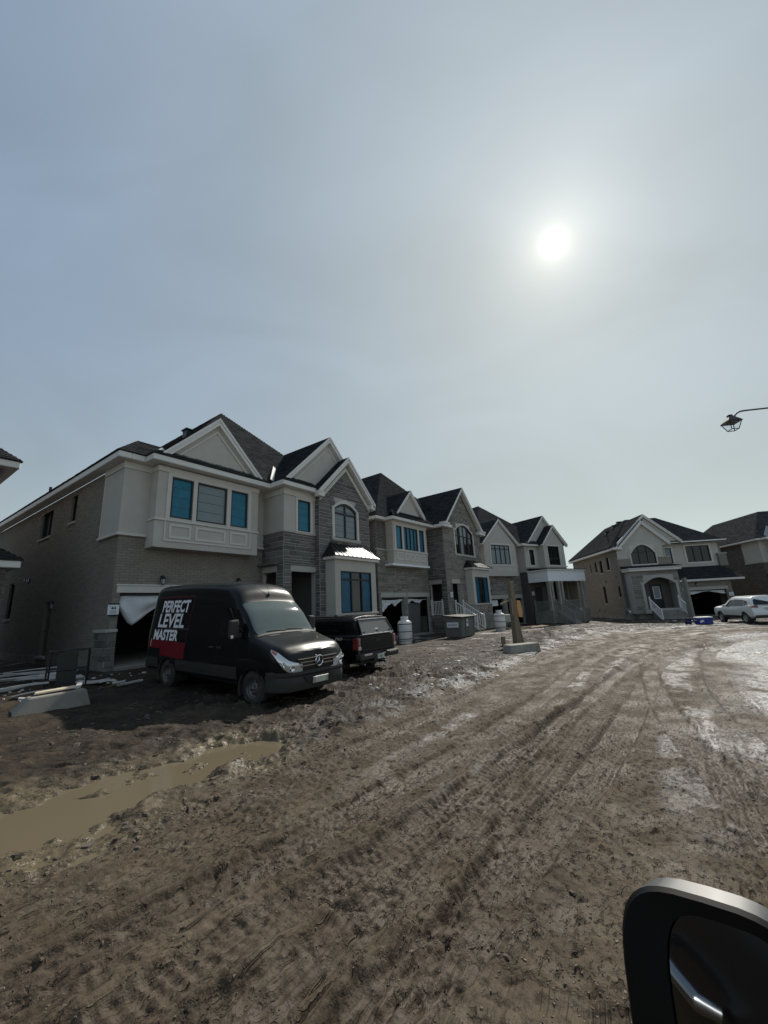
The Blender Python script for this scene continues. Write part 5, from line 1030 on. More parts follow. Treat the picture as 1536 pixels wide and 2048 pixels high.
# ------------------------------------------------------------------ vehicles: a lofted body that parts can be laid on
def cr(p0, p1, p2, p3, t): return 0.5 * (2 * p1 + (p2 - p0) * t + (2 * p0 - 5 * p1 + 4 * p2 - p3) * t * t + (3 * p1 - p0 - 3 * p2 + p3) * t ** 3)
class Loft:
    """stations from front to rear: (x, [(y, z) or (y, z, dx) from sill to roof centre])"""
    def __init__(s, st):
        s.G = np.array([[(x + (q[2] if len(q) > 2 else 0), q[0], q[1]) for q in r] for x, r in st]); s.na, s.nb = s.G.shape[:2]
        s.L = []
        for r in s.G.tolist():   # one ghost point before the sill and one past the roof centre
            g = r[s.nb - 2]; s.L.append([[2 * r[0][k] - r[1][k] for k in range(3)]] + r + [[g[0], -g[1], g[2]]])
    def pos(s, a, b, side=-1, off=0.0):
        def ev(a, b):
            a = min(max(a, 0), s.na - 1); b = min(max(b, 0), s.nb - 1)
            i = min(int(a), s.na - 2); j = min(int(b), s.nb - 2); ta, tb = a - i, b - j; L = s.L
            def wts(t): t2 = t * t; t3 = t2 * t; return (-0.5 * t + t2 - 0.5 * t3, 1 - 2.5 * t2 + 1.5 * t3, 0.5 * t + 2 * t2 - 1.5 * t3, -0.5 * t2 + 0.5 * t3)
            wa, wb = wts(ta), wts(tb); X = Y = Z = 0.0
            for k in range(4):
                row = L[min(max(i + k - 1, 0), s.na - 1)]; w0 = wa[k]
                if w0 == 0: continue
                for q in range(4):
                    w = w0 * wb[q]
                    if w == 0: continue
                    v = row[j + q]; X += w * v[0]; Y += w * v[1]; Z += w * v[2]
            return np.array((X, Y, Z)) if off else (X, Y, Z)
        p = ev(a, b)
        if off:
            e = 0.02; da = ev(a + e, b) - ev(a - e, b); db = ev(a, b + e) - ev(a, b - e); n = np.cross(da, db); L = np.linalg.norm(n)
            if L > 1e-9:
                n = n / L
                if n[1] < -1e-6 or (abs(n[1]) < 1e-6 and n[2] < 0): n = -n
                p = p + n * off
        return Vector((p[0], p[1] * (1 if side > 0 else -1), p[2]))
    def a_of(s, x, b=2):
        lo, hi = 0.0, s.na - 1.0
        for _ in range(20):
            m = (lo + hi) / 2
            if s.pos(m, b, 1).x > x: lo = m
            else: hi = m
        return (lo + hi) / 2
    def side(s, x, z, sd=-1, off=0.004, bmax=5.6):
        a = s.a_of(x, 2); b = 2.0
        for _ in range(3):
            lo, hi = 0.0, bmax
            for _ in range(18):
                m = (lo + hi) / 2
                if s.pos(a, m, 1).z < z: lo = m
                else: hi = m
            b = (lo + hi) / 2; a = s.a_of(x, b)
        return s.pos(a, b, sd, off)
    def body(s, fa=4, fb=4, cut=None, both=True):
        mb = MB(); A = np.linspace(0, s.na - 1, (s.na - 1) * fa + 1); B = np.linspace(0, s.nb - 1, (s.nb - 1) * fb + 1)
        rows = [[s.pos(a, b, -1) for b in B] + [s.pos(a, b, 1) for b in B[::-1][1:]] for a in A]; mb.grid(rows)
        mb.add(rows[0], [tuple(range(len(rows[0])))]); mb.add(rows[-1], [tuple(reversed(range(len(rows[-1]))))])
        mb.add([rows[0][0], rows[0][-1], rows[-1][-1], rows[-1][0]], [(0, 1, 2, 3)])
        if cut:
            keep = [i for i, f in enumerate(mb.f) if len(f) > 4 or not cut(sum((Vector(mb.v[k]) for k in f), Vector()) / len(f))]
            mb.f = [mb.f[i] for i in keep]; mb.m = [mb.m[i] for i in keep]
        return mb
    def patch(s, a0, a1, b0, b1, na=8, nb=8, off=0.006, side=-1, mb=None):
        """b0, b1 may be functions of t along a0..a1"""
        mb = mb or MB(); f0 = b0 if callable(b0) else (lambda t: b0); f1 = b1 if callable(b1) else (lambda t: b1); rows = []
        for i in range(na + 1):
            t = i / na; a = a0 + (a1 - a0) * t; rows.append([s.pos(a, f0(t) + (f1(t) - f0(t)) * j / nb, side, off) for j in range(nb + 1)])
        mb.grid(rows); return mb
    def quad(s, c, n=6, m=5, off=0.005, side=-1, mb=None):
        """a patch on the flank from four corners (x, z)"""
        mb = mb or MB(); c = [Vector((p[0], p[1])) for p in c]; rows = []
        for i in range(n + 1):
            t = i / n; p, q_ = c[0].lerp(c[1], t), c[3].lerp(c[2], t); rows.append([s.side(*(p.lerp(q_, j / m)), side, off) for j in range(m + 1)])
        mb.grid(rows); return mb
    def line(s, pts, w=0.012, off=0.004, side=-1, mb=None):
        """a narrow strip along a flank polyline (x, z)"""
        mb = mb or MB()
        for (x0, z0), (x1, z1) in zip(pts[:-1], pts[1:]):
            d = Vector((x1 - x0, z1 - z0)); L = d.length; d.normalize(); nn = Vector((-d.y, d.x)) * w / 2; k = max(1, int(L / 0.15)); rows = []
            for i in range(k + 1):
                x, z = x0 + (x1 - x0) * i / k, z0 + (z1 - z0) * i / k; rows.append([s.side(x - nn.x, z - nn.y, side, off), s.side(x + nn.x, z + nn.y, side, off)])
            mb.grid(rows)
        return mb
def wheel(root, x, y, r, w, rim_r, rim, style='steel', z=None):
    """tyre with shoulder blocks, rim, hub; y is the outer face, w goes inwards"""
    sg = 1 if y > 0 else -1; z = r if z is None else z; rm = MB(); o = (x, y - sg * w, z)
    prof = [(rim_r, w * 0.98), (rim_r - 0.012, w * 0.90), (rim_r - 0.02, w * 0.75), (rim_r * 0.72, w * 0.66), (rim_r * 0.55, w * 0.72), (rim_r * 0.42, w * 0.80), (rim_r * 0.32, w * 0.82), (0.001, w * 0.82)]
    rm.lathe([(a, sg * b) for a, b in prof], 28, o, 'y'); wh = rm.build('wheel', rim, root, smooth=True)
    t = MB(); tp = [(rim_r - 0.005, w * 0.96), (rim_r + 0.02, w), (r - 0.05, w * 1.02), (r - 0.012, w * 0.93), (r, w * 0.80), (r, w * 0.20), (r - 0.012, w * 0.07), (r - 0.05, 0.0), (rim_r, 0.02)]
    t.lathe([(a, sg * b) for a, b in tp], 36, o, 'y')
    for k in range(30):
        an = 2 * math.pi * k / 30; ca, sa = math.cos(an), math.sin(an)
        for f0, f1 in ((0.08, 0.36), (0.40, 0.60), (0.64, 0.92)):
            b2 = an + (0.03 if f0 > 0.3 and f0 < 0.6 else 0); ca, sa = math.cos(b2), math.sin(b2); tx, tz = -sa, ca; P = []
            for rr in (r - 0.01, r + 0.010):
                for q, yy in ((-0.024, f0), (0.024, f0), (0.024, f1), (-0.024, f1)): P.append((o[0] + ca * rr + tx * q, o[1] + sg * w * yy, o[2] + sa * rr + tz * q))
            t.hexa(P)
    t.build('tyre', M['tyre'], wh, smooth=True)
    if style == 'steel':
        for k in range(8):
            an = 2 * math.pi * (k + .5) / 8; h_ = MB(); h_.lathe([(0.001, 0.004), (0.022, 0.003), (0.022, -0.004), (0.001, -0.004)], 10, (x + rim_r * .64 * math.cos(an), y - sg * w * 0.295, z + rim_r * .64 * math.sin(an)), 'y'); h_.build('vent_hole', M['blackmetal'], wh)
        hb = MB(); hb.lathe([(rim_r * .30, 0), (rim_r * .28, sg * .03), (rim_r * .16, sg * .045), (0.001, sg * .047)], 16, (x, y - sg * w * 0.19, z), 'y'); hb.build('hub_cap', rim, wh, smooth=True)
        nb = MB()
        for k in range(6):
            an = 2 * math.pi * k / 6; q = MB(); q.lathe([(0.014, 0), (0.014, sg * .03), (0.001, sg * .032)], 6, (x + rim_r * .38 * math.cos(an), y - sg * w * 0.2, z + rim_r * .38 * math.sin(an)), 'y'); q.build('wheel_nut', M['alloy'], wh)
    else:
        for k in range(5):
            an = 2 * math.pi * k / 5; ca, sa = math.cos(an), math.sin(an); q = MB(); P = []
            for yy in (y - sg * w * 0.3, y - sg * w * 0.08):
                for rr, ww in ((0.05, 0.03), (rim_r * 0.96, 0.022)):
                    for s2 in (-1, 1): P.append((x + ca * rr - sa * ww * s2, yy, z + sa * rr + ca * ww * s2))
            q.hexa([P[0], P[1], P[3], P[2], P[4], P[5], P[7], P[6]]); q.build('wheel_spoke', M['alloy'], wh)
    return wh
def arch(root, x, y, z, r, mt, w=0.05, dep=0.34, cover=0.0):
    sg = 1 if y > 0 else -1; mb = MB(); n = 22; rows = []
    for k in range(n + 1):
        an = math.pi * (-0.14 + 1.28 * k / n); ca, sa = math.cos(an), math.sin(an)
        rows.append([(x + ca * (r + w + cover), y - sg * 0.02, z + sa * (r + w + cover)), (x + ca * (r + w * .8), y + sg * 0.012, z + sa * (r + w * .8)), (x + ca * (r + 0.004), y + sg * 0.008, z + sa * (r + 0.004)), (x + ca * r, y - sg * 0.05, z + sa * r), (x + ca * r, y - sg * dep, z + sa * r)])
    mb.grid(rows); mb.add([rows[k][4] for k in range(n + 1)], [tuple(range(n + 1))]); return mb.build('wheel_arch', mt, root, smooth=True, angle=50)
def text_mesh(txt, mt, name, fn, size=1.0, shear=0.0, xs=1.0, bold=0.0, parent=None, align='LEFT'):
    """flat lettering; fn maps (x, y) of the layout to a point on the surface it is printed on"""
    cu = bpy.data.curves.new(name, 'FONT'); cu.body = txt; cu.size = size; cu.shear = shear; cu.offset = bold; cu.align_x = align; cu.resolution_u = 3
    ob = bpy.data.objects.new(name, cu); COL.objects.link(ob); dg = bpy.context.evaluated_depsgraph_get(); me_ = bpy.data.meshes.new_from_object(ob.evaluated_get(dg)); bpy.data.objects.remove(ob); bpy.data.curves.remove(cu)
    for v in me_.vertices: v.co = fn(v.co.x * xs, v.co.y)
    me_.materials.clear(); me_.materials.append(mt); me_.name = name; return link(name, me_, parent)

# ================================================================== black panel van with the painted panel
CH = [(0.95, 0.42), (0.985, 0.62), (0.995, 1.0), (0.985, 1.35)]
st = [(1.00, [(0.30, 0.50), (0.40, 0.58), (0.43, 0.72), (0.43, 0.86), (0.42, 0.96, -.03), (0.37, 1.03, -.05), (0.28, 1.065, -.06), (0.15, 1.08, -.05), (0, 1.085, -.05)]),
      (0.94, [(0.60, 0.48), (0.74, 0.58), (0.79, 0.72), (0.80, 0.86), (0.78, 0.97, -.03), (0.70, 1.05, -.05), (0.55, 1.09, -.06), (0.3, 1.11, -.05), (0, 1.115, -.05)]),
      (0.72, [(0.88, 0.44), (0.94, 0.62), (0.955, 0.85), (0.945, 1.00), (0.90, 1.12), (0.80, 1.18), (0.6, 1.205), (0.3, 1.225), (0, 1.23)]),
      (0.36, [(0.93, 0.42), (0.98, 0.62), (0.99, 0.92), (0.975, 1.10), (0.93, 1.22), (0.83, 1.275), (0.62, 1.305), (0.3, 1.325), (0, 1.33)]),
      (0.00, [(0.95, 0.42), (0.985, 0.62), (0.995, 0.97), (0.98, 1.20), (0.94, 1.325), (0.87, 1.375), (0.68, 1.405), (0.35, 1.425), (0, 1.43)]),
      (-0.17, [*CH[:3], (0.98, 1.28), (0.935, 1.42), (0.875, 1.50), (0.76, 1.57), (0.38, 1.61), (0, 1.62)]),
      (-0.42, [*CH[:3], (0.982, 1.32), (0.93, 1.60), (0.86, 1.80), (0.74, 1.88), (0.37, 1.915), (0, 1.925)]),
      (-0.68, [*CH[:3], (0.984, 1.34), (0.928, 1.74), (0.85, 2.02), (0.72, 2.11), (0.36, 2.14), (0, 2.15)]),
      (-0.93, [*CH, (0.926, 1.86), (0.855, 2.24), (0.73, 2.40), (0.36, 2.46), (0, 2.47)]),
      (-1.45, [*CH, (0.925, 1.93), (0.865, 2.36), (0.74, 2.55), (0.36, 2.625), (0, 2.64)]),
      (-3.1, [*CH, (0.925, 1.95), (0.87, 2.42), (0.75, 2.62), (0.37, 2.69), (0, 2.705)]),
      (-4.5, [*CH, (0.925, 1.95), (0.87, 2.42), (0.75, 2.61), (0.37, 2.68), (0, 2.695)]),
      (-4.80, [(0.94, 0.43), (0.97, 0.62), (0.975, 1.0), (0.962, 1.35), (0.90, 1.93, .03), (0.845, 2.38, .06), (0.725, 2.56, .09), (0.355, 2.63, .1), (0, 2.64, .1)]),
      (-4.90, [(0.88, 0.47), (0.91, 0.64), (0.915, 1.0), (0.90, 1.35), (0.85, 1.91, .04), (0.80, 2.32, .08), (0.68, 2.48, .12), (0.33, 2.54, .13), (0, 2.55, .13)])]
van_l = Loft(st); PB, PLS = M['paint_black'], M['plastic']
hd = Vector((2.98, -2.14)).normalized(); lf = Vector((-hd.y, hd.x)); fa_ = Vector((-2.92, 9.17)) + lf * 0.83
van = empty('cargo_van', (fa_.x, fa_.y, -0.035), 0, 'black cargo van with PERFECT LEVEL MASTER in white on its side', 'van'); van.rotation_euler = (0, R(1.85), math.atan2(hd.y, hd.x))
WX = (0.0, -3.665); WR = 0.345
def vcut(c): return abs(c.y) > 0.55 and c.z < 1.2 and any((c.x - x) ** 2 + (c.z - 0.345) ** 2 < 0.405 ** 2 for x in WX)
body = van_l.body(8, 6, vcut).build('body', PB, van, smooth=True, weld=True, angle=50)
for x in WX:
    for sd_ in (-1, 1): wheel(van, x, sd_ * 0.955, WR, 0.225, 0.205, M['steel']); arch(van, x, sd_ * 0.972, WR, 0.40, PLS, dep=0.40)
def both(fn):
    for sd_ in (-1, 1): fn(sd_)
# windscreen and front door windows
wa0, wa1 = 4.12, 7.0
wsm = van_l.patch(wa0, wa1, lambda t: 5.45 - 0.1 * t, 8.0, 10, 10, 0.006, -1); van_l.patch(wa0, wa1, lambda t: 5.45 - 0.1 * t, 8.0, 10, 10, 0.006, 1, wsm); wsm.build('windscreen', M['vanglass'], van, smooth=True, weld=True)
mb = van_l.patch(3.93, 4.14, 5.1, 8.0, 3, 10, 0.010, -1); van_l.patch(3.93, 4.14, 5.1, 8.0, 3, 10, 0.010, 1, mb); mb.build('cowl', PLS, van, smooth=True, weld=True)
both(lambda sd_: van_l.quad([(-0.34, 1.40), (-1.28, 1.40), (-1.28, 2.02), (-0.70, 1.98)], 8, 6, 0.005, sd_).build('door_window', M['sideglass'], van, smooth=True))
both(lambda sd_: van_l.quad([(-0.12, 1.37), (-0.30, 1.40), (-0.52, 1.80), (-0.45, 1.76)], 4, 4, 0.005, sd_).build('quarter_window', M['sideglass'], van, smooth=True))
def seams(sd_):
    mb = MB()
    for pts in ([(-0.10, 0.62), (-0.10, 1.34)], [(-1.34, 0.50), (-1.34, 2.08)], [(-0.45, 0.50), (-1.34, 0.50)], [(-1.40, 0.52), (-1.40, 2.06)], [(-2.66, 0.52), (-2.66, 2.06)], [(-1.40, 2.06), (-2.66, 2.06)]): van_l.line(pts, 0.012, 0.003, sd_, mb)
    tag(mb.build('door_gaps', M['decal'], van), kind='stuff')
both(seams)
both(lambda sd_: van_l.quad([(-0.52, 0.48), (-3.18, 0.48), (-3.18, 0.74), (-0.52, 0.74)], 14, 3, 0.012, sd_).build('sill_moulding', PLS, van, smooth=True))
both(lambda sd_: van_l.quad([(-4.10, 0.48), (-4.76, 0.50), (-4.76, 0.74), (-4.10, 0.74)], 6, 3, 0.012, sd_).build('sill_moulding', PLS, van, smooth=True))
def rail_(sd_):
    mb = van_l.quad([(-2.62, 1.478), (-4.15, 1.478), (-4.15, 1.512), (-2.62, 1.512)], 10, 1, 0.014, sd_); mb.build('door_track', PLS, van)
    for x, z in ((-1.22, 1.12), (-1.52, 1.12)):
        p = van_l.side(x, z, sd_, 0.03); q = MB(); q.box(p.x - 0.10, p.x + 0.10, p.y - 0.015, p.y + 0.015, p.z - 0.02, p.z + 0.02); q.build('door_handle', PLS, van, bevel=0.008)
both(rail_)
# painted panel: black field in a red surround, slanted front edge
PR = [(-4.70, 0.86), (-2.98, 0.86), (-2.84, 2.12), (-4.66, 2.06)]
mb = van_l.quad([(-4.60, 2.30), (-2.62, 2.30), (-2.60, 2.345), (-4.60, 2.345)], 10, 1, 0.004); mb.build('red_band', M['red_dark'], van)
mb = van_l.quad([(-2.80, 1.05), (-2.76, 1.05), (-2.60, 2.30), (-2.64, 2.30)], 2, 8, 0.004); mb.build('red_band', M['red_dark'], van)
mb = van_l.quad([(-4.72, 0.98), (-4.05, 0.98), (-4.05, 1.19), (-4.72, 1.19)], 8, 3, 0.004); mb.build('red_band', M['red'], van)
mb = van_l.quad([(-4.05, 0.80), (-2.80, 0.76), (-2.76, 1.16), (-4.05, 1.19)], 14, 6, 0.004)
mb.f = [f for f in mb.f if not any((sum((Vector(mb.v[k]) for k in f), Vector()) / 4 - Vector((x, -0.98, 0.345))).length < 0.47 for x in WX)]; mb.build('red_band', M['red'], van)
def on_side(x0, z0, sx=1.0, lean=0.0):
    return lambda x, y: van_l.side(x0 + x + lean * y, z0 + y, -1, 0.007)
for txt, x0, z0, size, width in (('PERFECT', -4.26, 1.93, 0.42, 1.42), ('LEVEL', -4.36, 1.535, 0.49, 1.38), ('MASTER', -4.50, 1.205, 0.36, 1.30)):
    cu = bpy.data.curves.new('t', 'FONT'); cu.body = txt; cu.size = size; cu.offset = 0.014; ob = bpy.data.objects.new('t', cu); COL.objects.link(ob); bpy.context.view_layer.update(); wd = ob.dimensions.x; bpy.data.objects.remove(ob); bpy.data.curves.remove(cu)
    text_mesh(txt, M['white'], 'lettering', on_side(x0, z0, lean=0.13), size, 0.0, width / wd, 0.014, van)
mb = van_l.quad([(-4.60, 1.02), (-4.58, 1.02), (-4.57, 1.22), (-4.59, 1.22)], 1, 2, 0.009); mb.build('white_stripe', M['white'], van)
# face: headlights, grille, badge, bumper, plate
for sd_ in (-1, 1):
    lo = lambda t: 1.45 + 2.0 * t ** 1.4; hi = lambda t: 2.75 + 1.15 * min(1, t * 2.2) - 0.25 * max(0, t - 0.5)
    l_ = van_l.patch(0.12, 2.42, lo, hi, 14, 8, 0.012, sd_).build('headlight', M['lens'], van, smooth=True)
    van_l.patch(1.95, 2.36, lambda t: lo(0.80 + t * 0.17) + 0.35 - 0.3 * t, lambda t: hi(0.80 + 0.17 * t) - 0.05, 4, 4, 0.017, sd_).build('indicator', M['amber'], l_, smooth=True)
    for a_, b_, rr_ in ((0.75, 2.45, 0.060), (1.3, 2.75, 0.055)):
        p = van_l.pos(a_, b_, sd_, 0.006); q = MB(); q.lathe([(rr_, 0.0), (rr_ * .9, 0.02), (rr_ * .4, 0.008), (0.001, 0.004)], 14, p, 'x'); q.build('reflector', M['chrome'], l_, smooth=True)
gfx = 0.965
mb = MB(); mb.prism([(gfx - 0.10, -0.64, 0.97), (gfx - 0.10, 0.64, 0.97), (gfx - 0.05, 0.50, 0.70), (gfx - 0.05, -0.50, 0.70)], (0.07, 0, 0)); gr = mb.build('grille', M['blackmetal'], van, bevel=0.01)
for z_, w_ in ((0.925, 0.59), (0.855, 0.55), (0.785, 0.51)):
    q = MB(); q.box(gfx + 0.01, gfx + 0.045, -w_, w_, z_ - 0.017, z_ + 0.017); b1 = q.build('grille_bar', PLS, gr, bevel=0.006)
    if z_ < 0.78: continue
    for s2 in (-1, 1): q = MB(); q.box(gfx + 0.046, gfx + 0.055, s2 * 0.12, s2 * (w_ - 0.02), z_ + 0.002, z_ + 0.018); q.build('chrome_strip', M['chrome'], b1)
q = MB(); bo = (gfx + 0.055, 0, 0.855)
q.lathe([(0.105, 0.0), (0.120, 0.012), (0.105, 0.024), (0.092, 0.012), (0.105, 0.0)], 28, bo, 'x'); bd_ = q.build('badge_ring', M['chrome'], van, smooth=True)
q = MB()
for k in range(3):
    an = math.pi / 2 + k * 2 * math.pi / 3; tip = (bo[0] + .012, 0.095 * math.cos(an), bo[2] + 0.095 * math.sin(an)); P = []
    for da in (-math.pi / 3, math.pi / 3): P.append((bo[0] + .008, 0.020 * math.cos(an + da), bo[2] + 0.020 * math.sin(an + da)))
    q.add([tip, P[0], (bo[0] + 0.024, 0, bo[2]), P[1], (bo[0], 0, bo[2])], [(0, 1, 2), (0, 2, 3), (0, 4, 1), (0, 3, 4)])
q.build('badge_star', M['chrome'], bd_)
q = MB(); q.lathe([(0.10, 0.004), (0.001, 0.006)], 24, bo, 'x'); q.build('badge_disc', M['blackmetal'], bd_)
rows = []
for t in np.linspace(-1, 1, 29):
    y = 0.985 * math.sin(t * math.pi / 2) if abs(t) < 2 else 0; ft = abs(y) / 0.985; xx = 1.05 - 0.10 * ft ** 2 - 0.42 * max(0, ft - 0.80) ** 1.2 / 0.2 ** 1.2 * 0.55
    if abs(t) > 0.985: xx = 0.46
    rows.append([(xx - 0.10, y * 0.98, 0.30), (xx - 0.02, y, 0.33), (xx + 0.005, y, 0.44), (xx + 0.01, y, 0.54), (xx - 0.015, y, 0.60), (xx + 0.015, y, 0.64), (xx + 0.01, y, 0.69), (xx - 0.08, y * 0.99, 0.715), (xx - 0.2, y * .97, 0.70)])
mb = MB(); mb.grid(rows); bp_ = mb.build('front_bumper', PLS, van, smooth=True, angle=35)
q = MB(); q.prism([(1.055, -0.46, 0.60), (1.055, 0.46, 0.60), (1.055, 0.36, 0.47), (1.055, -0.36, 0.47)], (0.012, 0, 0)); q.build('air_intake', M['blackmetal'], bp_)
q = MB(); q.box(1.075, 1.085, -0.23, 0.23, 0.425, 0.555); pl0 = q.build('number_plate', M['alloy'], van, bevel=0.008); q = MB(); q.box(1.0855, 1.088, -0.15, 0.155, 0.435, 0.545); q.build('plate_face', M['plate'], pl0)
# bonnet: vents by the windscreen, crease lines
for s2 in (-1, 1):
    van_l.patch(3.62, 3.86, 6.15, 7.05, 3, 4, 0.007, s2).build('bonnet_vent', M['blackmetal'], van)
    mb = MB(); rows = []
    for i in range(13):
        t = i / 12; a_ = 1.15 + 2.7 * t; rows.append([van_l.pos(a_, 4.62 + 0.35 * (1 - t), s2, 0.003), van_l.pos(a_, 4.72 + 0.35 * (1 - t), s2, 0.003)])
    mb.grid(rows); tag(mb.build('bonnet_gap', M['decal'], van), kind='stuff')
# wipers, aerial, mirrors, rear lights, mud flaps
for y0, y1 in ((-0.05, -0.66), (0.55, -0.02)):
    p = [van_l.pos(4.2 + 0.16 * t, 8 - abs(y0 + (y1 - y0) * t) / 0.42, 1 if y0 + (y1 - y0) * t > 0 else -1, 0.02) for t in (0, .25, .5, .75, 1)]; mb = MB(); mb.tube(p, 0.009, 5); mb.build('wiper', M['blackmetal'], van)
p = van_l.pos(7.45, 8, 1, 0.0); mb = MB(); mb.lathe([(0.035, 0), (0.03, 0.03), (0.012, 0.06), (0.001, 0.062)], 10, p); ae = mb.build('aerial_base', M['blackmetal'], van); mb = MB(); mb.tube([p + Vector((0, 0, .05)), p + Vector((-0.14, 0, .36))], 0.004, 5); mb.build('aerial_rod', M['blackmetal'], ae)
for s2 in (-1, 1):
    mb = MB(); mb.prism([(-0.52, s2 * 1.02, 1.34), (-0.52, s2 * 1.27, 1.36), (-0.52, s2 * 1.27, 1.74), (-0.52, s2 * 1.06, 1.76)], (0.11, 0, 0)); mr = mb.build('wing_mirror', PLS, van, bevel=0.035, segs=2)
    mb = MB(); mb.box(-0.50, -0.42, s2 * 0.93, s2 * 1.08, 1.36, 1.46); mb.build('mirror_arm', PLS, mr, bevel=0.01); mb = MB(); mb.box(-0.525, -0.521, s2 * 1.06, s2 * 1.24, 1.40, 1.72); mb.build('mirror_glass', M['sideglass'], mr)
    mb = MB(); mb.box(-0.41, -0.395, s2 * 1.20, s2 * 1.26, 1.36, 1.43); mb.build('mirror_indicator', M['lens'], mr)
    mb = MB(); mb.box(-4.91, -4.84, s2 * 0.80, s2 * 0.93, 0.95, 1.40); mb.build('rear_light', M['redlens'], van, bevel=0.01)
    mb = MB(); mb.prism([(-0.44, s2 * 0.97, 0.56), (-0.44, s2 * 0.74, 0.56), (-0.50, s2 * 0.74, 0.10), (-0.50, s2 * 0.97, 0.10)], (0.012, 0, 0)); mb.build('mud_flap', PLS, van)
    mb = MB(); mb.prism([(-4.10, s2 * 0.97, 0.56), (-4.10, s2 * 0.74, 0.56), (-4.16, s2 * 0.74, 0.14), (-4.16, s2 * 0.97, 0.14)], (0.012, 0, 0)); mb.build('mud_flap', PLS, van)
mb = MB(); mb.box(-4.99, -4.86, -0.93, 0.93, 0.42, 0.62); mb.build('rear_bumper', PLS, van, bevel=0.03)
mb = MB(); mb.box(-4.5, 0.7, -0.55, 0.55, 0.26, 0.42); mb.build('underbody', M['blackmetal'], van)
# the windscreen is opaque, with no seats behind it; the cab floor keeps it closed

# ================================================================== black pickup with a bed cap
def ring(w, zs, t=1.0): return [(y * w, z) for y, z in zs]
rz = 1.0
bed = [(0.88, 0.55), (0.93, 0.72), (0.945, 0.95), (0.93, 1.12), (0.885, 1.17), (0.84, 1.46), (0.775, 1.635), (0.46, 1.70), (0, 1.715)]
rear = [(0.86, 0.58), (0.91, 0.72), (0.925, 0.95), (0.905, 1.12), (0.855, 1.17, .02), (0.80, 1.44, .14), (0.735, 1.61, .24), (0.43, 1.67, .27), (0, 1.685, .28)]
cab = [(0.88, 0.50), (0.93, 0.72), (0.945, 0.95), (0.93, 1.12), (0.88, 1.22), (0.78, 1.50), (0.68, 1.64), (0.40, 1.70), (0, 1.715)]
hood = [(0.88, 0.50), (0.93, 0.70), (0.94, 0.88), (0.92, 1.02), (0.86, 1.10), (0.74, 1.15), (0.55, 1.17), (0.3, 1.18), (0, 1.185)]
nose = [(0.78, 0.50), (0.84, 0.66), (0.85, 0.82), (0.82, 0.94), (0.74, 1.02), (0.62, 1.06), (0.45, 1.08), (0.25, 1.09), (0, 1.09)]
cowl = [(0.88, 0.50), (0.93, 0.72), (0.945, 0.92), (0.925, 1.06), (0.87, 1.14), (0.76, 1.20), (0.58, 1.22), (0.3, 1.23), (0, 1.235)]
pk_l = Loft([(5.30, nose), (5.0, hood), (4.2, hood), (3.85, cowl), (3.1, cab), (2.1, cab), (1.97, bed), (0.6, bed), (0.13, rear)])
q40 = R(36.5); rgt = Vector((math.sin(q40), math.cos(q40))); rb = Vector((-0.86, 11.98)) + rgt * 0.93
pk = empty('pickup_truck', (rb.x, rb.y, -0.07), math.atan2(math.sin(q40), -math.cos(q40)), 'black pickup truck with a bed cap parked beyond the van, rear facing the road', 'pickup')
PP = M['paint_pickup']; PW = (1.22, 4.45); PR_ = 0.37
def pcut(c): return abs(c.y) > 0.5 and c.z < 1.1 and any((c.x - x) ** 2 + (c.z - PR_) ** 2 < 0.44 ** 2 for x in PW)
pk_l.body(6, 5, pcut).build('body', PP, pk, smooth=True, weld=True, angle=50)
for x in PW:
    for s2 in (-1, 1): wheel(pk, x, s2 * 0.90, PR_, 0.24, 0.21, M['alloy'], 'alloy'); arch(pk, x, s2 * 0.92, PR_, 0.43, PLS, dep=0.4)
for s2 in (-1, 1):
    pk_l.quad([(1.85, 1.20), (0.62, 1.20), (0.72, 1.46), (1.85, 1.48)], 8, 5, 0.006, s2).build('cap_window', M['sideglass'], pk, smooth=True)
    pk_l.quad([(2.95, 1.20), (2.15, 1.20), (2.2, 1.52), (2.9, 1.54)], 6, 5, 0.006, s2).build('door_window', M['sideglass'], pk, smooth=True)
    mb = MB(); pk_l.line([(1.95, 1.135), (0.25, 1.135)], 0.018, 0.006, s2, mb); tag(mb.build('cap_seal', M['decal'], pk), kind='stuff')
    mb = MB(); pk_l.line([(1.96, 0.6), (1.96, 1.6)], 0.02, 0.004, s2, mb); tag(mb.build('cab_gap', M['decal'], pk), kind='stuff')
    mb = MB(); mb.prism([(0.10, s2 * 0.79, 0.74), (0.10, s2 * 0.935, 0.74), (0.10, s2 * 0.935, 1.08), (0.10, s2 * 0.79, 1.10)], (0.22, 0, 0)); tl = mb.build('tail_light', M['redlens'], pk, bevel=0.02)
    mb = MB(); mb.box(0.085, 0.10, s2 * 0.80, s2 * 0.925, 0.75, 0.84); mb.build('reverse_lens', M['lens'], tl); mb = MB(); mb.box(0.088, 0.10, s2 * 0.853, s2 * 0.867, 0.85, 1.07); mb.build('lens_strip', M['lens'], tl)
    mb = MB(); mb.box(0.0, 0.22, s2 * 0.30, s2 * 0.93, 0.46, 0.64); b_ = mb.build('rear_bumper', PLS, pk, bevel=0.03); mb = MB(); mb.box(-0.012, 0.0, s2 * 0.42, s2 * 0.78, 0.575, 0.625); mb.build('chrome_strip', M['chrome'], b_, bevel=0.004)
    mb = MB(); mb.prism([(3.22, s2 * 0.93, 1.14), (3.22, s2 * 1.13, 1.14), (3.22, s2 * 1.13, 1.36), (3.22, s2 * 0.95, 1.36)], (0.12, 0, 0)); mb.build('wing_mirror', M['chrome'], pk, bevel=0.03)
mb = MB(); mb.box(0.02, 0.2, -0.30, 0.30, 0.40, 0.60); mb.build('step_bumper', PLS, pk, bevel=0.02)
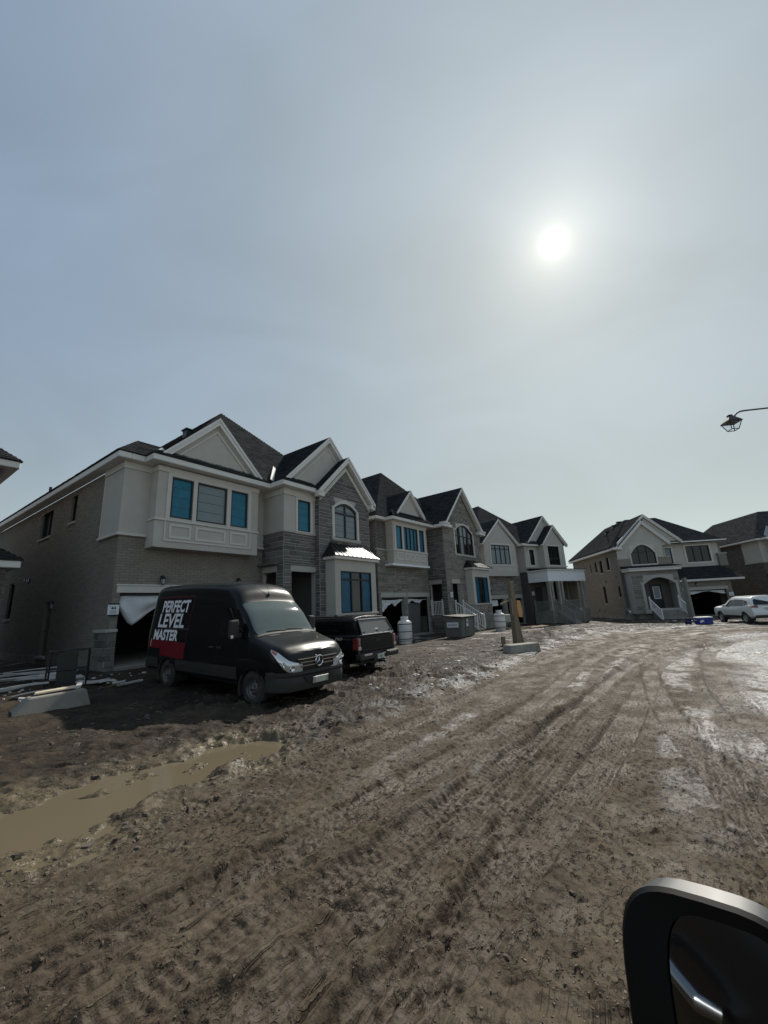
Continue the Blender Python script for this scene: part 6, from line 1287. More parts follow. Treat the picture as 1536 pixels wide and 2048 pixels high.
mb = MB(); mb.box(0.10, 0.15, -0.785, 0.785, 0.66, 1.14); tg = mb.build('tailgate', PP, pk, bevel=0.02); mb = MB(); mb.box(0.088, 0.10, -0.10, 0.10, 0.93, 1.0); mb.build('tailgate_handle', M['blackmetal'], tg, bevel=0.01)
mb = MB(); mb.prism([(0.10, -0.74, 0.72), (0.10, 0.74, 0.72), (0.10, 0.74, 0.735), (0.10, -0.74, 0.735)], (-0.006, 0, 0)); mb.build('tailgate_crease', M['decal'], tg)
mb = MB(); mb.prism([(0.085, -0.75, 1.175), (0.085, 0.75, 1.175), (0.295, 0.67, 1.585), (0.295, -0.67, 1.585)], (0.03, 0, 0.02)); cg = mb.build('cap_rear_window', M['capglass'], pk, bevel=0.01)
for a, b_ in (((0.075, -0.77, 1.165), (0.075, 0.77, 1.165)), ((0.29, -0.69, 1.60), (0.29, 0.69, 1.60)), ((0.075, -0.77, 1.165), (0.29, -0.69, 1.60)), ((0.075, 0.77, 1.165), (0.29, 0.69, 1.60))): mb = MB(); mb.tube([a, b_], 0.018, 6); mb.build('window_frame', M['alloy'] if a[2] == b_[2] else PLS, cg)
for y, z in ((-0.55, 1.48), (0.55, 1.48), (-0.62, 1.24), (0.62, 1.24), (0, 1.26)): mb = MB(); xx = 0.085 + (z - 1.175) / 0.36 * 0.21; mb.box(xx - 0.02, xx + 0.02, y - 0.035, y + 0.035, z - 0.015, z + 0.015); mb.build('hinge', M['blackmetal'], cg)
text_mesh('LEER', M['signwhite'], 'lettering', lambda x, y: Vector((0.085 + (1.285 + y - 1.175) / 0.36 * 0.21 - 0.012, -x, 1.285 + y)), 0.055, 0.2, 1.2, 0.001, cg, 'CENTER')
text_mesh('TRD', M['plate'], 'lettering', lambda x, y: pk_l.side(1.02 - x, 1.03 + y, 1, 0.006), 0.10, 0.3, 1.6, 0.003, pk); text_mesh('OFF ROAD', M['capglass'], 'lettering', lambda x, y: pk_l.side(0.68 - x, 1.035 + y, 1, 0.006), 0.055, 0.3, 1.2, 0.001, pk)
mb = MB(); mb.box(-0.005, 0.02, -0.16, 0.16, 0.44, 0.58); np_ = mb.build('number_plate', M['plate'], pk, bevel=0.006)
text_mesh('8E', M['decal'], 'lettering', lambda x, y: Vector((-0.007, -x, 0.475 + y)), 0.09, 0, 1.3, 0.001, np_, 'CENTER')
mb = MB(); mb.box(-0.16, 0.1, -0.035, 0.035, 0.34, 0.40); hb_ = mb.build('tow_bar', M['blackmetal'], pk, bevel=0.008); mb = MB(); mb.lathe([(0.001, 0.40), (0.02, 0.40), (0.02, 0.43), (0.032, 0.45), (0.034, 0.465), (0.02, 0.49), (0.001, 0.495)], 12, (-0.13, 0, 0)); mb.build('tow_ball', M['chrome'], hb_, smooth=True)
mb = MB(); mb.tube([(-0.10, 0.07, 0.36), (-0.14, 0.08, 0.28), (-0.09, 0.02, 0.22), (-0.03, -0.05, 0.27), (-0.02, -0.06, 0.34)], 0.012, 6); mb.build('safety_chain', M['chrome'], hb_)
pk_l.patch(3.05, 3.95, 5.2, 8.0, 8, 8, 0.006, 1).build('windscreen', M['sideglass'], pk, smooth=True)
pk_l.patch(3.05, 3.95, 5.2, 8.0, 8, 8, 0.006, -1).build('windscreen', M['sideglass'], pk, smooth=True)
for s2 in (-1, 1): mb = MB(); mb.tube([pk_l.pos(4.9, 6.2, s2, 0.03), pk_l.pos(5.9, 6.3, s2, 0.05), pk_l.pos(7.2, 6.2, s2, 0.04)], 0.02, 6); mb.build('roof_rail', M['blackmetal'], pk)
mb = MB(); p = pk_l.pos(6.4, 7.2, 1); mb.lathe([(0.07, 0), (0.05, 0.05), (0.001, 0.07)], 12, p); mb.build('cap_vent', M['blackmetal'], pk)
mb = MB(); mb.box(0.3, 5.0, -0.6, 0.6, 0.32, 0.55); mb.build('chassis', M['blackmetal'], pk)
mb = MB(); mb.tube([(0.9, 0.55, 0.36), (0.12, 0.62, 0.33)], 0.03, 8); mb.build('exhaust_pipe', M['alloy'], pk)

# ================================================================== white SUV before the far garage
sb = [(0.78, 0.34), (0.88, 0.48), (0.905, 0.75), (0.89, 0.98), (0.82, 1.20), (0.70, 1.50), (0.58, 1.61), (0.3, 1.655), (0, 1.665)]
sr_ = [(0.72, 0.40), (0.84, 0.50), (0.87, 0.75), (0.85, 0.98, .05), (0.78, 1.20, .14), (0.66, 1.46, .30), (0.54, 1.56, .38), (0.28, 1.60, .40), (0, 1.61, .4)]
sh = [(0.78, 0.34), (0.87, 0.48), (0.895, 0.70), (0.87, 0.90), (0.80, 0.98), (0.68, 1.02), (0.5, 1.045), (0.25, 1.06), (0, 1.065)]
sn = [(0.62, 0.36), (0.72, 0.46), (0.74, 0.62), (0.70, 0.76), (0.62, 0.84), (0.5, 0.88), (0.36, 0.90), (0.2, 0.91), (0, 0.915)]
sc_ = [(0.78, 0.34), (0.88, 0.48), (0.905, 0.74), (0.885, 0.96), (0.82, 1.04), (0.72, 1.09), (0.55, 1.12), (0.28, 1.135), (0, 1.14)]
sm_ = [(0.78, 0.34), (0.88, 0.48), (0.905, 0.75), (0.89, 0.98), (0.81, 1.16), (0.70, 1.36), (0.58, 1.44), (0.3, 1.475), (0, 1.48)]
su_l = Loft([(4.62, sn), (4.30, sh), (3.65, sh), (3.30, sc_), (2.85, sm_), (2.35, sb), (1.2, sb), (0.55, [(q[0] * .985, q[1] * (1 if i < 4 else .985)) for i, q in enumerate(sb)]), (0.06, sr_)])
ha = R(13.7); sf = Vector((math.sin(ha), math.cos(ha))); sl_ = Vector((-sf.y, sf.x)); KS = 1.01
so = Vector((22.2, 26.0)) - sl_ * 0.80 * KS - sf * 0.95 * KS
su = empty('white_car', (so.x, so.y, -0.23), math.atan2(sf.y, sf.x), 'white SUV with dark windows parked before the far garage', 'car'); su.scale = (KS, KS, KS)
SW = M['suvwhite']; SX = (0.95, 3.655); SRr = 0.345
def scut(c): return abs(c.y) > 0.5 and c.z < 0.95 and any((c.x - x) ** 2 + (c.z - SRr) ** 2 < 0.39 ** 2 for x in SX)
su_l.body(6, 5, scut).build('body', SW, su, smooth=True, weld=True, angle=50)
for x in SX:
    for s2 in (-1, 1): wheel(su, x, s2 * 0.87, SRr, 0.22, 0.22, M['alloy'], 'alloy'); arch(su, x, s2 * 0.885, SRr, 0.375, M['plastic'], 0.035, 0.35)
for s2 in (-1, 1):
    su_l.quad([(2.95, 1.03), (2.02, 1.04), (2.02, 1.46), (2.42, 1.42)], 7, 5, 0.006, s2).build('door_window', M['sideglass'], su, smooth=True)
    su_l.quad([(1.98, 1.04), (0.92, 1.08), (1.05, 1.45), (1.98, 1.47)], 7, 5, 0.006, s2).build('door_window', M['sideglass'], su, smooth=True)
    su_l.quad([(0.88, 1.08), (0.52, 1.18), (0.66, 1.36), (1.0, 1.44)], 5, 4, 0.006, s2).build('quarter_window', M['sideglass'], su, smooth=True)
    su_l.quad([(3.2, 0.36), (1.4, 0.36), (1.4, 0.50), (3.2, 0.50)], 8, 2, 0.012, s2).build('sill_moulding', PLS, su, smooth=True)
    mb = MB()
    for pts in ([(2.0, 0.50), (2.0, 1.02)], [(3.05, 0.52), (3.05, 1.0)], [(1.22, 0.75), (1.0, 1.02)]): su_l.line(pts, 0.012, 0.003, s2, mb)
    tag(mb.build('door_gaps', M['decal'], su), kind='stuff')
    for x in (2.12, 1.18): p = su_l.side(x, 0.92, s2, 0.02); mb = MB(); mb.box(p.x - 0.09, p.x + 0.09, p.y - 0.012, p.y + 0.012, p.z - 0.015, p.z + 0.015); mb.build('door_handle', SW, su, bevel=0.006)
    mb = MB(); mb.prism([(2.75, s2 * 0.90, 1.0), (2.75, s2 * 1.08, 1.02), (2.75, s2 * 1.08, 1.16), (2.75, s2 * 0.92, 1.17)], (0.12, 0, 0)); mb.build('wing_mirror', SW, su, bevel=0.03)
    mb = MB(); mb.prism([(0.12, s2 * 0.50, 0.95), (0.12, s2 * 0.86, 0.98), (0.42, s2 * 0.90, 1.06), (0.42, s2 * 0.80, 1.10), (0.16, s2 * 0.52, 1.06)], (0, 0, 0.06)); mb.build('tail_light', M['redlens'], su, bevel=0.01)
    su_l.patch(0.2, 0.85, 2.6, 3.7, 5, 4, 0.008, s2).build('headlight', M['lens'], su, smooth=True)
    mb = MB(); mb.tube([su_l.pos(5.1, 6.3, s2, 0.03), su_l.pos(6.0, 6.3, s2, 0.04), su_l.pos(7.1, 6.25, s2, 0.03)], 0.018, 6); mb.build('roof_rail', M['alloy'], su)
su_l.patch(3.1, 4.85, 5.2, 8, 8, 6, 0.006, 1).build('windscreen', M['sideglass'], su, smooth=True); su_l.patch(3.1, 4.85, 5.2, 8, 8, 6, 0.006, -1).build('windscreen', M['sideglass'], su, smooth=True)
mb = MB(); mb.prism([(0.19, -0.66, 1.14), (0.19, 0.66, 1.14), (0.40, 0.56, 1.47), (0.40, -0.56, 1.47)], (0.02, 0, 0.02)); mb.build('rear_window', M['sideglass'], su, bevel=0.01)
mb = MB(); mb.box(0.0, 0.16, -0.80, 0.80, 0.36, 0.52); mb.build('rear_bumper', PLS, su, bevel=0.03); mb = MB(); mb.box(0.03, 0.12, -0.83, 0.83, 0.52, 0.74); mb.build('bumper_cover', SW, su, bevel=0.03)
mb = MB(); mb.box(0.065, 0.08, -0.16, 0.16, 0.84, 0.97); mb.build('number_plate', M['plate'], su); mb = MB(); mb.box(0.10, 0.12, -0.30, 0.30, 1.0, 1.03); mb.build('chrome_strip', M['chrome'], su)

# ================================================================== things on the lots
def ground_empty(name, x, y, rz, label, cat, group=None, dz=0.0): return empty(name, (x, y, hz(x, y) + dz), rz, label, cat, group)
# lot signs on the walls
def lot_sign(hs, pl, a0, a1, z0, z1, label, big=None, small=False):
    r = empty('lot_sign', hs.W(*pl.p((a0 + a1) / 2, z0, 0.05)), hs.root.rotation_euler.z + (-math.pi / 2 if pl.k == 'L' else 0), label, 'sign', 'lot number signs on the houses')
    w_, h_ = a1 - a0, z1 - z0; mb = MB(); mb.box(-w_ / 2, w_ / 2, -0.015, 0.0, 0, h_); mb.build('board', M['signwhite'], r)
    for q0, q1 in ((0, 0.12), (0.88, 1.0)): mb = MB(); mb.box(-w_ / 2, w_ / 2, -0.018, -0.0152, h_ * q0, h_ * q1); mb.build('dark_band', M['blackmetal'], r)
    fn = lambda s_: (lambda x, y: Vector((x, -0.0165, h_ * s_ + y)))
    if big:
        text_mesh(big, M['blackmetal'], 'lettering', fn(0.50), h_ * 0.36, 0, 1, 0.004, r, 'CENTER'); text_mesh('LOT', M['blackmetal'], 'lettering', lambda x, y: Vector((x - w_ * 0.30, -0.0165, h_ * 0.70 + y)), h_ * 0.11, 0, 1, 0, r, 'CENTER')
        for s_ in (0.36, 0.22): mb = MB(); mb.box(-w_ * 0.30, w_ * 0.30, -0.017, -0.0152, h_ * s_, h_ * (s_ + 0.05)); mb.build('small_print', M['binsteel'], r)
    else:
        for s_, w2 in ((0.66, 0.22), (0.44, 0.3), (0.28, 0.3)): mb = MB(); mb.box(-w_ * w2, w_ * w2, -0.017, -0.0152, h_ * s_, h_ * (s_ + 0.08)); mb.build('small_print', M['binsteel'], r)
    return r
lot_sign(h1, Pl('F', -0.0), -0.12, 0.215, 2.02, 2.44, 'white lot sign reading 44 beside the nearest garage opening', '44')
lot_sign(h2, Pl('F', -1.52), 6.10, 6.42, 2.3, 2.8, 'small white lot sign on the grey stone house, left of its entry opening')
lot_sign(h3, Pl('F', -0.95), 5.35, 5.7, 2.3, 2.75, 'small white lot sign on the wall of the white-banded porch')
lot_sign(h4, Pl('F', -0.03), 8.52, 8.9, 1.35, 1.78, 'white lot sign beside the wide garage behind the white SUV')
lot_sign(h5, Pl('F', -0.05), 0.35, 0.75, 1.3, 1.75, 'white lot sign on the dark umber brick house at the right edge')
# torn plastic sheets hanging in the garage openings
def sheet(hs, x0, x1, ztop, prof, y, label, seed=1):
    r = random.Random(seed); rows = []; n = 44; m_ = 9; ph = [r.uniform(0, 6) for _ in range(4)]
    o = hs.W((x0 + x1) / 2, y, ztop)
    for i in range(n + 1):
        u = i / n; x = x0 + (x1 - x0) * u; zb = np.interp(u, [p[0] for p in prof], [p[1] for p in prof]); L = ztop - zb; row = []
        for j in range(m_ + 1):
            v = j / m_; wv = 0.05 * math.sin(9 * u + 5 * v + ph[0]) + 0.035 * math.sin(21 * u - 7 * v + ph[1]) + 0.02 * math.sin(43 * u + 3 * v + ph[2])
            row.append((x - (x0 + x1) / 2, wv * (0.3 + v) * min(1, L * 2) - 0.03 * v, -L * v - 0.03 * math.sin(5 * u + ph[3]) * (1 - v)))
        rows.append(row)
    mb = MB(); mb.grid(rows); ob = mb.build('plastic_sheet', M['sheet'], None, smooth=True, angle=80); sd_ = ob.modifiers.new('thickness', 'SOLIDIFY'); sd_.thickness = 0.006
    ob.location = o; ob.rotation_euler = (0, 0, hs.root.rotation_euler.z); return tag(ob, label, 'plastic sheet', 'torn plastic sheets in garage openings')
sheet(h1, 0.26, 5.38, 2.68, [(0, 2.25), (0.04, 1.95), (0.085, 1.66), (0.16, 1.95), (0.25, 2.28), (0.31, 2.52), (0.38, 2.42), (0.46, 2.34), (0.6, 2.5), (0.8, 2.4), (1, 2.5)], 0.14, 'torn white sheet sagging in the garage opening behind the van', 3)
sheet(h2, 0.28, 2.68, 2.36, [(0, 1.7), (0.1, 1.6), (0.3, 2.0), (0.5, 2.1), (0.62, 1.92), (0.8, 2.15), (0.95, 2.3), (1, 2.3)], 0.16, 'torn sheet hanging in the left garage opening of the stone house', 5)
sheet(h2, 3.08, 5.56, 2.36, [(0, 2.1), (0.1, 2.0), (0.25, 2.28), (0.45, 2.12), (0.65, 2.08), (0.78, 2.3), (1, 2.32)], 0.16, 'torn sheet hanging in the right garage opening of the stone house', 8)
sheet(h4, 4.9, 8.36, 1.96, [(0, 1.72), (0.2, 1.66), (0.45, 1.86), (0.6, 1.9), (0.8, 1.74), (0.95, 1.62), (1, 1.66)], 0.14, 'thin white sheet along the top of the far garage opening', 11)
mb = MB(); mb.box(0.0, 1.9, -0.02, 0.02, 0, 2.05); q = mb.build('wrap_panel', mat('grey_building_wrap', (0.10, 0.10, 0.10), 0.6, var=0.2)); q.location = h2.W(3.15, 0.5, 0.07); q.rotation_euler = (R(4), 0, h2.root.rotation_euler.z); tag(q, 'grey wrapped board leaning inside the right opening of the stone garage', 'board')
# propane tanks
def make_tank(x, y, label, rz):
    r = ground_empty('propane_tank', x, y, rz, label, 'propane tank', 'white propane tanks by the garages', -0.02)
    mb = MB(); mb.lathe([(0.001, 0.10), (0.30, 0.10), (0.37, 0.16), (0.385, 0.24), (0.385, 0.98), (0.37, 1.06), (0.30, 1.15), (0.16, 1.21), (0.001, 1.22)], 28); mb.build('tank_body', M['tank'], r, smooth=True)
    mb = MB(); mb.lathe([(0.31, 0.0), (0.33, 0.0), (0.33, 0.16), (0.31, 0.16), (0.31, 0.0)], 28); mb.build('foot_ring', M['tank'], r, smooth=True)
    mb = MB(); n = 20; rows = []
    for k in range(n + 1):
        an = math.pi * (0.2 + 1.6 * k / n); ca, sa = math.cos(an), math.sin(an); rows.append([(0.20 * ca, 0.20 * sa, 1.17), (0.20 * ca, 0.20 * sa, 1.36), (0.19 * ca, 0.19 * sa, 1.38), (0.18 * ca, 0.18 * sa, 1.36), (0.18 * ca, 0.18 * sa, 1.17)])
    mb.grid(rows); mb.build('collar', M['tank'], r, smooth=True)
    mb = MB(); mb.lathe([(0.04, 1.2), (0.04, 1.30), (0.055, 1.31), (0.055, 1.34), (0.001, 1.345)], 12); mb.build('valve', M['steel'], r, smooth=True)
    for z in (0.26, 0.62, 1.0): mb = MB(); mb.lathe([(0.384, z - 0.018), (0.394, z - 0.018), (0.394, z + 0.018), (0.384, z + 0.018)], 28); mb.build('weld_band', M['blackmetal'], r)
    return r
tk = make_tank(0.78, 21.9, 'white propane tank standing before the stone house garage, nearest the pickup', 0.4)
def copy_tree(o, parent=None):
    c_ = o.copy(); COL.objects.link(c_)
    if parent is not None: c_.parent = parent
    for ch in list(o.children): copy_tree(ch, c_)
    return c_
t2 = copy_tree(tk); t2.location = (7.55, 28.55, hz(7.55, 28.55) - 0.02); t2.rotation_euler = (0, 0, 1.6); t2['label'] = 'white propane tank further off, beside the timber post and green cabinet'
for px_, py_ in ((0.42, 21.55), (1.16, 21.62)):
    mb = MB(); mb.box(-0.02, 0.02, -0.02, 0.02, -0.1, 1.0); q = mb.build('steel_stake', M['blackmetal']); q.location = (px_, py_, hz(px_, py_)); tag(q, 'thin dark stake standing %s of the nearer propane tank' % ('left' if px_ < 0.8 else 'right'), 'stake', 'stakes by the propane tank')
# grey waste bin
bn = ground_empty('waste_bin', 3.98, 23.45, math.atan2(25.26 - 23.55, 5.13 - 3.98), 'weathered grey waste bin with lid before the stone house steps', 'waste bin', dz=-0.03)
mb = MB(); W_b, D_b, H_b = 1.95, 0.95, 1.12
mb.hexa([(0.02, 0.02, 0.05), (W_b - 0.02, 0.02, 0.05), (W_b - 0.02, D_b, 0.05), (0.02, D_b, 0.05), (-0.03, -0.05, H_b), (W_b + 0.03, -0.05, H_b), (W_b + 0.03, D_b + 0.05, H_b), (-0.03, D_b + 0.05, H_b)]); mb.build('bin_body', M['binsteel'], bn, bevel=0.015)
for x in (0.05, 0.62, 0.95, W_b - 0.13): mb = MB(); mb.hexa([(x, -0.005, 0.05), (x + 0.08, -0.005, 0.05), (x + 0.08, 0.03, 0.05), (x, 0.03, 0.05), (x, -0.09, H_b - 0.03), (x + 0.08, -0.09, H_b - 0.03), (x + 0.08, -0.03, H_b - 0.03), (x, -0.03, H_b - 0.03)]); mb.build('side_rib', M['binsteel'], bn)
mb = MB(); mb.prism([(-0.12, -0.16, H_b), (W_b + 0.25, -0.16, H_b), (W_b + 0.25, D_b + 0.1, H_b + 0.10), (-0.12, D_b + 0.1, H_b + 0.10)], (0, 0, 0.06)); mb.build('lid', M['blackmetal'], bn, bevel=0.01)
mb = MB(); mb.box(0.66, 0.93, -0.075, -0.06, 0.62, 1.02); lb = mb.build('label_board', M['signwhite'], bn); mb = MB(); mb.box(0.70, 0.89, -0.078, -0.0755, 0.78, 0.9); mb.build('label_print', M['binsteel'], lb)
mb = MB(); mb.box(-0.06, -0.02, 0.12, 0.82, 0.60, 0.88); lb = mb.build('label_board', M['signwhite'], bn); text_mesh('BIN RENTALS', M['blackmetal'], 'lettering', lambda x, y: Vector((-0.0625, 0.47 - x, 0.70 + y)), 0.11, 0, 0.8, 0.002, lb, 'CENTER')
for x in (0.15, W_b - 0.3): mb = MB(); mb.box(x, x + 0.15, 0.1, D_b - 0.1, -0.02, 0.05); mb.build('skid', M['blackmetal'], bn)
# concrete blocks
def block(x, y, rz, L, wb, wt, hh, label, tilt=0.0, mt='concrete_pale', group='concrete barrier blocks on the verge', slope=0.2):
    mb = MB(); mb.hexa([(0, 0, 0), (L, 0, 0), (L, wb, 0), (0, wb, 0), (slope, (wb - wt) / 2, hh), (L - 0.08, (wb - wt) / 2, hh), (L - 0.08, (wb + wt) / 2, hh), (slope, (wb + wt) / 2, hh)])
    ob = mb.build('concrete_block', M[mt], None, bevel=0.03, segs=2); ob.location = (x, y, hz(x, y) - 0.05); ob.rotation_euler = (0, tilt, rz); return tag(ob, label, 'concrete block', group)
block(4.30, 15.25, math.atan2(0.60, 1.46), 1.42, 0.5, 0.46, 0.33, 'plain low concrete block in front of the timber post', slope=0.06)
jb = block(-7.50, 8.42, math.atan2(1.05, 0.85), 1.35, 0.55, 0.36, 0.34, 'sloped-end concrete block at the left verge before a black steel rack', tilt=-0.02, slope=0.30, mt='concrete')
# timber posts
def post(x, y, hh, w_, label, brace=None, lean=0.0):
    r = ground_empty('timber_post', x, y, 0.45, label, 'post', 'timber posts on the lots', -0.1); r.rotation_euler = (0, lean, 0.45)
    mb = MB(); mb.hexa([(-w_ / 2, -w_ / 2, 0), (w_ / 2, -w_ / 2, 0), (w_ / 2, w_ / 2, 0), (-w_ / 2, w_ / 2, 0), (-w_ * .36, -w_ * .36, hh), (w_ * .36, -w_ * .36, hh), (w_ * .36, w_ * .36, hh - 0.06), (-w_ * .36, w_ * .36, hh - 0.06)]); mb.build('post_shaft', M['timber_grey'] if hh > 3 else M['timber'], r, bevel=0.02)
    return r
p1 = post(5.62, 18.7, 2.82, 0.30, 'weathered timber post with an orange plywood patch behind a concrete block')
mb = MB(); mb.prism([(0.10, -0.20, 1.25), (0.30, -0.20, 1.22), (0.34, -0.20, 1.55), (0.27, -0.20, 1.95), (0.08, -0.20, 1.98), (0.06, -0.20, 1.6)], (0, 0.03, 0)); mb.build('plywood_patch', M['timber_fresh'], p1)
mb = MB(); mb.hexa([(-0.85, -0.20, 1.78), (-0.1, -0.2, 2.03), (-0.1, -0.14, 2.03), (-0.85, -0.14, 1.78), (-0.87, -0.20, 1.86), (-0.1, -0.2, 2.10), (-0.1, -0.14, 2.10), (-0.87, -0.14, 1.86)]); mb.build('side_arm', M['timber'], p1)
mb = MB(); mb.box(-0.31, -0.19, -0.24, -0.20, 1.35, 2.05); mb.build('nailed_board', M['timber'], p1)
mb = MB(); mb.hexa([(0.24, -0.08, 0), (0.36, -0.08, 0), (0.36, 0.06, 0), (0.24, 0.06, 0), (0.14, -0.08, 1.05), (0.19, -0.08, 1.05), (0.19, 0.06, 1.05), (0.14, 0.06, 1.05)]); mb.build('brace', M['timber'], p1, bevel=0.01)
mb = MB(); mb.box(-0.62, -0.46, -0.1, 0.06, 0, 0.42); q = mb.build('timber_stub', M['timber'], None, bevel=0.015); q.location = (5.35, 18.0, hz(5.35, 18.0) - 0.03); tag(q, 'short timber stub beside the post behind the concrete block', 'stub')
post(22.45, 31.0, 3.3, 0.34, 'bare grey timber post standing at the foot of the far porch steps', lean=0.02)
# green cabinet
cb = ground_empty('utility_cabinet', 8.5, 30.2, 0.6, 'pale green utility cabinet on thin legs beside the further propane tank', 'cabinet', dz=-0.02)
mb = MB(); mb.box(-0.35, 0.35, -0.2, 0.2, 0.5, 1.05); mb.build('cabinet_box', M['cabinet'], cb, bevel=0.02)
for x in (-0.3, 0.3):
    for y in (-0.15, 0.15): mb = MB(); mb.box(x - 0.02, x + 0.02, y - 0.02, y + 0.02, 0, 0.5); mb.build('leg', M['blackmetal'], cb)
mb = MB(); mb.box(-0.31, 0.31, -0.215, -0.2, 0.54, 1.01); mb.build('cabinet_door', M['cabinet'], cb, bevel=0.005)
# blue bins
co = ground_empty('cool_box', 19.75, 26.35, -0.06, 'bright blue cool box with white lid on the far verge', 'cool box', dz=-0.02)
mb = MB(); mb.box(-0.42, 0.42, -0.24, 0.24, 0.0, 0.40); mb.build('box_body', M['blue'], co, bevel=0.03); mb = MB(); mb.box(-0.44, 0.44, -0.26, 0.26, 0.402, 0.47); mb.build('lid', M['white'], co, bevel=0.02); mb = MB(); mb.prism([(-0.36, -0.245, 0.12), (-0.12, -0.245, 0.2), (-0.16, -0.245, 0.3), (-0.38, -0.245, 0.24)], (0, 0.004, 0)); mb.build('swoosh_print', M['white'], co)
mb = MB(); mb.tube([(-0.43, -0.1, 0.3), (-0.5, -0.1, 0.28), (-0.5, 0.1, 0.28), (-0.43, 0.1, 0.3)], 0.015, 6); mb.build('handle', M['white'], co)
bk = ground_empty('bucket', 19.35, 27.15, 0, 'dark navy bucket left of the bright blue cool box', 'bucket', dz=-0.02)
mb = MB(); mb.lathe([(0.001, 0.0), (0.17, 0.0), (0.21, 0.40), (0.225, 0.40), (0.225, 0.43), (0.19, 0.43), (0.16, 0.03), (0.001, 0.03)], 20); mb.build('bucket_shell', M['navy'], bk, smooth=True); mb = MB(); mb.tube([(-0.22, 0, 0.38), (-0.18, -0.12, 0.26), (0, -0.22, 0.2), (0.18, -0.12, 0.26), (0.22, 0, 0.38)], 0.008, 6); mb.build('handle', M['alloy'], bk)
# gas meter on a riser by the far house
gm = ground_empty('gas_meter', 20.9, 36.3, 0.2, 'grey gas meter on risers beside the tan brick wall', 'gas meter', dz=-0.05)
mb = MB(); mb.tube([(-0.3, 0, 0), (-0.3, 0, 1.0), (-0.25, 0, 1.06), (0.25, 0, 1.06), (0.3, 0, 1.0), (0.3, 0, 0)], 0.03, 8); mb.build('riser_pipe', M['binsteel'], gm); mb = MB(); mb.box(-0.2, 0.2, -0.14, 0.14, 0.55, 1.0); mb.build('meter_body', M['binsteel'], gm, bevel=0.04); mb = MB(); mb.lathe([(0.08, 0), (0.08, -0.05), (0.001, -0.05)], 14, (0, -0.14, 0.82), 'y'); mb.build('dial', M['signwhite'], gm)
# boards lying before the porch
for i, (x, y, rz, L, w_, hh, lab) in enumerate(((9.9, 30.4, 0.25, 3.2, 1.0, 0.04, 'wide grey plywood sheet lying before the white-banded porch'), (8.9, 30.0, 0.12, 2.6, 0.25, 0.05, 'narrow plank lying left of the plywood sheet'), (9.7, 27.0, 0.1, 2.4, 0.24, 0.06, 'single pale plank lying across the verge nearer the road'))):
    mb = MB(); mb.box(-L / 2, L / 2, -w_ / 2, w_ / 2, 0, hh); q = mb.build('timber_board', M['timber'] if i < 2 else M['concrete_pale'], None, bevel=0.006); q.location = (x, y, hz(x, y) + 0.04); q.rotation_euler = (R(2), R(-2), rz); tag(q, lab, 'board', 'boards lying on the ground')
# steel rack with mesh shelves behind the left block
rk = ground_empty('steel_rack', -8.55, 11.15, math.atan2(0.28, 0.43), 'black steel rack with dark panel standing behind the left concrete block', 'rack', dz=0.0)
for x in (-0.42, 0.42):
    for y in (-0.25, 0.25): mb = MB(); mb.tube([(x, y, -0.05), (x, y, 0.92)], 0.022, 6); mb.build('upright', M['blackmetal'], rk)
for z in (0.90, 0.42):
    for y in (-0.25, 0.25): mb = MB(); mb.tube([(-0.42, y, z), (0.42, y, z)], 0.018, 6); mb.build('cross_bar', M['blackmetal'], rk)
    for x in (-0.42, 0.42): mb = MB(); mb.tube([(x, -0.25, z), (x, 0.25, z)], 0.018, 6); mb.build('cross_bar', M['blackmetal'], rk)
mb = MB(); mb.box(-0.22, 0.2, -0.22, -0.19, 0.05, 0.86); mb.build('panel', M['blackmetal'], rk)
# pale offcuts, siding strips and foam at the left
rg = random.Random(21); OFF = []
spots = [(-11.6, 13.2, 2.6, .22, .3), (-11.0, 12.6, 2.2, .16, .1), (-10.7, 12.9, 1.8, .2, .5), (-10.4, 11.9, 2.4, .14, .25), (-9.9, 12.4, 1.2, .4, .6), (-9.7, 11.6, 1.6, .15, .0), (-10.9, 11.6, 2.0, .2, .15), (-9.0, 11.7, 0.8, .5, .8), (-8.0, 11.3, 0.7, .45, .3), (-7.8, 10.6, 0.9, .2, -.6), (-8.9, 10.3, 0.9, .3, .2), (-9.6, 10.5, 1.3, .12, .6), (-9.9, 9.9, 1.1, .1, .9), (-7.35, 11.0, 0.5, .12, -.3), (-6.9, 11.2, .6, .1, .5), (-7.0, 10.9, .3, .15, .2), (-8.3, 9.9, 0.8, .3, .4), (-7.9, 9.55, .7, .24, .4)]
OFFL = ['longest pale siding strip lying by the foot of the side wall', 'long pale strip just in front of the longest siding strip', 'pale strip lying crosswise against the side wall', 'narrow long pale strip in the middle of the debris', 'broad pale foam slab in the debris left of the steel rack', 'thin pale strip right behind the steel rack',
        'long pale strip nearest the left picture edge', 'square white foam slab behind the right side of the steel rack', 'white foam slab between the steel rack and the garage corner', 'pale board end sticking out right of the sloped-end concrete block', 'short wide foam piece under the steel rack', 'thin long strip left of the steel rack', 'thin pale strip nearest the road at the left edge',
        'small pale chip before the garage slab corner', 'thin pale stick lying before the garage slab', 'smallest pale chip on the soil between rack and van', 'pale foam piece just behind the sloped-end concrete block', 'crumpled pale piece behind the left end of the concrete block']
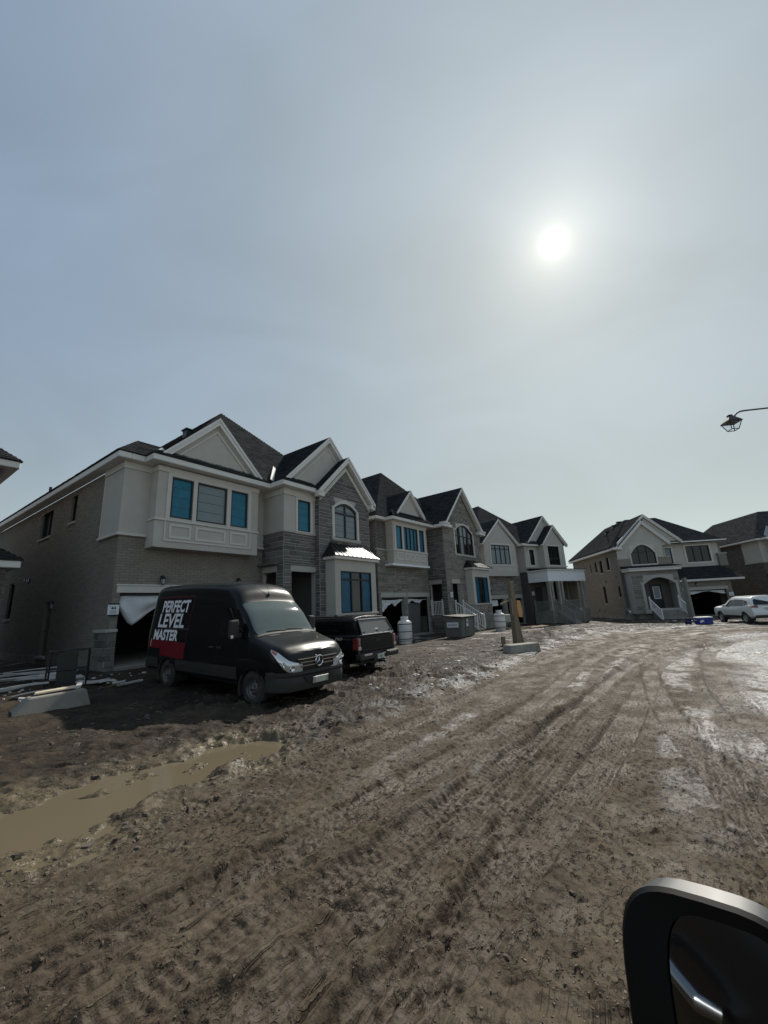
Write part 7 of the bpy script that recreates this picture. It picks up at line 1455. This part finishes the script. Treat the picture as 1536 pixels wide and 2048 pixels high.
for i, (x, y, L, w_, a_) in enumerate(spots):
    w_ *= 0.6
    mb = MB(); t_ = 0.03 + 0.03 * rg.random(); n = 5; rows_t = []; rows_b = []
    bend = rg.uniform(-0.06, 0.08)
    for k in range(n + 1):
        f_ = k / n; zz = bend * (1 - (2 * f_ - 1) ** 2); rows_t.append([(L * (f_ - .5), -w_ / 2 + 0.02 * rg.random(), zz + t_), (L * (f_ - .5), w_ / 2 - 0.02 * rg.random(), zz + t_)]); rows_b.append([(p[0], p[1], p[2] - t_) for p in rows_t[-1]])
    for k in range(n): mb.hexa([rows_b[k][0], rows_b[k + 1][0], rows_b[k + 1][1], rows_b[k][1], rows_t[k][0], rows_t[k + 1][0], rows_t[k + 1][1], rows_t[k][1]])
    q = mb.build('foam_offcut', M['foam'], None, weld=True, bevel=0.004); q.location = (x, y, hz(x, y) + 0.05 + 0.10 * rg.random()); q.rotation_euler = (rg.uniform(-.2, .2), rg.uniform(-.12, .12), a_ * 1.5 + rg.uniform(-.3, .3))
    tag(q, OFFL[i], 'offcut', 'pale offcuts strewn by the side wall')
mb = MB(); mb.hexa([(-0.5, -0.1, 0), (0.35, -0.12, 0), (0.4, 0.14, 0), (-0.45, 0.16, 0), (-0.48, -0.08, .05), (0.33, -0.1, .04), (0.38, 0.12, .05), (-0.43, 0.14, .04)]); q = mb.build('torn_board', mat('raw_gypsum', (0.55, 0.46, 0.34), 0.9, var=0.15), None, bevel=0.01); q.parent = None
q.location = (-7.25, 9.25, hz(-7.2, 9.0) + 0.31); q.rotation_euler = (0.03, -0.03, 0.88); q.scale = (0.85, 0.8, 0.8); tag(q, 'torn tan board lying on top of the sloped-end concrete block', 'board')
# small rubble: stones, chips of foam and broken sticks too many to count
def scatter(name, n, region, smin, smax, mt, seed, flat=0.6):
    r = random.Random(seed); mb = MB()
    for _ in range(n):
        x, y = region(r); z = hz_fast(x, y); s_ = r.uniform(smin, smax) * (1 if r.random() < .85 else 1.7); an = r.uniform(0, 6.28); ca, sa = math.cos(an), math.sin(an); P = []
        for lz, k in ((-0.2, 1.0), (flat, 0.62)):
            for dx, dy in ((-1, -.7), (1, -.6), (.9, .7), (-.8, .8)):
                ax, ay = dx * s_ * k * r.uniform(.7, 1.2), dy * s_ * k * r.uniform(.6, 1.1); P.append((x + ax * ca - ay * sa, y + ax * sa + ay * ca, z + lz * s_ * r.uniform(.7, 1.2)))
        mb.hexa(P)
    o = mb.build(name, mt, None); return tag(o, kind='stuff')
def hz_fast(x, y):
    i = min(max(np.searchsorted(gx, x) - 1, 0), nx - 2); j = min(max(np.searchsorted(gy, y) - 1, 0), ny - 2); G_ = H.reshape(ny, nx)
    tx, ty = (x - gx[i]) / (gx[i + 1] - gx[i]), (y - gy[j]) / (gy[j + 1] - gy[j])
    return float((G_[j, i] * (1 - tx) + G_[j, i + 1] * tx) * (1 - ty) + (G_[j + 1, i] * (1 - tx) + G_[j + 1, i + 1] * tx) * ty)
def band(d0, d1, a0, a1):
    def f(r):
        a = r.uniform(a0, a1); L = 0
        for (x0, y0), (x1, y1) in zip(EDGE[:-1], EDGE[1:]):
            l_ = math.hypot(x1 - x0, y1 - y0)
            if L + l_ >= a:
                t = (a - L) / l_; d = r.uniform(d0, d1); return x0 + (x1 - x0) * t + (y1 - y0) / l_ * d, y0 + (y1 - y0) * t - (x1 - x0) / l_ * d
            L += l_
        return EDGE[-2]
    return f
M['clod'] = mat('mud_clod', (0.072, 0.058, 0.044), 0.9, var=0.25, scale=20, bump=0.6, bscale=80, rnd=0.3)
M['slush'] = mat('dirty_slush', (0.42, 0.41, 0.39), 0.7, var=0.2, scale=20, rnd=0.15)
scatter('mud_clods', 1800, band(-5.5, 0.2, 8, 40), 0.012, 0.05, M['clod'], 1, 0.3); scatter('road_clods', 1500, band(0.1, 6.5, 8.5, 30), 0.005, 0.015, M['clod'], 2, 0.3)
M['crumb'] = mat('mud_crumb', (0.105, 0.082, 0.056), 0.85, var=0.3, scale=30, rnd=0.5)
scatter('mud_crumbs', 9000, band(0.2, 5.2, 8.2, 16), 0.0025, 0.0085, M['crumb'], 12, 0.4); scatter('edge_crumbs', 2600, band(-1.2, 0.6, 8.5, 30), 0.006, 0.024, M['crumb'], 13, 0.4)
scatter('slush_crumbs', 260, band(-2.2, 0.5, 17, 42), 0.02, 0.07, M['slush'], 4, 0.4); scatter('foam_crumbs', 90, lambda r: (r.uniform(-11, -7.4), r.uniform(9.4, 13)), 0.012, 0.05, M['foam'], 5, 0.4)
scatter('slush_crumbs_far', 260, lambda r: (r.uniform(8, 30), r.uniform(24, 33)), 0.03, 0.11, M['slush'], 6, 0.35)
# sticks and straw near the van
r = random.Random(5); mb = MB()
for _ in range(30):
    x, y = r.uniform(-6.5, -1.0), r.uniform(7.2, 9.6); a_ = r.uniform(0, 3.1); L = r.uniform(0.08, 0.3); z = hz_fast(x, y) + 0.02; mb.tube([(x, y, z), (x + L * math.cos(a_), y + L * math.sin(a_), z + r.uniform(-.01, .03))], 0.004, 4)
tag(mb.build('straw', M['timber'], None), kind='stuff')
# street lamp at the right
lx, ly, lz = 7.91, 8.37, 5.60; dirp = Vector((math.sin(R(97)), math.cos(R(97)), 0)); base = Vector((lx, ly, 0)) + dirp * 2.6
sl = empty('street_lamp', (base.x, base.y, hz(base.x, base.y)), 0, 'black lantern street lamp reaching in from the right edge', 'street lamp'); ob = -Vector((base.x, base.y, hz(base.x, base.y)))
mb = MB(); mb.lathe([(0.001, -0.1), (0.16, -0.1), (0.16, 0.5), (0.10, 0.6), (0.075, 0.8), (0.06, 5.9), (0.07, 5.92), (0.05, 6.0), (0.001, 6.05)], 16); mb.build('pole', M['blackmetal'], sl, smooth=True)
L0 = Vector((lx, ly, lz)) + ob; mb = MB(); arm = [L0 + Vector((0, 0, 0.0)) + dirp * 0.07, L0 + dirp * 0.15 + Vector((0, 0, 0.085)), L0 + dirp * 0.23 + Vector((0, 0, 0.125)), L0 + dirp * 0.32 + Vector((0, 0, 0.135)), L0 + dirp * 1.5 + Vector((0, 0, 0.15)), L0 + dirp * 2.6 + Vector((0, 0, 0.19))]; mb.tube(arm, 0.019, 8); mb.build('arm', M['blackmetal'], sl, smooth=True)
lan = MB(); ax_ = dirp; ay_ = Vector((-dirp.y, dirp.x, 0))
KL = 0.68
def LP(a, b, z): return L0 + ax_ * a * KL + ay_ * b * KL + Vector((0, 0, z * KL))
def frus(mb, r0, z0_, r1, z1_): mb.hexa([LP(-r0, -r0, z0_), LP(r0, -r0, z0_), LP(r0, r0, z0_), LP(-r0, r0, z0_), LP(-r1, -r1, z1_), LP(r1, -r1, z1_), LP(r1, r1, z1_), LP(-r1, r1, z1_)])
frus(lan, 0.215, -0.19, 0.20, -0.15); frus(lan, 0.20, -0.15, 0.17, -0.135); frus(lan, 0.185, -0.135, 0.075, 0.02); frus(lan, 0.075, 0.02, 0.05, 0.06); frus(lan, 0.06, 0.06, 0.06, 0.085)
hd_ = lan.build('lantern_hood', M['blackmetal'], sl)
for a, b_ in ((-1, -1), (1, -1), (1, 1), (-1, 1)): mb = MB(); mb.tube([LP(a * 0.185, b_ * 0.185, -0.19), LP(a * 0.105, b_ * 0.105, -0.44)], 0.009, 5); mb.build('lantern_bar', M['blackmetal'], hd_)
for (a, b_), (c_, d_) in (((-1, -1), (1, -1)), ((1, -1), (1, 1)), ((1, 1), (-1, 1)), ((-1, 1), (-1, -1))):
    mb = MB(); mb.tube([LP(a * 0.108, b_ * 0.108, -0.44), LP(c_ * 0.108, d_ * 0.108, -0.44)], 0.009, 5); mb.build('lantern_bar', M['blackmetal'], hd_)
    mb = MB(); mb.prism([LP(a * 0.18, b_ * 0.18, -0.195), LP(c_ * 0.18, d_ * 0.18, -0.195), LP(c_ * 0.103, d_ * 0.103, -0.435), LP(a * 0.103, b_ * 0.103, -0.435)], (ay_ if b_ == d_ else ax_) * 0.003); mb.build('pane', M['clearglass'], hd_)
# ================================================================== the car the picture is taken from: door, handle, wing mirror
fd_, ld_ = Vector((math.sin(R(50)), math.cos(R(50)), 0)), Vector((-math.cos(R(50)), math.sin(R(50)), 0))
car = empty('near_car', (0.05, -0.06, hz(0.05, -0.06)), R(40), 'near black car of which the wing mirror shows at the lower right corner', 'car')
g0 = car.location.z; inv = Matrix.Translation(-car.location); rotc = Matrix.Rotation(-R(40), 4, 'Z')
def CL(v): return rotc @ (Vector(v) - Vector((0.05, -0.06, g0)))
mb = MB(); rows = []
for x in np.linspace(-1.15, 0.55, 16): rows.append([(x, -0.03 - 0.05 * (0.5 - min(abs(z - .75), .5)) * 0 - y, z) for y, z in ((0.06, 0.42), (0.01, 0.55), (0.0, 0.75), (0.012, 0.95), (0.05, 1.10), (0.09, 1.16), (0.16, 1.17), (0.2, 1.1))])
mb.grid(rows); dr = mb.build('door', PP, car, smooth=True)
mb = MB(); rows = []
for x in np.linspace(0.57, 1.7, 12): rows.append([(x, -0.03 - y - max(0, x - 1.3) ** 2 * 0.5, z) for y, z in ((0.06, 0.45), (0.01, 0.60), (0.0, 0.78), (0.02, 0.95), (0.10, 1.05), (0.30, 1.10))])
mb.grid(rows); mb.build('front_wing', PP, car, smooth=True)
mb = MB(); mb.tube([(-0.42, -0.02, 0.785), (-0.40, 0.025, 0.795), (-0.32, 0.035, 0.80), (-0.16, 0.035, 0.80), (-0.08, 0.025, 0.795), (-0.06, -0.02, 0.785)], [0.02, 0.024, 0.024, 0.024, 0.024, 0.02], 10); mb.build('door_handle', M['handle'], car, smooth=True)
nrm_ = Vector((-0.6675, -0.7413, 0.0698)).normalized(); rr_ = Vector((0.7431, -0.6691, 0)); uu_ = Vector((0.0467, 0.0518, 0.9976)); TILT = math.tan(R(13)); ctr = Vector((0.4698, 0.6801, 1.31)) + rr_ * 0.008 - uu_ * 0.020
def rrect(cx, cy, wx, wy, p, n=48, skew=0.0):
    o = []
    for k in range(n):
        an = 2 * math.pi * k / n; ca, sa = math.cos(an), math.sin(an); x = math.copysign(abs(ca) ** (2 / p), ca) * wx; y = math.copysign(abs(sa) ** (2 / p), sa) * wy; o.append((cx + x, cy + y + skew * x))
    return o
def ringp(pts, d): return [CL(ctr + rr_ * a + uu_ * b - nrm_ * d) for a, b in pts]
SK = 0.05; cx_, cy_, wx_, wy_ = -0.052, -0.105, 0.124, 0.178
mb = MB(); rings = [ringp(rrect(cx_ + .018, cy_ - .004, wx_ - 0.045, wy_ - 0.022, 3.6, skew=SK), 0.050), ringp(rrect(cx_ + .018, cy_ - .004, wx_ - 0.042, wy_ - 0.019, 3.6, skew=SK), 0.0), ringp(rrect(cx_, cy_, wx_ - .004, wy_ - .004, 3.6, skew=SK), -0.004), ringp(rrect(cx_, cy_, wx_, wy_, 3.6, skew=SK), 0.004)]
mb.grid([r + [r[0]] for r in rings]); mb.build('mirror_bezel', mat('satin_black_plastic', (0.004, 0.004, 0.004), 0.55, var=0.1, spec=0.25), car, smooth=True, weld=True)
mb = MB(); rings = [ringp(rrect(cx_, cy_, wx_, wy_, 3.6, skew=SK), 0.0045), ringp(rrect(cx_ + .006, cy_ + .003, wx_ - .004, wy_ + 0.002, 3.4, skew=SK), 0.03), ringp(rrect(cx_ + .016, cy_ - .004, wx_ - 0.014, wy_ - .010, 3.2, skew=SK), 0.06), ringp(rrect(cx_ + .03, cy_, wx_ - 0.035, wy_ - 0.03, 3, skew=SK), 0.10), ringp(rrect(cx_ + .035, cy_ - .01, wx_ - 0.08, wy_ - 0.09, 2.6, skew=SK), 0.125)]
mb.grid([r + [r[0]] for r in rings]); mb.add(rings[-1], [tuple(range(len(rings[-1])))]); mb.build('wing_mirror', M['mirrorcap'], car, smooth=True, weld=True)
mb = MB(); gr_ = []
for a, b in rrect(cx_ + .018, cy_ - .004, wx_ - 0.0445, wy_ - 0.0215, 3.6, skew=SK):
    gr_.append(CL(ctr + rr_ * a + uu_ * b - nrm_ * (0.024 + (a - cx_ - .018) * TILT)))
cen = CL(ctr + rr_ * (cx_ + .018) + uu_ * (cy_ - .004) - nrm_ * 0.024); mb.add(gr_ + [cen], [(k, (k + 1) % len(gr_), len(gr_)) for k in range(len(gr_))]); mb.build('mirror_glass', M['mirror'], car)
mb = MB(); mb.tube([CL(ctr + rr_ * 0.02 + uu_ * -0.2 - nrm_ * 0.06), CL(ctr + rr_ * 0.16 + uu_ * -0.22 - nrm_ * 0.06)], 0.03, 8); mb.build('mirror_arm', PLS, car)
